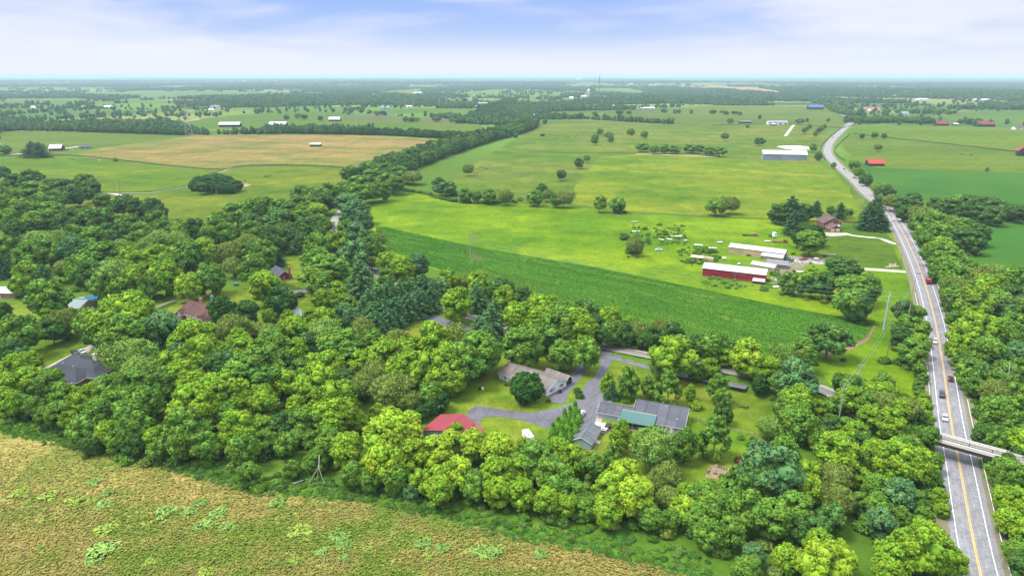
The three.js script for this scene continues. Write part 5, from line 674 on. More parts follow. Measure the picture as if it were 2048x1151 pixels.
// -- the farmstead by the highway
{
  let b = bld({ name: 'red_barn', label: 'long weathered red barn with a white metal roof by the crop field', category: 'barn', A: [115.2, -396.3], B: [147.6, -380.8], D: 9.5 }), roof = metal(0.70, 0.70, 0.71); const red = plank(0.36, 0.020, 0.034);
  gable(b, { h: 5.2, rise: 2.2, wall: red, roof, over: 0.35, cap: roof, ribs: 1.6 });
  door(b, 'F', 2.5, 3.4, 3.6, plank(0.29, 0.016, 0.026), { name: 'sliding_door' }); part('batten', box(0.14, 4.2, 0.06, 1.0, 2.1, b.D / 2 + 0.04), M.greyWood, b.g); part('track_rail', box(8, 0.16, 0.1, 3, 3.9, b.D / 2 + 0.06), M.greyWood, b.g);
  const lt = part('lean_to', merge([box(6.2, 1.9, 2.4, b.L / 2 - 3.4, 0.8, b.D / 2 + 1.22)]), red, b.g, 'low red lean-to'); part('lean_to_roof', box(6.8, 0.12, 3.3, 0, 0, 1.6).rotateX(0.30).translate(b.L / 2 - 3.4, 2.72, b.D / 2 + 0.03), roof, lt); door(b, 'R', 0, 3.2, 3.4, plank(0.29, 0.016, 0.026), { name: 'sliding_door' });
  b = bld({ name: 'cream_barn', label: 'long cream metal barn with a white roof behind the red barn', category: 'barn', A: G(1457, 506.5), B: G(1568, 521), D: 9.5 }); const cream = std(0.64, 0.49, 0.25, 0.75, { map: rep(plankTex, 0.1, 0.04) });
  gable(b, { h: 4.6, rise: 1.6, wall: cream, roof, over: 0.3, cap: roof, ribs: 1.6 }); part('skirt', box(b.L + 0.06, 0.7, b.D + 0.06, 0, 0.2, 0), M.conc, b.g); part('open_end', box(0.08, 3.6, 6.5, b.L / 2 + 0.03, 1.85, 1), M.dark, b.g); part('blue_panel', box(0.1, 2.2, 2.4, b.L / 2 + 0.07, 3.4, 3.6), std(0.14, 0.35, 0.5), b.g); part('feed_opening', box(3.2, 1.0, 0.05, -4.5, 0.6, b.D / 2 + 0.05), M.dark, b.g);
  const l2 = part('lean_to', box(13.5, 3.0, 4.6, b.L / 2 - 6.9, 1.1, b.D / 2 + 2.32), cream, b.g, 'cream lean-to along the front'); part('lean_to_roof', box(14, 0.12, 5.6, 0, 0, 2.7).rotateX(0.2).translate(b.L / 2 - 6.9, 3.85, b.D / 2 + 0.03), metal(0.55, 0.56, 0.58), l2);
  b = bld({ name: 'tan_shed', label: 'tan shed with a grey metal roof between the red and cream barns', category: 'shed', A: [149.3, -411.5], B: [160.5, -402], D: 6 }); gable(b, { h: 3.4, rise: 1.5, wall: cream, roof: metal(0.45, 0.47, 0.49), over: 0.3, cap: roof, ribs: 1.6 }); door(b, 'R', 0, 2.4, 2.6, plank(0.4, 0.28, 0.15), { name: 'sliding_door' });
  b = bld({ name: 'grey_shed', label: 'dark grey flat shed roof between the tan shed and cream barn', category: 'shed', A: [160.5, -416], B: [172, -410.5], D: 8 }); gable(b, { h: 2.6, rise: 0.9, wall: plank(0.25, 0.24, 0.22), roof: metal(0.20, 0.205, 0.215), over: 0.3, cap: roof, off: 0.9 });
  b = bld({ name: 'open_shed', label: 'low open-fronted shed with a tan roof in the weeds by the red barn', category: 'shed', A: [117.8, -434.5], B: [124.6, -431.6], D: 4 }); gable(b, { h: 1.9, rise: 0.7, off: 0.9, wall: M.dark, roof: std(0.55, 0.42, 0.28, 0.8), over: 0.3 }); part('post', box(0.15, 1.9, 0.15, 0, 0.95, 2.1), M.greyWood, b.g);
  b = bld({ name: 'box_trailer', label: 'tan box trailer body parked beside the open-fronted shed', category: 'trailer', A: [125.4, -431.4], B: [131, -429], D: 2.4 }); part('box', box(b.L, 2.0, b.D, 0, 1.5, 0), std(0.48, 0.36, 0.24, 0.8), b.g); part('bed', box(b.L, 0.2, b.D, 0, 0.42, 0), M.rust, b.g); for (const e of [-1, 1]) part('wheel', new THREE.CylinderGeometry(0.4, 0.4, b.D + 0.1, 12).rotateX(1.5708).translate(e * 1.6, 0.4, 0), M.rubber, b.g);
}
// -- the two-storey brick house
{
  const b = bld({ name: 'brick_house', label: 'tall brick house with a gabled garage wing beside the highway pines', A: [245.6, -527.5], B: [259.5, -527.5], D: 13 }), roof = sh(0.17, 0.095, 0.085), wall = brick(0.28, 0.12, 0.08);
  gable(b, { h: 5.8, rise: 3.9, ridge: 'z', wall, roof, trim: M.white, over: 0.4, cap: roof });
  gable(b, { L: 8.6, D: 9.4, x: -1.6, z: b.D / 2 + 4.1, h: 2.9, rise: 2.8, ridge: 'z', wall, roof, trim: M.white, over: 0.35, cap: roof });
  for (const x of [-3.6, 0.4]) door(b, 'F', x, 3.0, 2.4, std(0.70, 0.58, 0.36, 0.6), { name: 'garage_door', panels: 4, z: 8.8, y: 0.05 });
  part('chimney', merge([box(1.0, 4.6, 1.0, 2.2, 8.6, 4.6), box(1.2, 0.25, 1.2, 2.2, 11, 4.6)]), wall, b.g); win(b, 'F', 0, 6.2, 1.3, 1.7); win(b, 'F', 4.9, 3.6, 1.1, 1.5); win(b, 'F', 4.9, 0.9, 1.1, 1.5); win(b, 'R', 0, 3.6, 1.2, 1.5); win(b, 'R', 3.5, 0.9, 1.2, 1.5); door(b, 'R', -2.5, 1, 2.1);
  part('bay_roof', box(2.4, 0.2, 3.2, 4.2, 3.4, 7.6), M.white, b.g, 'pale flat roof beside the garage gable');
}
// -- barns and town buildings farther away: foot of the near wall as seen, wall height, roof rise
function barn(label, l, r, { D = 12, h = 5, rise = 4, wall = plank(0.04, 0.035, 0.035), roof = metal(0.62, 0.62, 0.64), off = 0.5, name = 'barn', category = 'barn', doors = 1, wins = 0, ridge = 'x', cap, skew = 0 }) {
  const A = G(...l), B0 = G(...r), B = { x: B0.x, z: A.z + (B0.z - A.z) * (skew ? 1 : 0.2) }, b = bld({ name, label, category, A, B, D });
  gable(b, { h, rise, wall, roof, off, ridge, over: 0.5, th: 0.25, cap: cap && roof });
  for (let i = 0; i < doors; i++) door(b, 'F', (i + 0.5) / doors * b.L - b.L / 2, Math.min(4, b.L * 0.2), h * 0.75, M.dark, { name: 'barn_door' });
  for (let i = 0; i < wins; i++) win(b, 'F', (i + 0.5) / wins * b.L - b.L / 2, h * 0.3, b.L / wins * 0.4, h * 0.35);
  return b;
}
const blackWood = plank(0.035, 0.032, 0.034), redMetal = metal(0.50, 0.05, 0.045), tinRoof = metal(0.66, 0.66, 0.68), whiteWall = std(0.72, 0.72, 0.72, 0.7);
barn('long pale blue-grey metal shed with a white roof beside the pond', [1526, 319.5], [1614, 321], { D: 12, skew: 1, h: 8.4, rise: 4.4, wall: std(0.33, 0.39, 0.47, 0.6, { map: rep(plankTex, 0.06, 0.03) }), roof: metal(0.85, 0.85, 0.86), off: 0.8, doors: 0, cap: 1 });
barn('small dark barn with a bright orange-red roof beside the highway', [1738, 332], [1773, 333], { D: 12, h: 3.4, rise: 5, wall: blackWood, roof: metal(0.48, 0.042, 0.014), off: 0.55 });
barn('white-roofed horse barn half hidden behind the dark pine', [97, 302], [134, 299.5], { D: 18, h: 4.2, rise: 5.4, wall: plank(0.05, 0.055, 0.075), roof: metal(0.66, 0.68, 0.74), doors: 3, skew: 0 });
{ const p = G(171, 297), g = thing('gazebo', 'dark round-roofed open pavilion beside the white-roofed horse barn', 'pavilion', p.x, p.y, p.z); part('roof', new THREE.ConeGeometry(11, 4, 12).translate(0, 6, 0), std(0.06, 0.07, 0.09), g); for (let i = 0; i < 8; i++) part('post', cyl(0.3, 0.3, 4.2, Math.cos(i * 0.785) * 9, 0, Math.sin(i * 0.785) * 9, 6), M.greyWood, g); part('rail_wall', new THREE.CylinderGeometry(9, 9, 1.6, 20, 1, true).translate(0, 0.8, 0), std(0.5, 0.42, 0.36), g); }
barn('long black barn with a thin white roof on the middle pasture', [437, 254], [480, 254], { D: 16, h: 6, rise: 5.5, wall: blackWood, roof: tinRoof, off: 0.5, doors: 2 });
barn('dark barn with a broad white roof behind the hedgerow', [537, 252.5], [570, 252.5], { D: 20, h: 4, rise: 6.5, wall: blackWood, roof: tinRoof });
barn('black barn with a stepped white roof on the brown strip', [657, 242.5], [679, 242.5], { D: 16, h: 5, rise: 6, wall: blackWood, roof: tinRoof });
barn('small white open run-in shed alone in the brown hay field', [619, 293], [640, 293], { D: 9, h: 3.6, rise: 1.6, wall: M.dark, roof: metal(0.78, 0.78, 0.78), off: 0.85, name: 'run_in_shed', category: 'shed' });
barn('dark barn with a deep red roof, nearer the highway wood', [1875, 251], [1896, 251], { D: 16, h: 4.5, rise: 6, wall: plank(0.12, 0.02, 0.03), roof: metal(0.24, 0.014, 0.03) });
barn('dark barn with a deep red roof, larger of the pair', [1957, 253], [1987, 253], { D: 18, h: 5.5, rise: 7, wall: plank(0.05, 0.025, 0.035), roof: metal(0.24, 0.02, 0.035) });
barn('tiny white-topped red shed between the two red-roofed barns', [1908, 250.5], [1917, 250.5], { D: 8, h: 3, rise: 2.2, wall: plank(0.3, 0.03, 0.04), roof: tinRoof, name: 'shed', category: 'shed' });
barn('dark barn with a red roof cut by the right edge', [2036, 312], [2076, 316], { D: 16, h: 7.5, rise: 6, ridge: 'z', wall: plank(0.03, 0.035, 0.06), roof: metal(0.40, 0.035, 0.02), name: 'edge_barn' });
barn('low brown-roofed house at the far right edge', [2032, 259], [2062, 259], { D: 14, h: 3.5, rise: 4.5, wall: whiteWall, roof: sh(0.17, 0.13, 0.12), name: 'farmhouse', category: 'house', wins: 3, doors: 0 });
barn('dark barn with a blue roof beside the far highway', [1618, 219], [1648, 219], { D: 22, h: 8, rise: 8, wall: plank(0.07, 0.065, 0.07), roof: metal(0.05, 0.14, 0.28) });
barn('long grey-roofed cattle barn with a pale gable', [1537, 249], [1579, 249.5], { D: 18, h: 5, rise: 4, wall: whiteWall, roof: metal(0.26, 0.28, 0.33), doors: 4 });
barn('low dark cattle shed left of the grey-roofed barn', [1480, 246.5], [1504, 246.5], { D: 12, h: 4, rise: 2, wall: blackWood, roof: metal(0.16, 0.18, 0.22), doors: 2 });
barn('tiny open shed before the grey-roofed cattle barn', [1543, 251.5], [1552, 251.5], { D: 8, h: 3.4, rise: 1.4, wall: blackWood, roof: tinRoof, name: 'shed', category: 'shed' });
barn('small white-roofed barn beside the railway belt', [1057, 236], [1075, 236], { D: 18, h: 6, rise: 6, wall: plank(0.14, 0.15, 0.17), roof: tinRoof });
barn('long white industrial building behind a row of trees', [1166, 216], [1228, 216], { D: 30, h: 7, rise: 4, wall: std(0.55, 0.52, 0.47), roof: metal(0.6, 0.62, 0.63), name: 'factory_building', category: 'building', wins: 8, doors: 0 });
barn('white-roofed shop building right of the long white building', [1276, 219], [1309, 219], { D: 24, h: 5, rise: 4, wall: std(0.3, 0.34, 0.38), roof: metal(0.6, 0.62, 0.64), name: 'shop_building', category: 'building', doors: 3 });
barn('tall cream grain building at the edge of the town', [956, 215], [974, 215], { D: 26, h: 15, rise: 3, wall: std(0.72, 0.66, 0.58), roof: metal(0.5, 0.46, 0.44), name: 'grain_building', category: 'building', doors: 2 });
barn('blue silo shed beside the cream grain building', [950, 217], [957, 217], { D: 10, h: 9, rise: 2, wall: std(0.14, 0.24, 0.42), roof: metal(0.3, 0.36, 0.46), name: 'silo_shed', category: 'building' });
barn('blue-roofed house left of the town ball field', [761, 218.5], [779, 218.5], { D: 22, h: 5, rise: 6, wall: std(0.3, 0.34, 0.4), roof: metal(0.14, 0.24, 0.38), name: 'town_house', category: 'house', wins: 3 });
barn('white ball-park stand at the edge of the playing field', [812, 215], [824, 215], { D: 12, h: 5, rise: 3, wall: whiteWall, roof: tinRoof, name: 'ball_park_stand', category: 'building' });
barn('row of low cream town sheds beside the playing field', [898, 212.5], [921, 212.5], { D: 16, h: 4, rise: 2, wall: std(0.65, 0.6, 0.5), roof: metal(0.6, 0.57, 0.5), name: 'town_shed', category: 'building', doors: 4 });
barn('red and white town shed left of the grain building', [938, 213.5], [952, 213.5], { D: 14, h: 5, rise: 2, wall: std(0.6, 0.45, 0.4), roof: tinRoof, name: 'town_shed', category: 'building', doors: 2 });
barn('long cream school building under the water tower woods', [1216, 206], [1243, 206], { D: 30, h: 6, rise: 2, wall: std(0.65, 0.6, 0.52), roof: metal(0.6, 0.58, 0.55), name: 'school_building', category: 'building', wins: 6 });
barn('white house with a grey roof in the left village', [420, 218], [436, 218], { D: 16, h: 8, rise: 6, wall: std(0.7, 0.64, 0.55), roof: sh(0.3, 0.3, 0.34), name: 'village_house', category: 'house', wins: 3 });
barn('small white garage below the village house', [416, 221], [426, 221], { D: 10, h: 3.5, rise: 3, wall: whiteWall, roof: tinRoof, name: 'village_garage', category: 'garage' });
barn('long white barn among the left village trees', [202, 216.5], [225, 216.5], { D: 16, h: 6, rise: 4, wall: whiteWall, roof: metal(0.74, 0.74, 0.74) });
barn('white house at the far left of the village', [61, 218], [70, 218], { D: 14, h: 6, rise: 5, wall: whiteWall, roof: tinRoof, name: 'village_house', category: 'house', wins: 2 });
barn('cream roofed shed among the village trees', [497, 208], [513, 208], { D: 18, h: 4, rise: 5, wall: std(0.55, 0.52, 0.42), roof: metal(0.66, 0.62, 0.5), name: 'village_shed', category: 'shed' });
barn('tan-roofed house between two village woods', [162, 216], [171, 216], { D: 14, h: 5, rise: 5, wall: std(0.6, 0.5, 0.4), roof: sh(0.5, 0.38, 0.28), name: 'village_house', category: 'house', wins: 2 });
barn('red-roofed farmhouse left of its pair behind the highway wood', [1726, 221], [1737, 221], { D: 18, h: 5, rise: 6, wall: whiteWall, roof: metal(0.5, 0.12, 0.10), name: 'farmhouse', category: 'house', wins: 2 });
barn('broad red-roofed farmhouse behind the highway wood', [1742, 222], [1762, 222], { D: 20, h: 5, rise: 6.5, wall: whiteWall, roof: metal(0.52, 0.15, 0.12), name: 'farmhouse', category: 'house', wins: 3 });
barn('grey-roofed white farmhouse with gables near the red barns', [1805, 231], [1819, 231], { D: 16, h: 6, rise: 6, wall: whiteWall, roof: sh(0.34, 0.35, 0.38), name: 'farmhouse', category: 'house', wins: 3 });
barn('brown-roofed house among the trees by the far road', [1974, 202], [1980, 202], { D: 20, h: 5, rise: 4, wall: whiteWall, roof: sh(0.3, 0.2, 0.16), name: 'far_house', category: 'house' });
barn('wide white-roofed warehouse on the far right', [1952, 202.5], [1981, 202.5], { D: 40, h: 6, rise: 5, wall: std(0.5, 0.3, 0.26), roof: metal(0.8, 0.8, 0.8), name: 'warehouse', category: 'building', doors: 4 });
barn('white-roofed warehouse nearer the highway among far trees', [1839, 201], [1858, 201], { D: 40, h: 6, rise: 4, wall: whiteWall, roof: metal(0.76, 0.76, 0.74), name: 'warehouse', category: 'building', doors: 3 });
barn('long low white barn before the far woods right of the tan field', [1760, 193.5], [1782, 193.5], { D: 30, h: 5, rise: 4, wall: whiteWall, roof: metal(0.74, 0.74, 0.74), name: 'warehouse', category: 'building' });
barn('pale house beside the tan field end', [1257, 170.5], [1267, 170.5], { D: 40, h: 14, rise: 6, wall: std(0.6, 0.58, 0.54), roof: tinRoof, name: 'far_house', category: 'building', wins: 3 });
barn('white far building on the horizon near the antenna', [1154, 159], [1163, 159], { D: 80, h: 30, rise: 14, wall: std(0.8, 0.8, 0.8), roof: metal(0.85, 0.85, 0.85), name: 'far_building', category: 'building' });
barn('brown stable in the trees by the far highway', [1672, 208], [1695, 208], { D: 20, h: 5, rise: 5, wall: plank(0.16, 0.10, 0.09), roof: sh(0.24, 0.17, 0.16), name: 'stable', category: 'building' });
for (const [px, py, w, lb] of [[633, 164, 6, 'tiny white house far out in the left woods'], [487, 162, 7, 'pair of white roofs far out in the left woods'], [540, 156.5, 6, 'tiny white roof just below the left horizon'], [285, 165, 8, 'white roof in the far left wooded band'], [322, 166, 5, 'second white roof in the far left wooded band'], [1997, 165, 6, 'tiny white house in the far right woods'], [2035, 168, 7, 'white building low in the far right woods'], [1993, 176, 6, 'white roof before the far right woods'], [865, 182, 7, 'white house among the sunlit fields by the town'], [835, 188, 17, 'low brown-roofed building among the sunlit fields'], [1042, 169, 5, 'white roof far beyond the railway belt'], [748, 192, 6, 'white house in the woods left of the town'], [1143, 198, 8, 'white house in the woods left of the water tower'], [1168, 195, 9, 'grey house under the water tower'], [1738, 187, 4, 'small white house by the far highway woods'], [1791, 195, 4, 'tiny white shed right of the long white barn'], [1885, 173, 0.1, '']])
  if (lb) barn(lb, [px - w / 2, py], [px + w / 2, py], { D: 20, h: 7, rise: 6, wall: whiteWall, roof: metal(0.72, 0.72, 0.72), name: 'far_house', category: 'house', doors: 0, wins: 2 });
// -- the water tower and the masts of the town
{
  const p = G(1177, 197), g = thing('water_tower', 'white water tower on legs rising over the town trees', 'water tower', p.x, p.y, p.z), hgt = 52;
  part('tank', new THREE.LatheGeometry([[0.1, 34], [5, 35.5], [7, 39], [7, 47], [5, 50.5], [0.1, 52]].map((q) => new THREE.Vector2(...q)), 18), std(0.7, 0.7, 0.72, 0.5), g);
  for (let i = 0; i < 5; i++) { const a = i * 1.2566; part('leg', rod([Math.cos(a) * 10, 0, Math.sin(a) * 10], [Math.cos(a) * 6, 38, Math.sin(a) * 6], 0.7, 0.7, 6), std(0.6, 0.6, 0.62), g); }
  part('riser', cyl(1.2, 1.2, 35, 0, 0, 0, 8), std(0.65, 0.65, 0.67), g); part('walkway', new THREE.TorusGeometry(7.6, 0.35, 6, 20).rotateX(1.5708).translate(0, 39, 0), std(0.6, 0.6, 0.62), g); part('brace', merge([rod([10, 4, 0], [-5, 26, 6], 0.25), rod([-8, 4, -6], [6, 26, 2], 0.25)]), std(0.6, 0.6, 0.62), g); void hgt;
  const q = G(1198, 189), m = thing('antenna_mast', 'tall dark lattice antenna standing up over the horizon', 'antenna', q.x, q.y, q.z), AH = EYE + rayDir(1198, 146)[1] / -rayDir(1198, 146)[2] * -q.z - q.y, dk = std(0.05, 0.06, 0.08), legs = [], br = []; for (let i = 0; i < 3; i++) { const a = i * 2.094; legs.push(rod([Math.cos(a) * 4, 0, Math.sin(a) * 4], [Math.cos(a) * 2, AH * 0.9, Math.sin(a) * 2], 0.9, 0.7, 5)); } part('mast', merge(legs), dk, m); for (let i = 0; i < 10; i++) br.push(rod([-3.6 + i * 0.15, i * AH * 0.09, 0], [3.6 - i * 0.15, (i + 1) * AH * 0.09, 0], 0.4, 0.4, 4)); part('lattice', merge(br), dk, m); part('antenna', cyl(0.5, 0.3, AH * 0.1, 0, AH * 0.9, 0, 5), dk, m);
}
// ================================================================ railway, bridge, rails beside the road
{
  const hr = (x, z) => relief(x, z) + railHeight(x, z), t = new THREE.Group(); t.name = 'railway_track'; tag(t, 'single railway track on pale ballast running beside the lane', null, null, 'structure'); scene.add(t);
  part('ballast', ribbon(RAILS, -2.0, 2.0, 0.02, 3, hr), std(0.33, 0.315, 0.30, 0.95, { map: grainTex }), t); part('ballast_shoulder', merge([ribbon(RAILS, -3.4, -1.95, -0.12, 3, hr), ribbon(RAILS, 1.95, 3.4, -0.12, 3, hr)]), std(0.33, 0.30, 0.27, 0.95, { map: grainTex }), t);
  const P = RAILS, ties = [], rails = [[], []], V = (p, o, y) => [p[0] + p[2] * o, hr(p[0], p[1]) + y, p[1] + p[3] * o];
  const Q = P.map(([x, z], i) => { const a = P[Math.max(0, i - 1)], b = P[Math.min(P.length - 1, i + 1)], l = Math.hypot(b[0] - a[0], b[1] - a[1]); return [x, z, -(b[1] - a[1]) / l, (b[0] - a[0]) / l]; });
  for (let i = 0; i + 1 < Q.length; i++) {
    if (Q[i][1] < -560) continue;
    for (const [k, o] of [[0, -0.72], [1, 0.72]]) rails[k].push(rod(V(Q[i], o, 0.2), V(Q[i + 1], o, 0.2), 0.075, 0.075, 4));
    const len = Math.hypot(Q[i + 1][0] - Q[i][0], Q[i + 1][1] - Q[i][1]); for (let s = 0; s < len; s += 0.75) { const f = s / len, x = mix(Q[i][0], Q[i + 1][0], f), z = mix(Q[i][1], Q[i + 1][1], f); ties.push(box(2.6, 0.16, 0.24).rotateY(Math.atan2(-Q[i][3], Q[i][2])).translate(x, hr(x, z) + 0.06, z)); }
  }
  part('sleepers', merge(ties), std(0.20, 0.18, 0.16, 0.95), t, null, 'stuff'); for (const r of rails) part('rail', merge(r), std(0.13, 0.105, 0.09, 0.5), t);
  const b = thing('railway_bridge', 'concrete and steel railway bridge crossing over the highway', 'bridge', BRIDGE.x, 0, BRIDGE.z, -Math.atan2(0.609, 0.793));
  part('deck', box(27, 0.5, 5.0, 0, 6.05, 0), M.conc, b); for (const e of [-1, 1]) { part('girder', merge([box(25, 1.25, 0.3, 0, 5.2, e * 2.1), box(25, 0.1, 0.6, 0, 4.55, e * 2.1), ...Array.from({ length: 13 }, (_, i) => box(0.12, 1.1, 0.14, -12 + i * 2, 5.2, e * 2.28))]), std(0.14, 0.125, 0.11, 0.85), b); part('kerb_beam', box(27, 0.55, 0.35, 0, 6.42, e * 2.5), std(0.52, 0.51, 0.48, 0.9), b); }
  for (const e of [-1, 1]) { part('abutment', box(1.6, 7.2, 6.4, e * 11.2, 2.6, 0), M.conc, b); part('wing_wall', box(0.7, 4.6, 5.2, 0, 0, 0).rotateY(e * 0.5).translate(e * 13.2, 2.6, 4.8), M.conc, b); part('wing_wall', box(0.7, 4.6, 5.2, 0, 0, 0).rotateY(-e * 0.5).translate(e * 13.2, 2.6, -4.8), M.conc, b); }
}
const roadAt = (px, py) => { const p = G(px, py); let k = 0, d = 1e9; ROADC.forEach(([x, z], i) => { const e = Math.hypot(x - p.x, z - p.z); if (e < d) { d = e; k = i; } }); const a = ROADC[Math.max(0, k - 1)], b = ROADC[Math.min(ROADC.length - 1, k + 1)]; return { k, p, dir: Math.atan2(b[0] - a[0], b[1] - a[1]) }; };   // dir: heading down the list, towards the eye
function guardrail(label, from, to, off) {
  const i0 = roadAt(...from).k, i1 = roadAt(...to).k, P = ROADC.slice(Math.min(i0, i1), Math.max(i0, i1) + 1), g = thing('guardrail', label, 'guardrail', 0, 0, 0), pts = P.map(([x, z], i) => { const a = P[Math.max(0, i - 1)], b = P[Math.min(P.length - 1, i + 1)], l = Math.hypot(b[0] - a[0], b[1] - a[1]); return [x - (b[1] - a[1]) / l * off, roadY(x, z) + 0.3, z + (b[0] - a[0]) / l * off]; });
  const rail = [], posts = []; for (let i = 0; i + 1 < pts.length; i++) { const [a, b] = [pts[i], pts[i + 1]]; rail.push(rod([a[0], a[1] + 0.62, a[2]], [b[0], b[1] + 0.62, b[2]], 0.13, 0.13, 6)); for (const f of [0, 0.33, 0.66]) posts.push(box(0.12, 0.8, 0.12, mix(a[0], b[0], f), a[1] + 0.3, mix(a[2], b[2], f))); }
  part('rail', merge(rail), std(0.62, 0.61, 0.58, 0.6), g); part('posts', merge(posts), M.greyWood, g, null, 'stuff');
}
guardrail('long pale guardrail on the bank side of the highway passing under the bridge', [1900, 790], [1975, 1190], -6.3);
guardrail('guardrail on the field side of the highway before the bridge', [1886, 740], [1906, 862], 5.9);
guardrail('short guardrail beside the highway near the tall steel pole', [1855, 590], [1866, 628], 6.6);
guardrail('guardrail along the wood side of the highway behind the red truck', [1846, 556], [1880, 690], -6.2);
// ================================================================ vehicles
const tyre = new THREE.LatheGeometry([[0.2, -0.11], [0.30, -0.11], [0.34, -0.07], [0.34, 0.07], [0.30, 0.11], [0.2, 0.11]].map((q) => new THREE.Vector2(...q)), 16).rotateZ(1.5708), rim = new THREE.CylinderGeometry(0.21, 0.21, 0.19, 12).rotateZ(1.5708);
const extr = (pts, w, bev = 0.06) => new THREE.ExtrudeGeometry(new THREE.Shape(pts.map((p) => new THREE.Vector2(...p))), { depth: w - 2 * bev, bevelEnabled: true, bevelSize: bev, bevelThickness: bev, bevelSegments: 2 }).translate(0, 0, -(w - 2 * bev) / 2).rotateY(-Math.PI / 2);   // profile (forward, up) -> forward = +z
function car(label, category, x, y, z, dir, paint, type = 'sedan', group) {   // dir: heading, +z turned about y
  const g = thing(type === 'pickup' ? 'pickup_truck' : 'car', label, category, x, y, z, dir, group), m = new THREE.MeshPhysicalMaterial({ color: lin(...paint), roughness: 0.35, clearcoat: 0.7, clearcoatRoughness: 0.1 }), tall = type === 'suv' || type === 'pickup' ? 0.22 : 0, L = type === 'pickup' ? 2.75 : 2.3;
  part('body', extr([[-L, 0.35], [L - 0.1, 0.32], [L, 0.55], [L - 0.05, 0.80 + tall], [1.1, 0.95 + tall], [-L + 0.1, 0.98 + tall], [-L - 0.03, 0.7]], 1.82, 0.08), m, g);
  const a = type === 'suv' ? -2.1 : type === 'pickup' ? -0.5 : -1.75, rf = 1.45 + tall * 1.6;
  part('windows', extr([[1.15, 0.95 + tall], [0.35, rf - 0.05], [a + 0.45, rf - 0.05], [a, 0.97 + tall]], 1.62, 0.05), M.glass, g);
  part('roof', extr([[0.42, rf - 0.06], [0.3, rf + 0.01], [a + 0.5, rf + 0.01], [a + 0.38, rf - 0.06]], 1.52, 0.03), m, g);
  if (type === 'pickup') part('load_bed', box(1.5, 0.05, 1.9, 0, 1.19, -1.7), M.dark, g);
  for (const s of [-1, 1]) for (const q of [-1, 1]) { const w = part('wheel', tyre.clone().translate(s * 0.82, 0.34, q * (L - 0.9)), M.rubber, g); part('rim', rim.clone().translate(s * 0.83, 0.34, q * (L - 0.9)), M.steel, w); }
  for (const s of [-1, 1]) { part('headlight', box(0.34, 0.14, 0.06, s * 0.62, 0.72 + tall * 0.7, L - 0.02), M.pipe, g); part('tail_light', box(0.26, 0.18, 0.06, s * 0.68, 0.82 + tall * 0.8, -L - 0.06), M.red, g); part('mirror', box(0.16, 0.12, 0.1, s * 0.98, 1.02 + tall, 0.75), m, g); }
  return g;
}
function onRoad(label, cat, px, py, paint, type, away) { const r = roadAt(px, py), a = ROADC[r.k], nx = -Math.cos(r.dir), nz = Math.sin(r.dir), o = away ? -1.85 : 1.85; const s = (r.p.x - a[0]) * Math.sin(r.dir) + (r.p.z - a[1]) * Math.cos(r.dir), x = a[0] + Math.sin(r.dir) * s + nx * o, z = a[1] + Math.cos(r.dir) * s + nz * o; return car(label, cat, x, roadY(x, z) + 0.345, z, r.dir + (away ? Math.PI : 0), paint, type, 'cars on the highway'); }
onRoad('black sport utility car driving towards the bridge', 'car', 1887, 794, [0.02, 0.025, 0.03], 'suv', false);
onRoad('silver sedan nearest the bridge, driving towards it', 'car', 1892, 840, [0.52, 0.55, 0.6], 'sedan', false);
onRoad('dark red car driving away up the highway', 'car', 1900, 761, [0.10, 0.008, 0.016], 'sedan', true);
onRoad('white car half hidden by the roadside trees', 'car', 1867, 686, [0.65, 0.66, 0.68], 'suv', false);
onRoad('pale blue-grey car passing the red loaded truck', 'car', 1837, 546, [0.42, 0.47, 0.54], 'sedan', false);
onRoad('white car on the wide turn-off by the pines', 'car', 1777, 440, [0.7, 0.7, 0.7], 'suv', false);
onRoad('dark car on the straight below the bend, lower of two', 'car', 1702, 356, [0.03, 0.03, 0.035], 'sedan', true);
onRoad('dark car on the straight below the bend, upper of two', 'car', 1685, 339, [0.04, 0.04, 0.05], 'suv', true);
onRoad('white car on the far bend of the highway', 'car', 1665, 285, [0.7, 0.7, 0.72], 'sedan', false);
onRoad('dark car leading the white one on the far bend', 'car', 1672, 276, [0.03, 0.03, 0.03], 'suv', false);
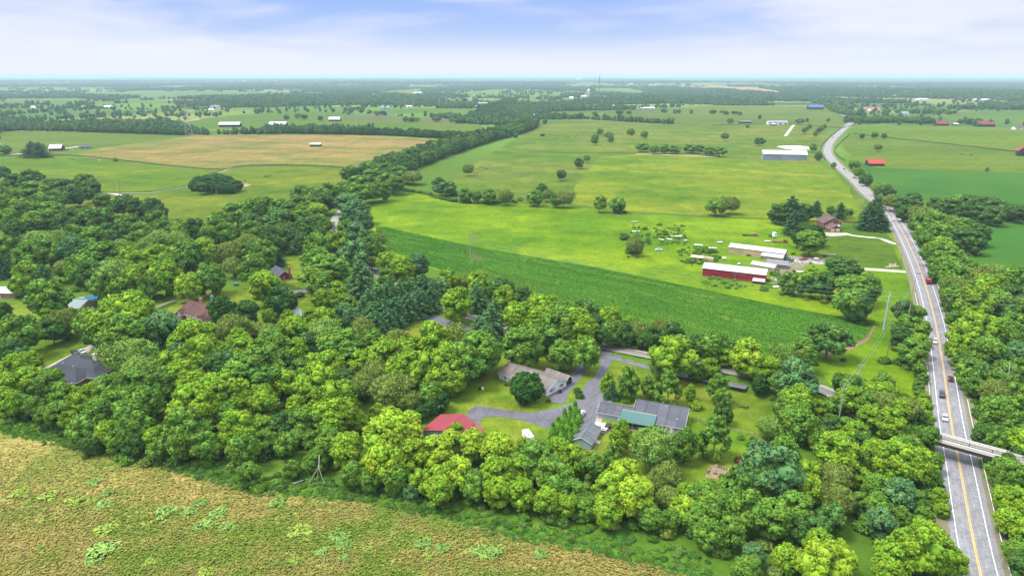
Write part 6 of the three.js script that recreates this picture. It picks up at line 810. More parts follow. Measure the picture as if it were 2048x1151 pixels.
{
  const P = (px, py) => G(px, py); let p;
  p = P(164, 706); car('silver car parked on the pale drive behind the hip-roofed house', 'car', p.x, 0.19, p.z, 0.95, [0.5, 0.54, 0.58], 'sedan');
  p = P(150, 709); car('black car parked behind the silver one at the hip-roofed house', 'car', p.x, 0.19, p.z, 0.95, [0.02, 0.02, 0.025], 'suv');
  p = P(187, 694); car('white car under the big tree at the end of the drive', 'car', p.x, 0.19, p.z, 0.8, [0.7, 0.7, 0.7], 'suv');
  p = P(1162, 832); car('white car parked on the driveway beside the arborvitae row', 'car', p.x, 0.20, p.z, 2.7, [0.72, 0.72, 0.72], 'suv');
  p = P(569, 581); car('white car parked at the lane below the red house', 'car', p.x, 0.2, p.z, 1.9, [0.7, 0.7, 0.7], 'sedan');
  p = P(134, 300); car('dark pickup truck before the white-roofed horse barn', 'pickup', p.x, p.y + 0.2, p.z, 1.6, [0.02, 0.025, 0.04], 'pickup');
  p = P(1590, 518); car('white scrap car in the yard beside the cream barn', 'car', p.x, 0.2, p.z, 1.4, [0.6, 0.6, 0.58], 'sedan', 'scrap cars');
  p = P(1608, 521); car('faded red scrap pickup in the yard under the round tree', 'pickup', p.x, 0.2, p.z, 2.0, [0.3, 0.03, 0.03], 'pickup', 'scrap cars');
  p = P(1578, 523); car('dark blue scrap car low in the barn yard', 'car', p.x, 0.2, p.z, 0.8, [0.04, 0.05, 0.10], 'sedan', 'scrap cars');
  p = P(1318, 501); car('white scrap car alone on the bright meadow', 'car', p.x, 0.2, p.z, 1.75, [0.7, 0.7, 0.7], 'sedan', 'scrap cars');
  p = P(1545, 562); car('pale scrap car behind the end of the red barn', 'car', p.x, 0.2, p.z, 1.2, [0.5, 0.5, 0.5], 'sedan', 'scrap cars');
  // truck with a load
  const r = roadAt(1858, 566), a = ROADC[r.k], nx = -Math.cos(r.dir), nz = Math.sin(r.dir), x = a[0] - nx * 1.9, z = a[1] - nz * 1.9, t = thing('dump_truck', 'red high-sided truck loaded with brown scrap driving away', 'truck', x, roadY(x, z) + 0.345, z, r.dir + Math.PI), red = std(0.34, 0.022, 0.03, 0.4), pink = std(0.5, 0.2, 0.2, 0.5);
  part('chassis', box(1.1, 0.3, 8.6, 0, 0.8, 0), M.dark, t); part('cab', extr([[2.5, 0.7], [4.6, 0.7], [4.7, 1.6], [3.9, 2.7], [2.5, 2.8]], 2.3, 0.08), red, t); part('windscreen', box(2.0, 0.85, 0.06, 0, 0, 0).rotateX(-0.6).translate(0, 2.15, 4.36), M.glass, t);
  for (const s of [-1, 1]) part('side_board', merge([box(0.1, 1.7, 6.4, s * 1.2, 2.0, -0.9), ...Array.from({ length: 6 }, (_, i) => box(0.14, 1.8, 0.14, s * 1.26, 2.0, -3.9 + i * 1.2))]), red, t); part('tailgate', merge([box(2.4, 1.8, 0.12, 0, 2.0, -4.15), box(2.2, 0.12, 0.08, 0, 2.4, -4.24), box(2.2, 0.12, 0.08, 0, 1.7, -4.24)]), red, t, 'deep red tailgate'); part('head_board', box(2.4, 2.0, 0.1, 0, 2.1, 2.35), pink, t); part('bed', box(2.4, 0.12, 6.4, 0, 1.15, -0.9), M.dark, t);
  const R = rng(3), junk = []; for (let i = 0; i < 60; i++) { const w = 0.3 + 0.7 * R(), yy = 1.5 + 1.3 * R(); junk.push(box(w, 0.2 + 0.3 * R(), 0.3 + 0.8 * R()).rotateY(R() * 3).rotateX(R() * 0.8).translate((R() - 0.5) * 1.8, yy, -0.9 + (R() - 0.5) * 5.6)); } part('load', merge(junk), std(0.30, 0.23, 0.15, 0.9), t, 'heap of brown scrap', 'stuff');
  for (const s of [-1, 1]) for (const q of [3.3, -1.8, -3.0]) { const w = part('wheel', tyre.clone().scale(1.4, 1.5, 1.5).translate(s * 0.98, 0.5, q), M.rubber, t); part('rim', rim.clone().scale(1.5, 1.5, 1.5).translate(s * 0.99, 0.5, q), M.steel, w); } for (const s of [-1, 1]) part('tail_light', box(0.25, 0.15, 0.06, s * 0.95, 0.95, -4.25), M.red, t);
  // trailer behind the front trees
  const q = P(1056, 880), c = thing('camper_trailer', 'white flat-roofed camper trailer behind the front tree line', 'trailer', q.x, 0.1, q.z, 0.35), cw = std(0.74, 0.72, 0.70, 0.6); part('body', extr([[-2.6, 0.6], [2.4, 0.6], [2.8, 1.2], [2.6, 2.5], [-2.6, 2.5]], 2.3, 0.1), cw, c); part('roof_hatch', box(0.6, 0.14, 0.6, 0, 2.65, 0.6), M.dark, c); part('roof_hatch', box(0.9, 0.25, 0.7, 0.2, 2.7, -1), M.pipe, c); part('window', box(0.05, 0.6, 1.3, 1.17, 1.7, 0.4), M.glass, c); part('window', box(0.05, 0.6, 1.3, -1.17, 1.7, 0.4), M.glass, c); part('drawbar', box(0.15, 0.12, 1.6, 0, 0.6, 3.4), M.steel, c); for (const s of [-1, 1]) part('wheel', tyre.clone().translate(s * 1.0, 0.34, -0.3), M.rubber, c); part('awning', box(0.08, 0.1, 4.4, 1.25, 2.35, 0), std(0.2, 0.3, 0.45), c);
}
// ================================================================ scrap and small farm things
{
  const R = rng(77);
  const slab = (label, px, py, w, d, h, turn, mat, name = 'scrap_panel', cat = 'scrap panel', legs = true) => { const p = G(px, py), t = thing(name, label, cat, p.x, p.y + 0.13, p.z, turn, 'scrap around the barns'); part('panel', box(w, 0.18, d, 0, h, 0), mat, t); if (legs) part('frame', merge([[-1, -1], [1, -1], [-1, 1], [1, 1]].map(([a, b]) => box(0.12, h, 0.12, a * w * 0.44, h / 2, b * d * 0.42)).concat([box(w * 0.9, 0.1, 0.1, 0, h * 0.5, d * 0.42)])), M.greyWood, t); return t; };
  slab('pale rusty flat wagon alone at the top of the meadow weeds', 1269, 445, 5.5, 2, 0.9, 0.2, std(0.42, 0.34, 0.3)); slab('white flat panel lying at the left end of the scrap weeds', 1272, 464, 6, 1.6, 0.6, 0.1, M.white); slab('pale white sheet beside the dark bush in the scrap weeds', 1339, 480, 4, 1.6, 0.7, -0.5, M.white); slab('long white roof panel standing on the right of the scrap weeds', 1357, 475, 5.5, 2, 1.2, 0, M.white); slab('white narrow panel left of the long roof panel', 1345, 475, 3.6, 1, 1.1, 0.1, std(0.62, 0.62, 0.6));
  slab('small cream-topped trailer in the scrap weeds', 1323, 483, 3.6, 2, 1.6, -0.2, std(0.6, 0.5, 0.36)); slab('white flat wagon above the weedy shed', 1397, 493, 6, 2, 1.3, -0.35, M.white); slab('white frame behind the leafy bushes by the weedy shed', 1425, 500, 5.2, 2.2, 1.5, -0.2, std(0.66, 0.66, 0.64)); slab('white square tank on the grass between the two long barns', 1448, 521, 2.6, 2.4, 1.9, 0.1, std(0.72, 0.68, 0.66)); slab('grey trailer at the right edge of the scrap weeds', 1371, 484, 2.6, 2.6, 1.4, 0.4, std(0.36, 0.38, 0.42)); slab('bundle of white sheets above the cream barn', 1440, 486, 3.8, 2, 0.8, 0.2, M.white); slab('white sheet lying under the end tree behind the red barn', 1552, 575, 4.5, 1.6, 0.6, 0.2, M.white); slab('tilted grey plank frame between red barn and cream barn', 1478, 530, 3.6, 1.4, 1.0, 0.9, std(0.5, 0.46, 0.38)); slab('white box on the gravel by the barn yard', 1632, 522, 2.2, 2.0, 1.9, 0.1, std(0.72, 0.7, 0.72)); slab('white sheet left of the rusty flatbed on the meadow', 1535, 484, 4.2, 1.8, 0.8, 0.1, M.white); slab('long rack of old planks on the grass behind the round tree', 1655, 511, 11, 2, 0.8, -0.18, std(0.25, 0.22, 0.18), 'plank_rack', 'rack'); slab('pale scrap sheet at the foot of the round trees', 1600, 545, 4, 3, 0.7, 0.5, std(0.6, 0.58, 0.55)); slab('grey scrap frame under the dark tree', 1665, 520, 4, 2, 0.9, 0.1, std(0.42, 0.42, 0.42));
  const truck = (label, px, py, turn, bedCol, cabCol, L = 9) => { const p = G(px, py), t = thing('old_truck', label, 'truck', p.x, p.y + 0.13, p.z, turn, 'old trucks on the meadow'); part('bed', merge([box(2.3, 0.35, L, 0, 1.0, 0), box(2.3, 0.5, 0.15, 0, 1.4, L / 2 - 0.1)]), bedCol, t); part('cab', extr([[L / 2, 0.6], [L / 2 + 2.6, 0.6], [L / 2 + 2.6, 1.4], [L / 2 + 1.6, 1.6], [L / 2 + 1.2, 2.5], [L / 2, 2.5]], 2.2, 0.1), cabCol, t); part('windscreen', box(1.8, 0.6, 0.05, 0, 2.05, L / 2 + 1.5), M.glass, t); for (const s of [-1, 1]) for (const q of [-L * 0.36, -L * 0.2, L / 2 + 1.6]) part('wheel', tyre.clone().scale(1.3, 1.4, 1.4).translate(s * 0.95, 0.48, q), M.rubber, t); };
  truck('dark flatbed truck with a faded pink cab on the meadow', 1497, 472, 1.45, M.dark, std(0.38, 0.12, 0.12)); truck('rusty brown flatbed with a rust-red cab on the meadow', 1556, 485, 1.5, M.rust, std(0.28, 0.06, 0.04), 8);
  { const p = G(1548, 475), t = thing('tractor_unit', 'white and pale blue truck cab standing alone on the meadow', 'truck', p.x, p.y + 0.13, p.z, 0.4); part('cab', extr([[-0.8, 0.8], [1.6, 0.8], [1.6, 2.0], [1.1, 3.6], [-0.8, 3.9]], 2.3, 0.1), std(0.62, 0.72, 0.78, 0.5), t); part('windscreen', box(1.9, 1.0, 0.05, 0, 2.7, 1.48), M.glass, t); part('chassis', box(1.0, 0.35, 5.5, 0, 0.8, -2.2), M.dark, t); for (const s of [-1, 1]) for (const q of [0.8, -2.6, -3.8]) part('wheel', tyre.clone().scale(1.4, 1.5, 1.5).translate(s * 0.95, 0.5, q), M.rubber, t); }
  { const p = G(1785, 534), t = thing('gateway', 'white and red-brown gateway clutter at the gravel drive', 'gate', p.x, 0.2, p.z, 0.2); part('post', box(0.4, 2.2, 0.4, -2, 1.1, 0), M.white, t); part('post', box(0.4, 2.2, 0.4, 1.6, 1.1, 0.6), M.white, t); part('board', box(2.6, 1.0, 0.12, -0.2, 1.4, 0.3), M.white, t); part('rubble_bed', box(9, 0.4, 3, 0, 0.1, 0), std(0.34, 0.18, 0.12), t); }
  const odds = []; for (let i = 0; i < 150; i++) { const u = R(), p = G(1560 + 120 * u + (R() - 0.5) * 16, 519 + 8 * u + (R() - 0.5) * 14), s = 0.3 + 0.9 * R(); odds.push(box(s * 1.4, s * 0.6, s).rotateY(R() * 3).translate(p.x, 0.3, p.z)); } struct('scrap_debris', merge(odds), std(0.34, 0.32, 0.3, 0.9), 'small scrap strewn over the stony barn yard', 'stuff');
  { const p = G(936, 0x2bc + 242 - 242 + 46), q = G(962, 779), t = thing('burn_barrel', 'small black and white burn bin alone on the lawn', 'bin', q.x, 0.1, q.z, 0.3); void p; part('bin', cyl(0.45, 0.45, 0.9, -0.4, 0, 0, 12), M.dark, t); part('white_box', box(0.9, 0.8, 0.8, 0.6, 0.4, 0.1), M.white, t); }
  { const q = G(1120, 786), t = thing('dark_bin', 'dark wheeled bin at the gable of the white ranch house', 'bin', q.x, 0.18, q.z, 0.5); part('bin', box(1.1, 1.1, 0.8, 0, 0.62, 0), std(0.03, 0.04, 0.06), t); part('lid', box(1.2, 0.08, 0.9, 0, 1.2, 0), M.dark, t); part('wheel', cyl(0.12, 0.12, 0.06, 0.4, 0, 0.4, 8), M.rubber, t); }
  // fire pit stones
  const list = []; for (let i = 0; i < 15; i++) list.push([1433 + i * 2.0, 932.5 + i * 0.62]); for (let i = 0; i < 5; i++) list.push([1462 - i * 1.5, 944 + i * 3]); for (let i = 0; i < 4; i++) list.push([1421 - i * 1.6, 937 + i * 3.2]); for (let i = 0; i < 5; i++) list.push([1432 + Math.cos(i * 1.25) * 3, 947 + Math.sin(i * 1.25) * 1.6]);
  list.forEach(([px, py], i) => { const p = G(px, py), s = thing('fire_pit_stone', i < 15 ? `dark stone of the far wall of the fire pit, ${ordinal(i + 1)} from left` : i < 20 ? `dark stone in the right end of the fire pit, ${ordinal(i - 14)} from the back` : i < 24 ? `dark stone in the left end of the fire pit, ${ordinal(i - 19)} from the back` : `dark stone of the small ring inside the fire pit, ${['right', 'front right', 'front left', 'back left', 'back right'][i - 24]} one`, 'stone', p.x, 0.3, p.z, R() * 6, 'stones around the fire pit'); const k = 0.26 + 0.2 * R(); part('rock', new THREE.DodecahedronGeometry(k, 0).scale(1.3, 0.9, 1), i % 3 ? std(0.10, 0.08, 0.075, 0.95) : M.stone, s); });
  // sign by the road, seen from behind
  { const p = G(2012, 1138), t = thing('road_sign', 'yellow diamond warning sign at the bottom right beside the highway', 'sign', p.x - 1.5, 0.3, p.z, 0.9); part('post', box(0.09, 2.6, 0.09, 0, 1.3, 0), M.steel, t); part('plate', box(0.95, 0.95, 0.03, 0, 0, 0).rotateZ(0.785).translate(0, 2.4, 0.07), std(0.78, 0.42, 0.02, 0.5), t); part('border', new THREE.TorusGeometry(0.6, 0.02, 4, 4).translate(0, 2.4, 0.1), M.dark, t); }
  // play things by the brown-roofed house
  { let p = G(424, 601), t = thing('play_set', 'turquoise play set behind the brown-roofed house', 'play set', p.x, 0.1, p.z, 0.3); part('tower', box(1.6, 1.5, 1.6, 0, 1.6, 0), M.teal, t); part('leg', merge([[-0.7, -0.7], [0.7, -0.7], [-0.7, 0.7], [0.7, 0.7]].map(([a, b]) => box(0.15, 2.6, 0.15, a, 1.3, b))), M.wood, t); part('slide', box(0.7, 0.1, 3, 0, 0, 0).rotateX(0.5).translate(0, 0.8, 2.1), M.teal, t); part('roof', new THREE.ConeGeometry(1.5, 1.0, 4).rotateY(0.785).translate(0, 3.0, 0), M.wood, t); p = G(448, 598); t = thing('trampoline', 'blue-edged trampoline beside the turquoise play set', 'trampoline', p.x, 0.1, p.z); part('mat', new THREE.CircleGeometry(1.9, 20).rotateX(-1.5708).translate(0, 0.85, 0), M.dark, t); part('rim', new THREE.TorusGeometry(2.0, 0.16, 6, 24).rotateX(1.5708).translate(0, 0.85, 0), M.blue, t); part('leg', merge([0, 1, 2, 3].map((i) => cyl(0.05, 0.05, 0.85, Math.cos(i * 1.57) * 1.95, 0, Math.sin(i * 1.57) * 1.95, 5))), M.steel, t); p = G(472, 571); t = thing('tarp_stack', 'small stack under a bright blue tarp in the shade by the lane', 'tarp', p.x, 0.1, p.z); part('stack', box(2.2, 1.0, 1.4, 0, 0.5, 0), M.wood, t); part('tarp', box(2.4, 0.4, 1.6, 0, 1.1, 0), M.blue, t); }
  { const p = G(1085, 272), t = thing('hay_feeder', 'black hay feeder near the cattle on the pasture', 'feeder', p.x, p.y, p.z); part('frame', merge([box(8, 3.6, 0.3, 0, 2.2, 1.6), box(8, 3.6, 0.3, 0, 2.2, -1.6), box(0.3, 3.6, 3, -4, 2.2, 0), box(0.3, 3.6, 3, 4, 2.2, 0)]), M.dark, t); part('roof', box(8.6, 0.3, 4, 0, 4.1, 0), M.dark, t); }
}
// ================================================================ poles, wires, fences
const topAt = (p, py) => { const t = (r) => -p.z / -r[2]; const r = rayDir(1024, py); return EYE + r[1] * t(r); };
const wood1 = std(0.16, 0.125, 0.095, 0.95), wood2 = std(0.30, 0.27, 0.24, 0.9), steelPole = std(0.36, 0.45, 0.52, 0.5);
const TOPS = {};
function pole(name, label, key, base, topPy, { r = 0.2, mat = wood1, arms = [[2.4, 0.6]], turn = 0, cat = 'pole' } = {}) {
  const p = G(...base), h = topAt(p, topPy) - p.y, t = thing(name, label, cat, p.x, p.y, p.z, turn); part('pole', cyl(r, r * 0.6, h, 0, 0, 0, 10), mat, t);
  for (const [w, d] of arms) { const a = part('crossarm', box(w, 0.14, 0.14, 0, h - d, 0.1), mat, t); for (const s of [-0.45, 0.45]) part('insulator', cyl(0.06, 0.05, 0.25, w * s, h - d + 0.07, 0.1, 6), M.pipe, a); }
  TOPS[key] = [p.x, p.y + h, p.z]; return t;
}
pole('transmission_pole', 'tall grey-blue steel pole standing in the meadow beside the crop field', 'steel', [1767.5, 660], 583, { r: 0.42, mat: steelPole, arms: [[3, 2], [3, 5]], turn: 0.6 });
pole('utility_pole', 'very tall thin wooden pole among the bushes west of the highway', 'tall', [1812, 662], 553, { r: 0.22, mat: wood2, arms: [] });
pole('utility_pole', 'dark wooden pole rising out of the ivy bush in the meadow', 'ivy', [1772.7, 722], 680, { r: 0.2, arms: [] });
pole('utility_pole', 'pale wooden pole with a cap above the trees near the railway', 'rail', [1673, 872], 766, { r: 0.26, mat: wood2, arms: [[1.6, 2]] });
pole('transmission_pole', 'slim grey steel pole in the meadow above the railway trees', 'slim', [1716, 772], 727, { r: 0.22, mat: M.steel, arms: [[2.2, 0.4], [2.2, 4]] });
pole('utility_pole', 'wooden pole beside the gravel drive mouth', 'drive', [1800, 537], 508, { r: 0.2, arms: [[1.8, 0.3]] });
pole('utility_pole', 'wooden pole on the grass beside the highway straight', 'straight', [1703, 387], 366, { r: 0.2, arms: [[2, 0.4]] });
pole('utility_pole', 'left wooden pole of the pair by the farm track bend', 'twinA', [229.5, 386], 359, { r: 0.24, arms: [] });
pole('utility_pole', 'right wooden pole of the pair by the farm track bend', 'twinB', [240, 388], 360.5, { r: 0.24, arms: [[3, 0.5]] });
pole('utility_pole', 'thin wooden pole at the edge of the left paddock', 'pad', [44, 354], 336, { r: 0.2, arms: [] });
pole('utility_pole', 'thin grey pole in the lawn by the parking pad of the grey house', 'pad2', [1213, 809], 800, { r: 0.06, arms: [] , mat: M.steel });
pole('utility_pole', 'wooden power pole at the lane end of the garden', 'lane', [1518, 780], 740, { r: 0.16, arms: [[2, 0.4]] , mat: wood2 });
{
  let p = G(940, 518), q = G(948.5, 516.5), h = topAt(p, 466) - p.y, t = thing('twin_pole_pylon', 'twin-poled pale transmission frame standing in the crop field', 'pole', p.x, p.y, p.z, 0); const d = [q.x - p.x, q.z - p.z];
  part('pole', cyl(0.24, 0.16, h, 0, 0, 0, 8), wood2, t); part('pole', cyl(0.24, 0.16, h, d[0], 0, d[1], 8), wood2, t); part('crossarm', box(9, 0.22, 0.22, d[0] / 2, h - 2.4, d[1] / 2 + 0.2), wood2, t); part('brace', merge([rod([0, h - 6, 0], [d[0], h - 2.6, d[1]], 0.08), rod([d[0], h - 6, d[1]], [0, h - 2.6, 0], 0.08)]), wood2, t); part('lower_box', box(1.1, 1.4, 0.6, d[0] * 0.5, 0.8, d[1]), M.greyWood, t); TOPS.frame = [p.x + 1.4, p.y + h - 2.4, p.z];
  p = G(584, 448); h = topAt(p, 398) - p.y; t = thing('twin_pole_pylon', 'pale frame of crossarms poking out of the trees west of the railway', 'pole', p.x, p.y, p.z, 0.1); part('pole', cyl(0.25, 0.18, h, -1.6, 0, 0, 8), wood2, t); part('pole', cyl(0.25, 0.18, h, 1.8, 0, 0, 8), wood2, t); for (const y of [0.3, 2.6]) part('crossarm', box(y > 1 ? 6.4 : 4.4, 0.22, 0.22, 0, h - y, 0.2), wood2, t); TOPS.wood = [p.x, p.y + h - 1, p.z];
  for (const [lb, px, by, ty] of [['lattice pylon at the left end of the brown field', 378, 272, 208], ['faint lattice pylon behind the long dark hedgerow', 711, 252, 229], ['faint lattice pylon on the pasture right of the railway belt', 1299, 243, 219], ['small lattice mast with plates by the dark barns', 518, 262, 249]]) {
    const b = G(px, by), H = topAt(b, ty) - b.y, g = thing('pylon', lb, 'pylon', b.x, b.y, b.z, 0.3), L = [], w = H * 0.11, grey = std(0.34, 0.37, 0.38, 0.6); for (const [a, c] of [[-1, -1], [1, -1], [-1, 1], [1, 1]]) L.push(rod([a * w, 0, c * w], [a * w * 0.15, H, c * w * 0.15], 0.22, 0.18, 4)); part('leg_frame', merge(L), grey, g); const B = []; for (let i = 0; i < 7; i++) { const k = 1 - i / 7 * 0.85, k2 = 1 - (i + 1) / 7 * 0.85; for (const s of [-1, 1]) { B.push(rod([-w * k, H * i / 7, s * w * k], [w * k2, H * (i + 1) / 7, s * w * k2], 0.12, 0.12, 4), rod([w * k, H * i / 7, s * w * k], [-w * k2, H * (i + 1) / 7, s * w * k2], 0.12, 0.12, 4)); } } part('lattice', merge(B), grey, g); for (const y of [0.78, 0.9]) part('crossarm', box(H * 0.3, 0.4, 0.4, 0, H * y, 0), grey, g);
  }
  for (const [px, n] of [[810, 'first'], [826, 'second'], [879, 'third'], [893, 'fourth']]) { const b = G(px, 214), H = topAt(b, 198) - b.y, g = thing('floodlight_mast', `${n} tall pale floodlight mast from the left at the town ball field`, 'floodlight', b.x, b.y, b.z, 0, 'floodlight masts of the ball field'); part('mast', cyl(0.5, 0.3, H, 0, 0, 0, 6), std(0.6, 0.62, 0.64), g); part('lamp_rack', box(3.6, 1.6, 0.5, 0, H - 0.6, 0), std(0.55, 0.56, 0.58), g); }
  const wire = (label, A, B, sag, offs) => { const t = thing('power_line', label, 'power line', 0, 0, 0); for (const [ox, oy] of offs) { const pts = []; for (let i = 0; i <= 24; i++) { const f = i / 24; pts.push(new THREE.Vector3(mix(A[0], B[0], f) + ox, mix(A[1], B[1], f) + oy - sag * 4 * f * (1 - f), mix(A[2], B[2], f))); } part('wire', new THREE.TubeGeometry(new THREE.CatmullRomCurve3(pts), 48, 0.035, 4), std(0.30, 0.32, 0.33, 0.5, { metalness: 0.4 }), t); } };
  wire('three wires from the twin-poled frame to the steel pole', TOPS.frame, TOPS.steel, 5, [[0, 0], [0.8, -2.2], [-0.8, -4]]);
  wire('wires leaving the steel pole over the highway wood', TOPS.steel, [420, 26, -292], 4, [[0, 0], [0, -2.4], [0, -4.4]]);
  wire('wire from the tall wooden pole down to the pole by the railway', TOPS.tall, TOPS.rail, 3, [[0, -0.5], [0.3, -2.5]]);
  wire('wire between the drive pole and the tall wooden pole', TOPS.drive, TOPS.tall, 3, [[0, -0.5]]);
}
function fence(label, px, { h = 1.35, rails = 4, gap = 2.6, mat = M.blackFence, name = 'plank_fence', board = 0.15, post = 0.14, lift = 0.1 } = {}) {
  const P = smooth(XZ(px), gap), t = thing(name, label, 'fence', 0, 0, 0), posts = [], R = Array.from({ length: rails }, () => []), big = -P[0][1] < 330;
  P.forEach(([x, z], i) => { const y = height(x, z) + lift, g = box(post, h + 0.15, post, x, y + h / 2, z); if (big) part('post', g, mat, t); else posts.push(g); if (i) { const a = P[i - 1], l = Math.hypot(x - a[0], z - a[1]); for (let k = 0; k < rails; k++) R[k].push(box(l + 0.02, board, 0.05).rotateY(Math.atan2(-(z - a[1]), x - a[0])).translate((x + a[0]) / 2, (y + height(a[0], a[1]) + lift) / 2 + h * (k + 0.6) / rails, (z + a[1]) / 2)); } });
  if (posts.length) part('posts', merge(posts), mat, t, null, 'stuff'); for (const r of R) part('rail', merge(r), mat, t);
}
fence('long dark plank fence between the paddock and the brown hay field', [[0, 313], [70, 311], [150, 312], [250, 322], [330, 331], [400, 337.5], [450, 340]], { h: 1.6, board: 0.22, post: 0.25, gap: 3.2 });
fence('dark plank fence along the lower edge of the brown hay field', [[450, 340], [480, 333], [520, 331.5], [600, 331.5], [660, 334], [722, 339]], { h: 1.7, board: 0.26, post: 0.28, gap: 3.2 });
fence('dark plank fence curving beside the farm track to the round clump', [[195, 387], [230, 386.5], [300, 385], [350, 379], [382, 372]], { h: 1.5, board: 0.2, post: 0.22, gap: 3 });
fence('dark plank fence from the round clump up to the brown field', [[408, 354], [420, 349], [438, 345], [450, 340]], { h: 1.5, board: 0.2, post: 0.22, gap: 3 });
fence('dark fence slanting across the pastures right of the highway', [[1708, 268], [1760, 273.5], [1880, 287], [1990, 299], [2044, 305]], { h: 1.7, board: 0.3, post: 0.35, gap: 4 });
fence('dark fence along the left side of the highway bend', [[1712, 250], [1690, 254], [1668, 268], [1650, 284], [1642, 300], [1650, 320]], { h: 1.5, board: 0.25, post: 0.3, gap: 4 });
fence('dark fence curving on the right side of the highway bend', [[1700, 268], [1682, 285], [1670, 300], [1676, 312], [1690, 322]], { h: 1.5, board: 0.25, post: 0.3, gap: 4 });
fence('thin wire fence between meadow and upper hay field', [[1140, 411], [1250, 426], [1400, 434], [1540, 440], [1640, 444]], { h: 1.2, rails: 2, board: 0.06, gap: 5, mat: wood1, name: 'wire_fence' });
fence('red-brown plank fence behind the two-storey brick house', [[1600, 443], [1640, 446], [1690, 446], [1722, 447]], { h: 1.8, board: 0.3, mat: std(0.17, 0.08, 0.045) });
fence('dark fence across the far pasture below the blue-roofed barn', [[1430, 251], [1500, 249], [1590, 249], [1640, 253], [1690, 256]], { h: 1.6, board: 0.3, post: 0.35, gap: 6, rails: 3 });
fence('thin fence along the top of the cattle pasture', [[1052, 250], [1120, 247], [1210, 244], [1300, 246], [1400, 250]], { h: 1.4, board: 0.2, post: 0.25, gap: 6, rails: 2 });
fence('thin fence across the lower cattle pasture', [[990, 306], [1060, 305], [1186, 306], [1270, 306]], { h: 1.3, board: 0.12, post: 0.16, gap: 5, rails: 2, name: 'wire_fence' });
fence('dark rail fence behind the grey house by the oval tree', [[1384, 842], [1394, 843], [1404, 846], [1412, 852]], { h: 1.4, mat: M.wood });
fence('grey wire fence across the garden of the grey house', [[1412, 852], [1450, 858], [1485, 866], [1525, 874]], { h: 1.2, rails: 3, board: 0.05, mat: M.greyWood, name: 'wire_fence', gap: 2.4 });
fence('black picket fence beside the brown-roofed house', [[318, 620], [338, 612], [352, 606]], { h: 1.3 });
fence('black garden fence at the left gable of the brown-roofed house', [[330, 628], [345, 630], [356, 632]], { h: 1.3 });
fence('brown low plank fence under the dark round tree by the lane', [[588, 604], [600, 600], [608, 597]], { h: 1.2, mat: M.wood });
fence('grey plank fence and brush along the drive of the brick house', [[1750, 478], [1765, 478], [1788, 484], [1800, 492]], { h: 1.0, rails: 2, mat: M.wood });
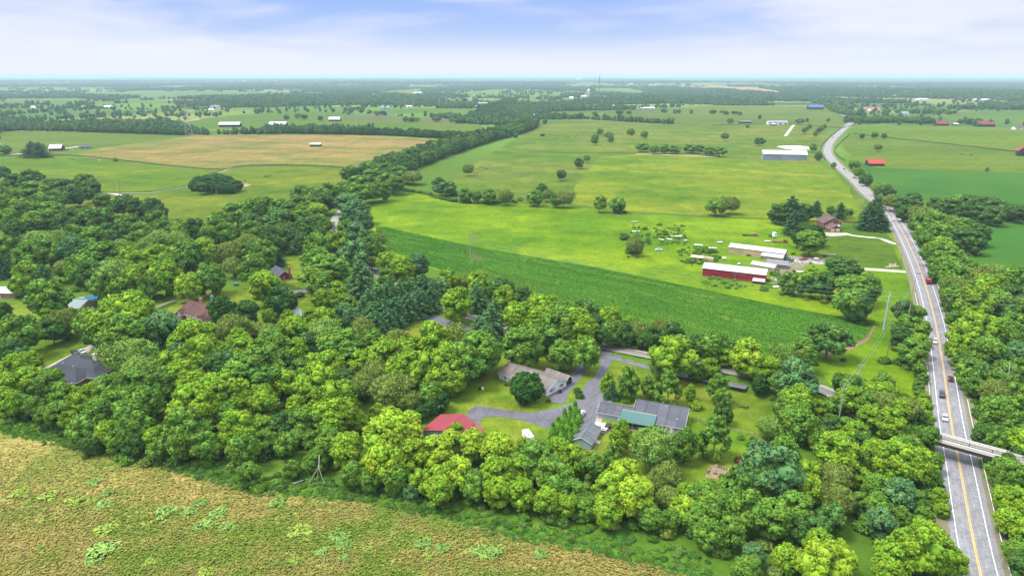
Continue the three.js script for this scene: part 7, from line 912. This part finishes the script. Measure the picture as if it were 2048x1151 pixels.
// ================================================================ cattle, horses
{
  const mc = new MarchingCubes(40, new THREE.MeshBasicMaterial(), false, false, 60000), n = 40, J = [[[0, 1.0, -0.75], [0, 1.05, 0.65], 0.34, 0.36], [[0, 1.15, 0.65], [0, 1.35, 1.1], 0.2, 0.16], [[0, 1.35, 1.1], [0, 1.15, 1.45], 0.15, 0.09], ...[-1, 1].flatMap((s) => [[[s * 0.2, 0.85, 0.6], [s * 0.2, 0.05, 0.62], 0.13, 0.07], [[s * 0.2, 0.85, -0.7], [s * 0.22, 0.45, -0.82], 0.15, 0.09], [[s * 0.22, 0.45, -0.82], [s * 0.2, 0.05, -0.76], 0.09, 0.07], [[s * 0.1, 1.42, 1.08], [s * 0.24, 1.44, 1.05], 0.05, 0.03]]), [[0, 1.15, -1.05], [0, 0.6, -1.15], 0.04, 0.05]];
  mc.isolation = 0; mc.reset(); const S = 1.75;
  for (let k = 0; k < n; k++) for (let j = 0; j < n; j++) for (let i = 0; i < n; i++) { const x = (i / n * 2 - 1) * S, y = (j / n * 2 - 1) * S + 0.9, z = (k / n * 2 - 1) * S; let f = 0; for (const [a, b, r0, r1] of J) { const ux = b[0] - a[0], uy = b[1] - a[1], uz = b[2] - a[2], t = clamp(((x - a[0]) * ux + (y - a[1]) * uy + (z - a[2]) * uz) / (ux * ux + uy * uy + uz * uz)), d = Math.hypot(x - a[0] - ux * t, y - a[1] - uy * t, z - a[2] - uz * t) - mix(r0, r1, t); f += Math.exp(-d * 18); } mc.field[i + j * n + k * n * n] = -(-Math.log(f) / 18); }
  mc.update(); const g = new THREE.BufferGeometry(), c = mc.count; g.setAttribute('position', new THREE.BufferAttribute(Float32Array.from(mc.positionArray.slice(0, c * 3)), 3)); g.scale(S, S, S); g.translate(0, 0.9, 0); g.computeVertexNormals();
  const cols = { k: std(0.02, 0.018, 0.017), b: std(0.14, 0.05, 0.025), w: std(0.6, 0.58, 0.55) }, names = { k: 'black', b: 'brown', w: 'white' };
  const herd = (kind, where, list, s) => list.trim().split(/\s*;\s*/).forEach((r, i, all) => { const [px, py, col] = r.split(/\s+/), p = G(+px, +py), o = new THREE.Mesh(g, cols[col]); o.name = numbered(kind); o.castShadow = o.receiveShadow = true; o.position.set(p.x, p.y + 0.1, p.z); o.rotation.y = 1.2 + i * 1.7; o.scale.setScalar(s); tag(o, `${names[col]} ${kind} ${where}, ${ordinal(i + 1)} from left`, kind, `${kind}s ${where}`); scene.add(o); });
  herd('cow', 'grazing on the open pasture near the feeder', '1108 278 k; 1112 277.6 k; 1116 277 k; 1129 275.5 k; 1133 275.5 k; 1138 275.5 k; 1151 274 k; 1153 272.5 k', 1.25);
  herd('cow', 'resting on the pasture beside the railway belt', '949 349 b; 955 348 b; 961 335.5 b; 966 334.8 b; 970 338.5 b; 975 338.5 k', 1.2);
  herd('cow', 'standing in the row before the cattle barn', '1425 250.5 k; 1433 249.5 k; 1444 250 k; 1451 251 k; 1460 249.5 k; 1478 249.5 k; 1499 249.5 b', 1.4);
  herd('cow', 'grazing behind the orange-red barn', '1922 310 k; 1929 310.5 k; 1943 310.5 k', 1.2);
  herd('horse', 'grazing on the pasture right of the round clump', '490 362.5 b; 529 354.5 k; 535 354 k; 541 351.5 b', 1.25);
  herd('horse', 'standing at the plank fence of the left paddock', '139 318 b; 145 318.5 b; 198 322 w', 1.25);
}
// ================================================================ dead wood
{
  const dead = std(0.50, 0.46, 0.40, 0.9), at = (px, py, h) => { const p = G(px, py, h); return [p.x, h, p.z]; };
  const A = G(640, 965), t = thing('dead_branch', 'bleached bare forked limb hanging down to the meadow edge', 'dead tree', A.x, 0, A.z), o = (x, y, z) => [x, y, z];
  part('limb', rod(o(0.1, 8.5, -1.5), o(0, 5.2, 0), 0.121, 0.108), dead, t); part('limb', rod(o(0, 5.2, 0), o(-2.0, 2.4, 1.0), 0.083, 0.066), dead, t); part('limb', rod(o(-2.0, 2.4, 1.0), o(-3.1, 0.1, 1.6), 0.061, 0.030), dead, t); part('limb', rod(o(0, 5.2, 0), o(0.9, 2.6, 0.8), 0.088, 0.072), dead, t); part('limb', rod(o(0.9, 2.6, 0.8), o(2.0, 0.1, 1.6), 0.066, 0.030), dead, t); part('limb', rod(o(-0.1, 4.6, 0.1), o(-0.8, 1.2, 1.0), 0.050, 0.024), dead, t); part('twig', merge([rod(o(-1.6, 3, 0.9), o(-1.9, 0.4, 1.3), 0.028, 0.012), rod(o(1.4, 1.7, 1), o(1.1, 0.1, 1.5), 0.028, 0.012), rod(o(1.5, 1.3, 1.2), o(2.6, 0.4, 1.6), 0.028, 0.012), rod(o(-0.6, 2.4, 0.6), o(-0.2, 0.6, 1.2), 0.022, 0.012)]), dead, t);
  const l0 = at(586, 967, 0.3), l1 = at(614, 957.5, 0.5), lg = thing('fallen_log', 'grey fallen log at the edge of the front trees', 'log', l0[0], 0, l0[2]); part('log', rod([0, 0.35, 0], [l1[0] - l0[0], 0.6, l1[2] - l0[2]], 0.2, 0.12, 8), dead, lg); part('stub', rod([1.2, 0.4, -0.5], [1.4, 1.2, -0.4], 0.07, 0.03), dead, lg);
  const D = G(2007, 790), g = thing('dead_tree', 'bare white dead tree among the trees right of the highway', 'dead tree', D.x, 0, D.z); part('trunk', rod([0, 0, 0], [0.4, 9, 0], 0.22, 0.14), dead, g); for (const [a, h, l, e] of [[0.3, 6, 4, 4], [2.6, 7, 4.5, 3.4], [3.6, 8, 4, 3], [5.2, 8.5, 3, 4.4], [1.4, 8.6, 2.4, 4.6]]) part('branch', merge([rod([0.3, h, 0], [0.3 + Math.cos(a) * l, h + e, Math.sin(a) * l], 0.1, 0.03), rod([0.3 + Math.cos(a) * l * 0.5, h + e * 0.5, Math.sin(a) * l * 0.5], [0.3 + Math.cos(a + 0.6) * l * 0.9, h + e * 0.9, Math.sin(a + 0.6) * l * 0.9], 0.05, 0.02)]), dead, g);
}
// ================================================================ low plants
function tuft(seed, n, h, w, s, asp = 0.16) { const R = rng(seed), F = new Foliage(); for (let i = 0; i < n; i++) { const a = R() * 6.283, r = w * Math.sqrt(R()), l = h * (0.6 + 0.6 * R()), x = Math.cos(a) * r, z = Math.sin(a) * r, lean = 0.35 * l, bx = x + Math.cos(a) * lean, bz = z + Math.sin(a) * lean, k = F.p.length / 3, c = tint(R, 0.25), px = -Math.sin(a) * s * asp * 3, pz = Math.cos(a) * s * asp * 3; F.p.push(x - px, 0, z - pz, x + px, 0, z + pz, bx + px * 0.6, l, bz + pz * 0.6, bx - px * 0.6, l * 0.96, bz - pz * 0.6); for (let q = 0; q < 4; q++) { F.n.push(Math.cos(a) * 0.2, 0.98, Math.sin(a) * 0.2); F.c.push(...c); } F.i.push(k, k + 1, k + 2, k, k + 2, k + 3); } return F.geo(); }
{
  const R = rng(1234), meadow = FIELDS.find((P) => P.length > 18 && inside(P, G(700, 1100).x, G(700, 1100).z));
  const edge = smooth(XZ([[-40, 856], [60, 872], [150, 893], [260, 915], [350, 936], [440, 962], [520, 982], [640, 988], [760, 1006], [860, 1028], [960, 1054], [1080, 1080], [1180, 1098], [1300, 1126], [1420, 1160]]), 1.2);
  // meadow grass
  const T = [tuft(1, 7, 0.24, 0.26, 0.2), tuft(2, 7, 0.32, 0.3, 0.2), tuft(3, 7, 0.2, 0.3, 0.24)].map((geo) => ({ geo, list: [] }));
  for (let i = 0; i < 120000; i++) { const px = R() * 2048 * 0.84 - 60, py = 870 + 300 * R() * R() + 290 * R(), p = G(px, Math.min(1175, py)); if (!inside(meadow, p.x, p.z)) continue; const ed = nearest(edge, p.x, p.z)[0], n = fbm(p.x / 9, p.z / 6, 3, 301) + 0.22 * Math.exp(-(((ed - 9) / 9) ** 2)) + 0.10 * sstep(-60, -140, p.x), n2 = fbm(p.x / 30, p.z / 22, 2, 302), straw = sstep(0.34, 0.74, n * 0.6 + n2 * 0.4 + 0.1 * (R() - 0.5)); const c = lerp3([0.130, 0.205, 0.024], [0.270, 0.230, 0.066], straw), k = 0.7 + 0.6 * R(); T[Math.floor(R() * 3)].list.push([p.x, p.y + 0.1, p.z, k, k * (0.7 + 0.5 * R()), k, vary(c, 0.25)]); }
  scatter('meadow_grass', 'straw-coloured and green grass tufts of the foreground meadow', T);
  // clumps of bright weeds on it, each a thing
  const wp = [0, 1, 2].map((i) => { const Q = rng(60 + i), F = new Foliage(); for (let k = 0; k < 300; k++) { const a = Q() * 6.283, r = Math.sqrt(Q()) * (0.82 + 0.18 * Math.sin(a * 3 + i)), h = 0.6 * (1 - r * r * 0.6) * (0.5 + 0.6 * Q()); F.leaf(Math.cos(a) * r, h, Math.sin(a) * r, Math.cos(a) * 0.3, 0.9, Math.sin(a) * 0.3, 0.16 + 0.1 * Q(), 0.3, tint(Q, 0.25), Q, 0.9, 1.2); } return { geo: F.geo(), stem: merge([0, 1, 2, 3, 4].map((j) => rod([Math.cos(j * 1.3) * 0.4, 0, Math.sin(j * 1.3) * 0.4], [Math.cos(j * 1.3) * 0.55, 0.4, Math.sin(j * 1.3) * 0.55], 0.02, 0.01, 4))) }; });
  const wm = { y: new THREE.MeshPhysicalMaterial({ color: lin(0.24, 0.34, 0.03), vertexColors: true, roughness: 0.7, side: THREE.DoubleSide }), l: new THREE.MeshPhysicalMaterial({ color: lin(0.19, 0.32, 0.045), vertexColors: true, roughness: 0.7, side: THREE.DoubleSide }), g: new THREE.MeshPhysicalMaterial({ color: lin(0.155, 0.28, 0.035), vertexColors: true, roughness: 0.7, side: THREE.DoubleSide }) }, stemMat = std(0.12, 0.16, 0.05), word = { y: 'yellow-green', l: 'pale green', g: 'fresh green' };
  const patches = `40 987 40 y; 56 1006 20 y; 97 994 38 y; 148 1004 38 y; 183 1003 26 y; 208 1011 38 l; 216 987 26 g; 187 966 28 l; 211 1061 44 y; 202 1104 68 l; 330 1026 44 l; 376 1025 32 l; 401 1007 32 g; 412 1050 42 l; 438 1027 38 l; 454 1054 32 l; 556 1007 38 g; 600 1064 46 y; 680 1076 44 g; 690 1094 34 g; 643 1107 30 l; 588 1123 24 y; 410 1147 36 y; 298 1127 26 y; 81 1097 16 l; 735 1100 20 y; 848 1090 38 g; 885 1098 34 g; 857 1114 24 y; 960 1104 44 l; 990 1106 40 g; 1082 1110 32 g; 690 1117 24 l`.split(';').map((r) => r.trim().split(/\s+/)).sort((a, b) => a[0] - b[0]);
  patches.forEach(([px, py, w, c], i) => { const p = G(+px, +py), r = w / 2 * p.t / FOC, o = thing('weed_clump', `${word[c]} weed clump on the straw meadow, ${ordinal(i + 1)} from the left`, 'weeds', p.x, p.y + 0.1, p.z, i * 1.3, 'weed clumps on the foreground meadow'), v = wp[i % 3]; o.scale.set(r, 1.0 + r * 0.12, r * 1.15); part('leaves', v.geo, wm[c], o); part('stem', v.stem, stemMat, o); });
  // weeds along the foot of the front trees
  const sh2 = PROTO.s.map((k) => ({ geo: k.crown, list: [], k }));
  edge.forEach(([x, z]) => { for (let k = 0; k < 7; k++) { const d = R() * R() * 13 - 1.5, X = x + (R() - 0.5) * 3, Z = z - d + (R() - 0.5) * 2, s = (0.35 + 0.5 * R()) * (0.6 + d * 0.05); sh2[Math.floor(R() * 2)].list.push([X, -0.1, Z, s, s * (0.5 + 0.4 * R()), s, vary([[0.085, 0.205, 0.018], [0.06, 0.15, 0.02], [0.11, 0.2, 0.03]][Math.floor(R() * 3)], 0.25)]); } });
  // undergrowth between the near trees
  for (const [x, z, r] of TREES) { if (z < -470) continue; for (let k = 0; k < 3; k++) { const a = R() * 6.283, d = r * (0.3 + 0.8 * R()), X = x + Math.cos(a) * d, Z = z + Math.sin(a) * d; if (lawnish(X, Z)) continue; const s = 0.5 + 0.7 * R(); sh2[Math.floor(R() * 2)].list.push([X, height(X, Z) - 0.1, Z, s, s * 1.1, s, vary(HUE['gdgo'[Math.floor(R() * 4)]], 0.25)]); } }
  // banks of the highway
  for (let i = 0; i < ROADC.length; i++) { const [x, z] = ROADC[i]; if (z < -330) continue; for (let k = 0; k < 16; k++) { const e = R() < 0.5 ? -1 : 1, o = (10.5 + 9 * R()) * e, a = ROADC[Math.max(0, i - 1)], b = ROADC[Math.min(ROADC.length - 1, i + 1)], l = Math.hypot(b[0] - a[0], b[1] - a[1]), X = x - (b[1] - a[1]) / l * o + (R() - 0.5) * 6, Z = z + (b[0] - a[0]) / l * o + (R() - 0.5) * 6; if (e > 0 && z < -230) continue; const s = 0.5 + 0.6 * R(); sh2[Math.floor(R() * 2)].list.push([X, height(X, Z) - 0.1, Z, s, s, s, vary([0.075, 0.165, 0.022], 0.3)]); } }
  scatter('undergrowth', 'weeds and bushes at the foot of the woods and on the road banks', sh2);
  // crop plants in rows
  const crop = [tuft(31, 8, 0.26, 0.48, 0.36, 0.28), tuft(32, 8, 0.32, 0.44, 0.36, 0.28)].map((geo) => ({ geo, list: [] })), C = XZ(CROP); let s0 = 1e9, s1 = -1e9, n0 = 1e9, n1 = -1e9; for (const [x, z] of C) { const s = x * rowDir[0] + z * rowDir[1], n = -x * rowDir[1] + z * rowDir[0]; s0 = Math.min(s0, s); s1 = Math.max(s1, s); n0 = Math.min(n0, n); n1 = Math.max(n1, n); }
  for (let n = n0; n < n1; n += 1.05) for (let s = s0; s < s1; s += 0.85) { const ss = s + (R() - 0.5) * 0.5, nn = n + (R() - 0.5) * 0.9, x = ss * rowDir[0] - nn * rowDir[1], z = ss * rowDir[1] + nn * rowDir[0]; if (!inside(C, x, z)) continue; const q = fbm(ss / 45, nn / 4.5, 3, 93), q2 = fbm(ss / 26, nn / 2.6, 2, 97); if (q2 > 0.80 && R() < 0.9) continue; if (TREES.some((t) => Math.abs(t[0] - x) < 6 && Math.abs(t[1] - z) < 6 && Math.hypot(t[0] - x, t[1] - z) < t[2] * 0.6)) continue; const k = 0.8 + 0.5 * q; crop[Math.floor(R() * 2)].list.push([x, height(x, z) + 0.1, z, k, k, k, vary(lerp3([0.034, 0.145, 0.010], [0.070, 0.220, 0.018], sstep(0.36, 0.62, q)), 0.2)]); }
  scatter('crop_rows', 'rows of deep green crop plants filling the long field', crop);
  // rough grass and weeds around the barns
  const wl = PROTO.s.map((k) => ({ geo: k.crown, list: [], k })); for (let i = 0; i < 300; i++) { const pick = R(), [a, b, c, d] = pick < 0.35 ? [1262, 1372, 450, 490] : pick < 0.6 ? [1360, 1440, 496, 530] : pick < 0.8 ? [1395, 1545, 550, 578] : [1540, 1640, 515, 575], p = G(mix(a, b, R()), mix(c, d, R())), s = 0.25 + 0.75 * R() * R() + (pick < 0.6 ? 0.15 : 0); wl[Math.floor(R() * 2)].list.push([p.x, p.y, p.z, s, s * 0.9, s, vary([0.10, 0.23, 0.020], 0.3)]); }
  scatter('weeds', 'weeds growing through the scrap around the barns', wl);
}
function lawnish(x, z) { for (const o of LAWNS) if (inside(o, x, z)) return true; return nearest(RAILS, x, z)[0] < 4 || nearest(SIDE, x, z)[0] < 5 || nearRoad(x, z, 9); }
console.log('trees', treeN);
renderer.render(scene, camera);
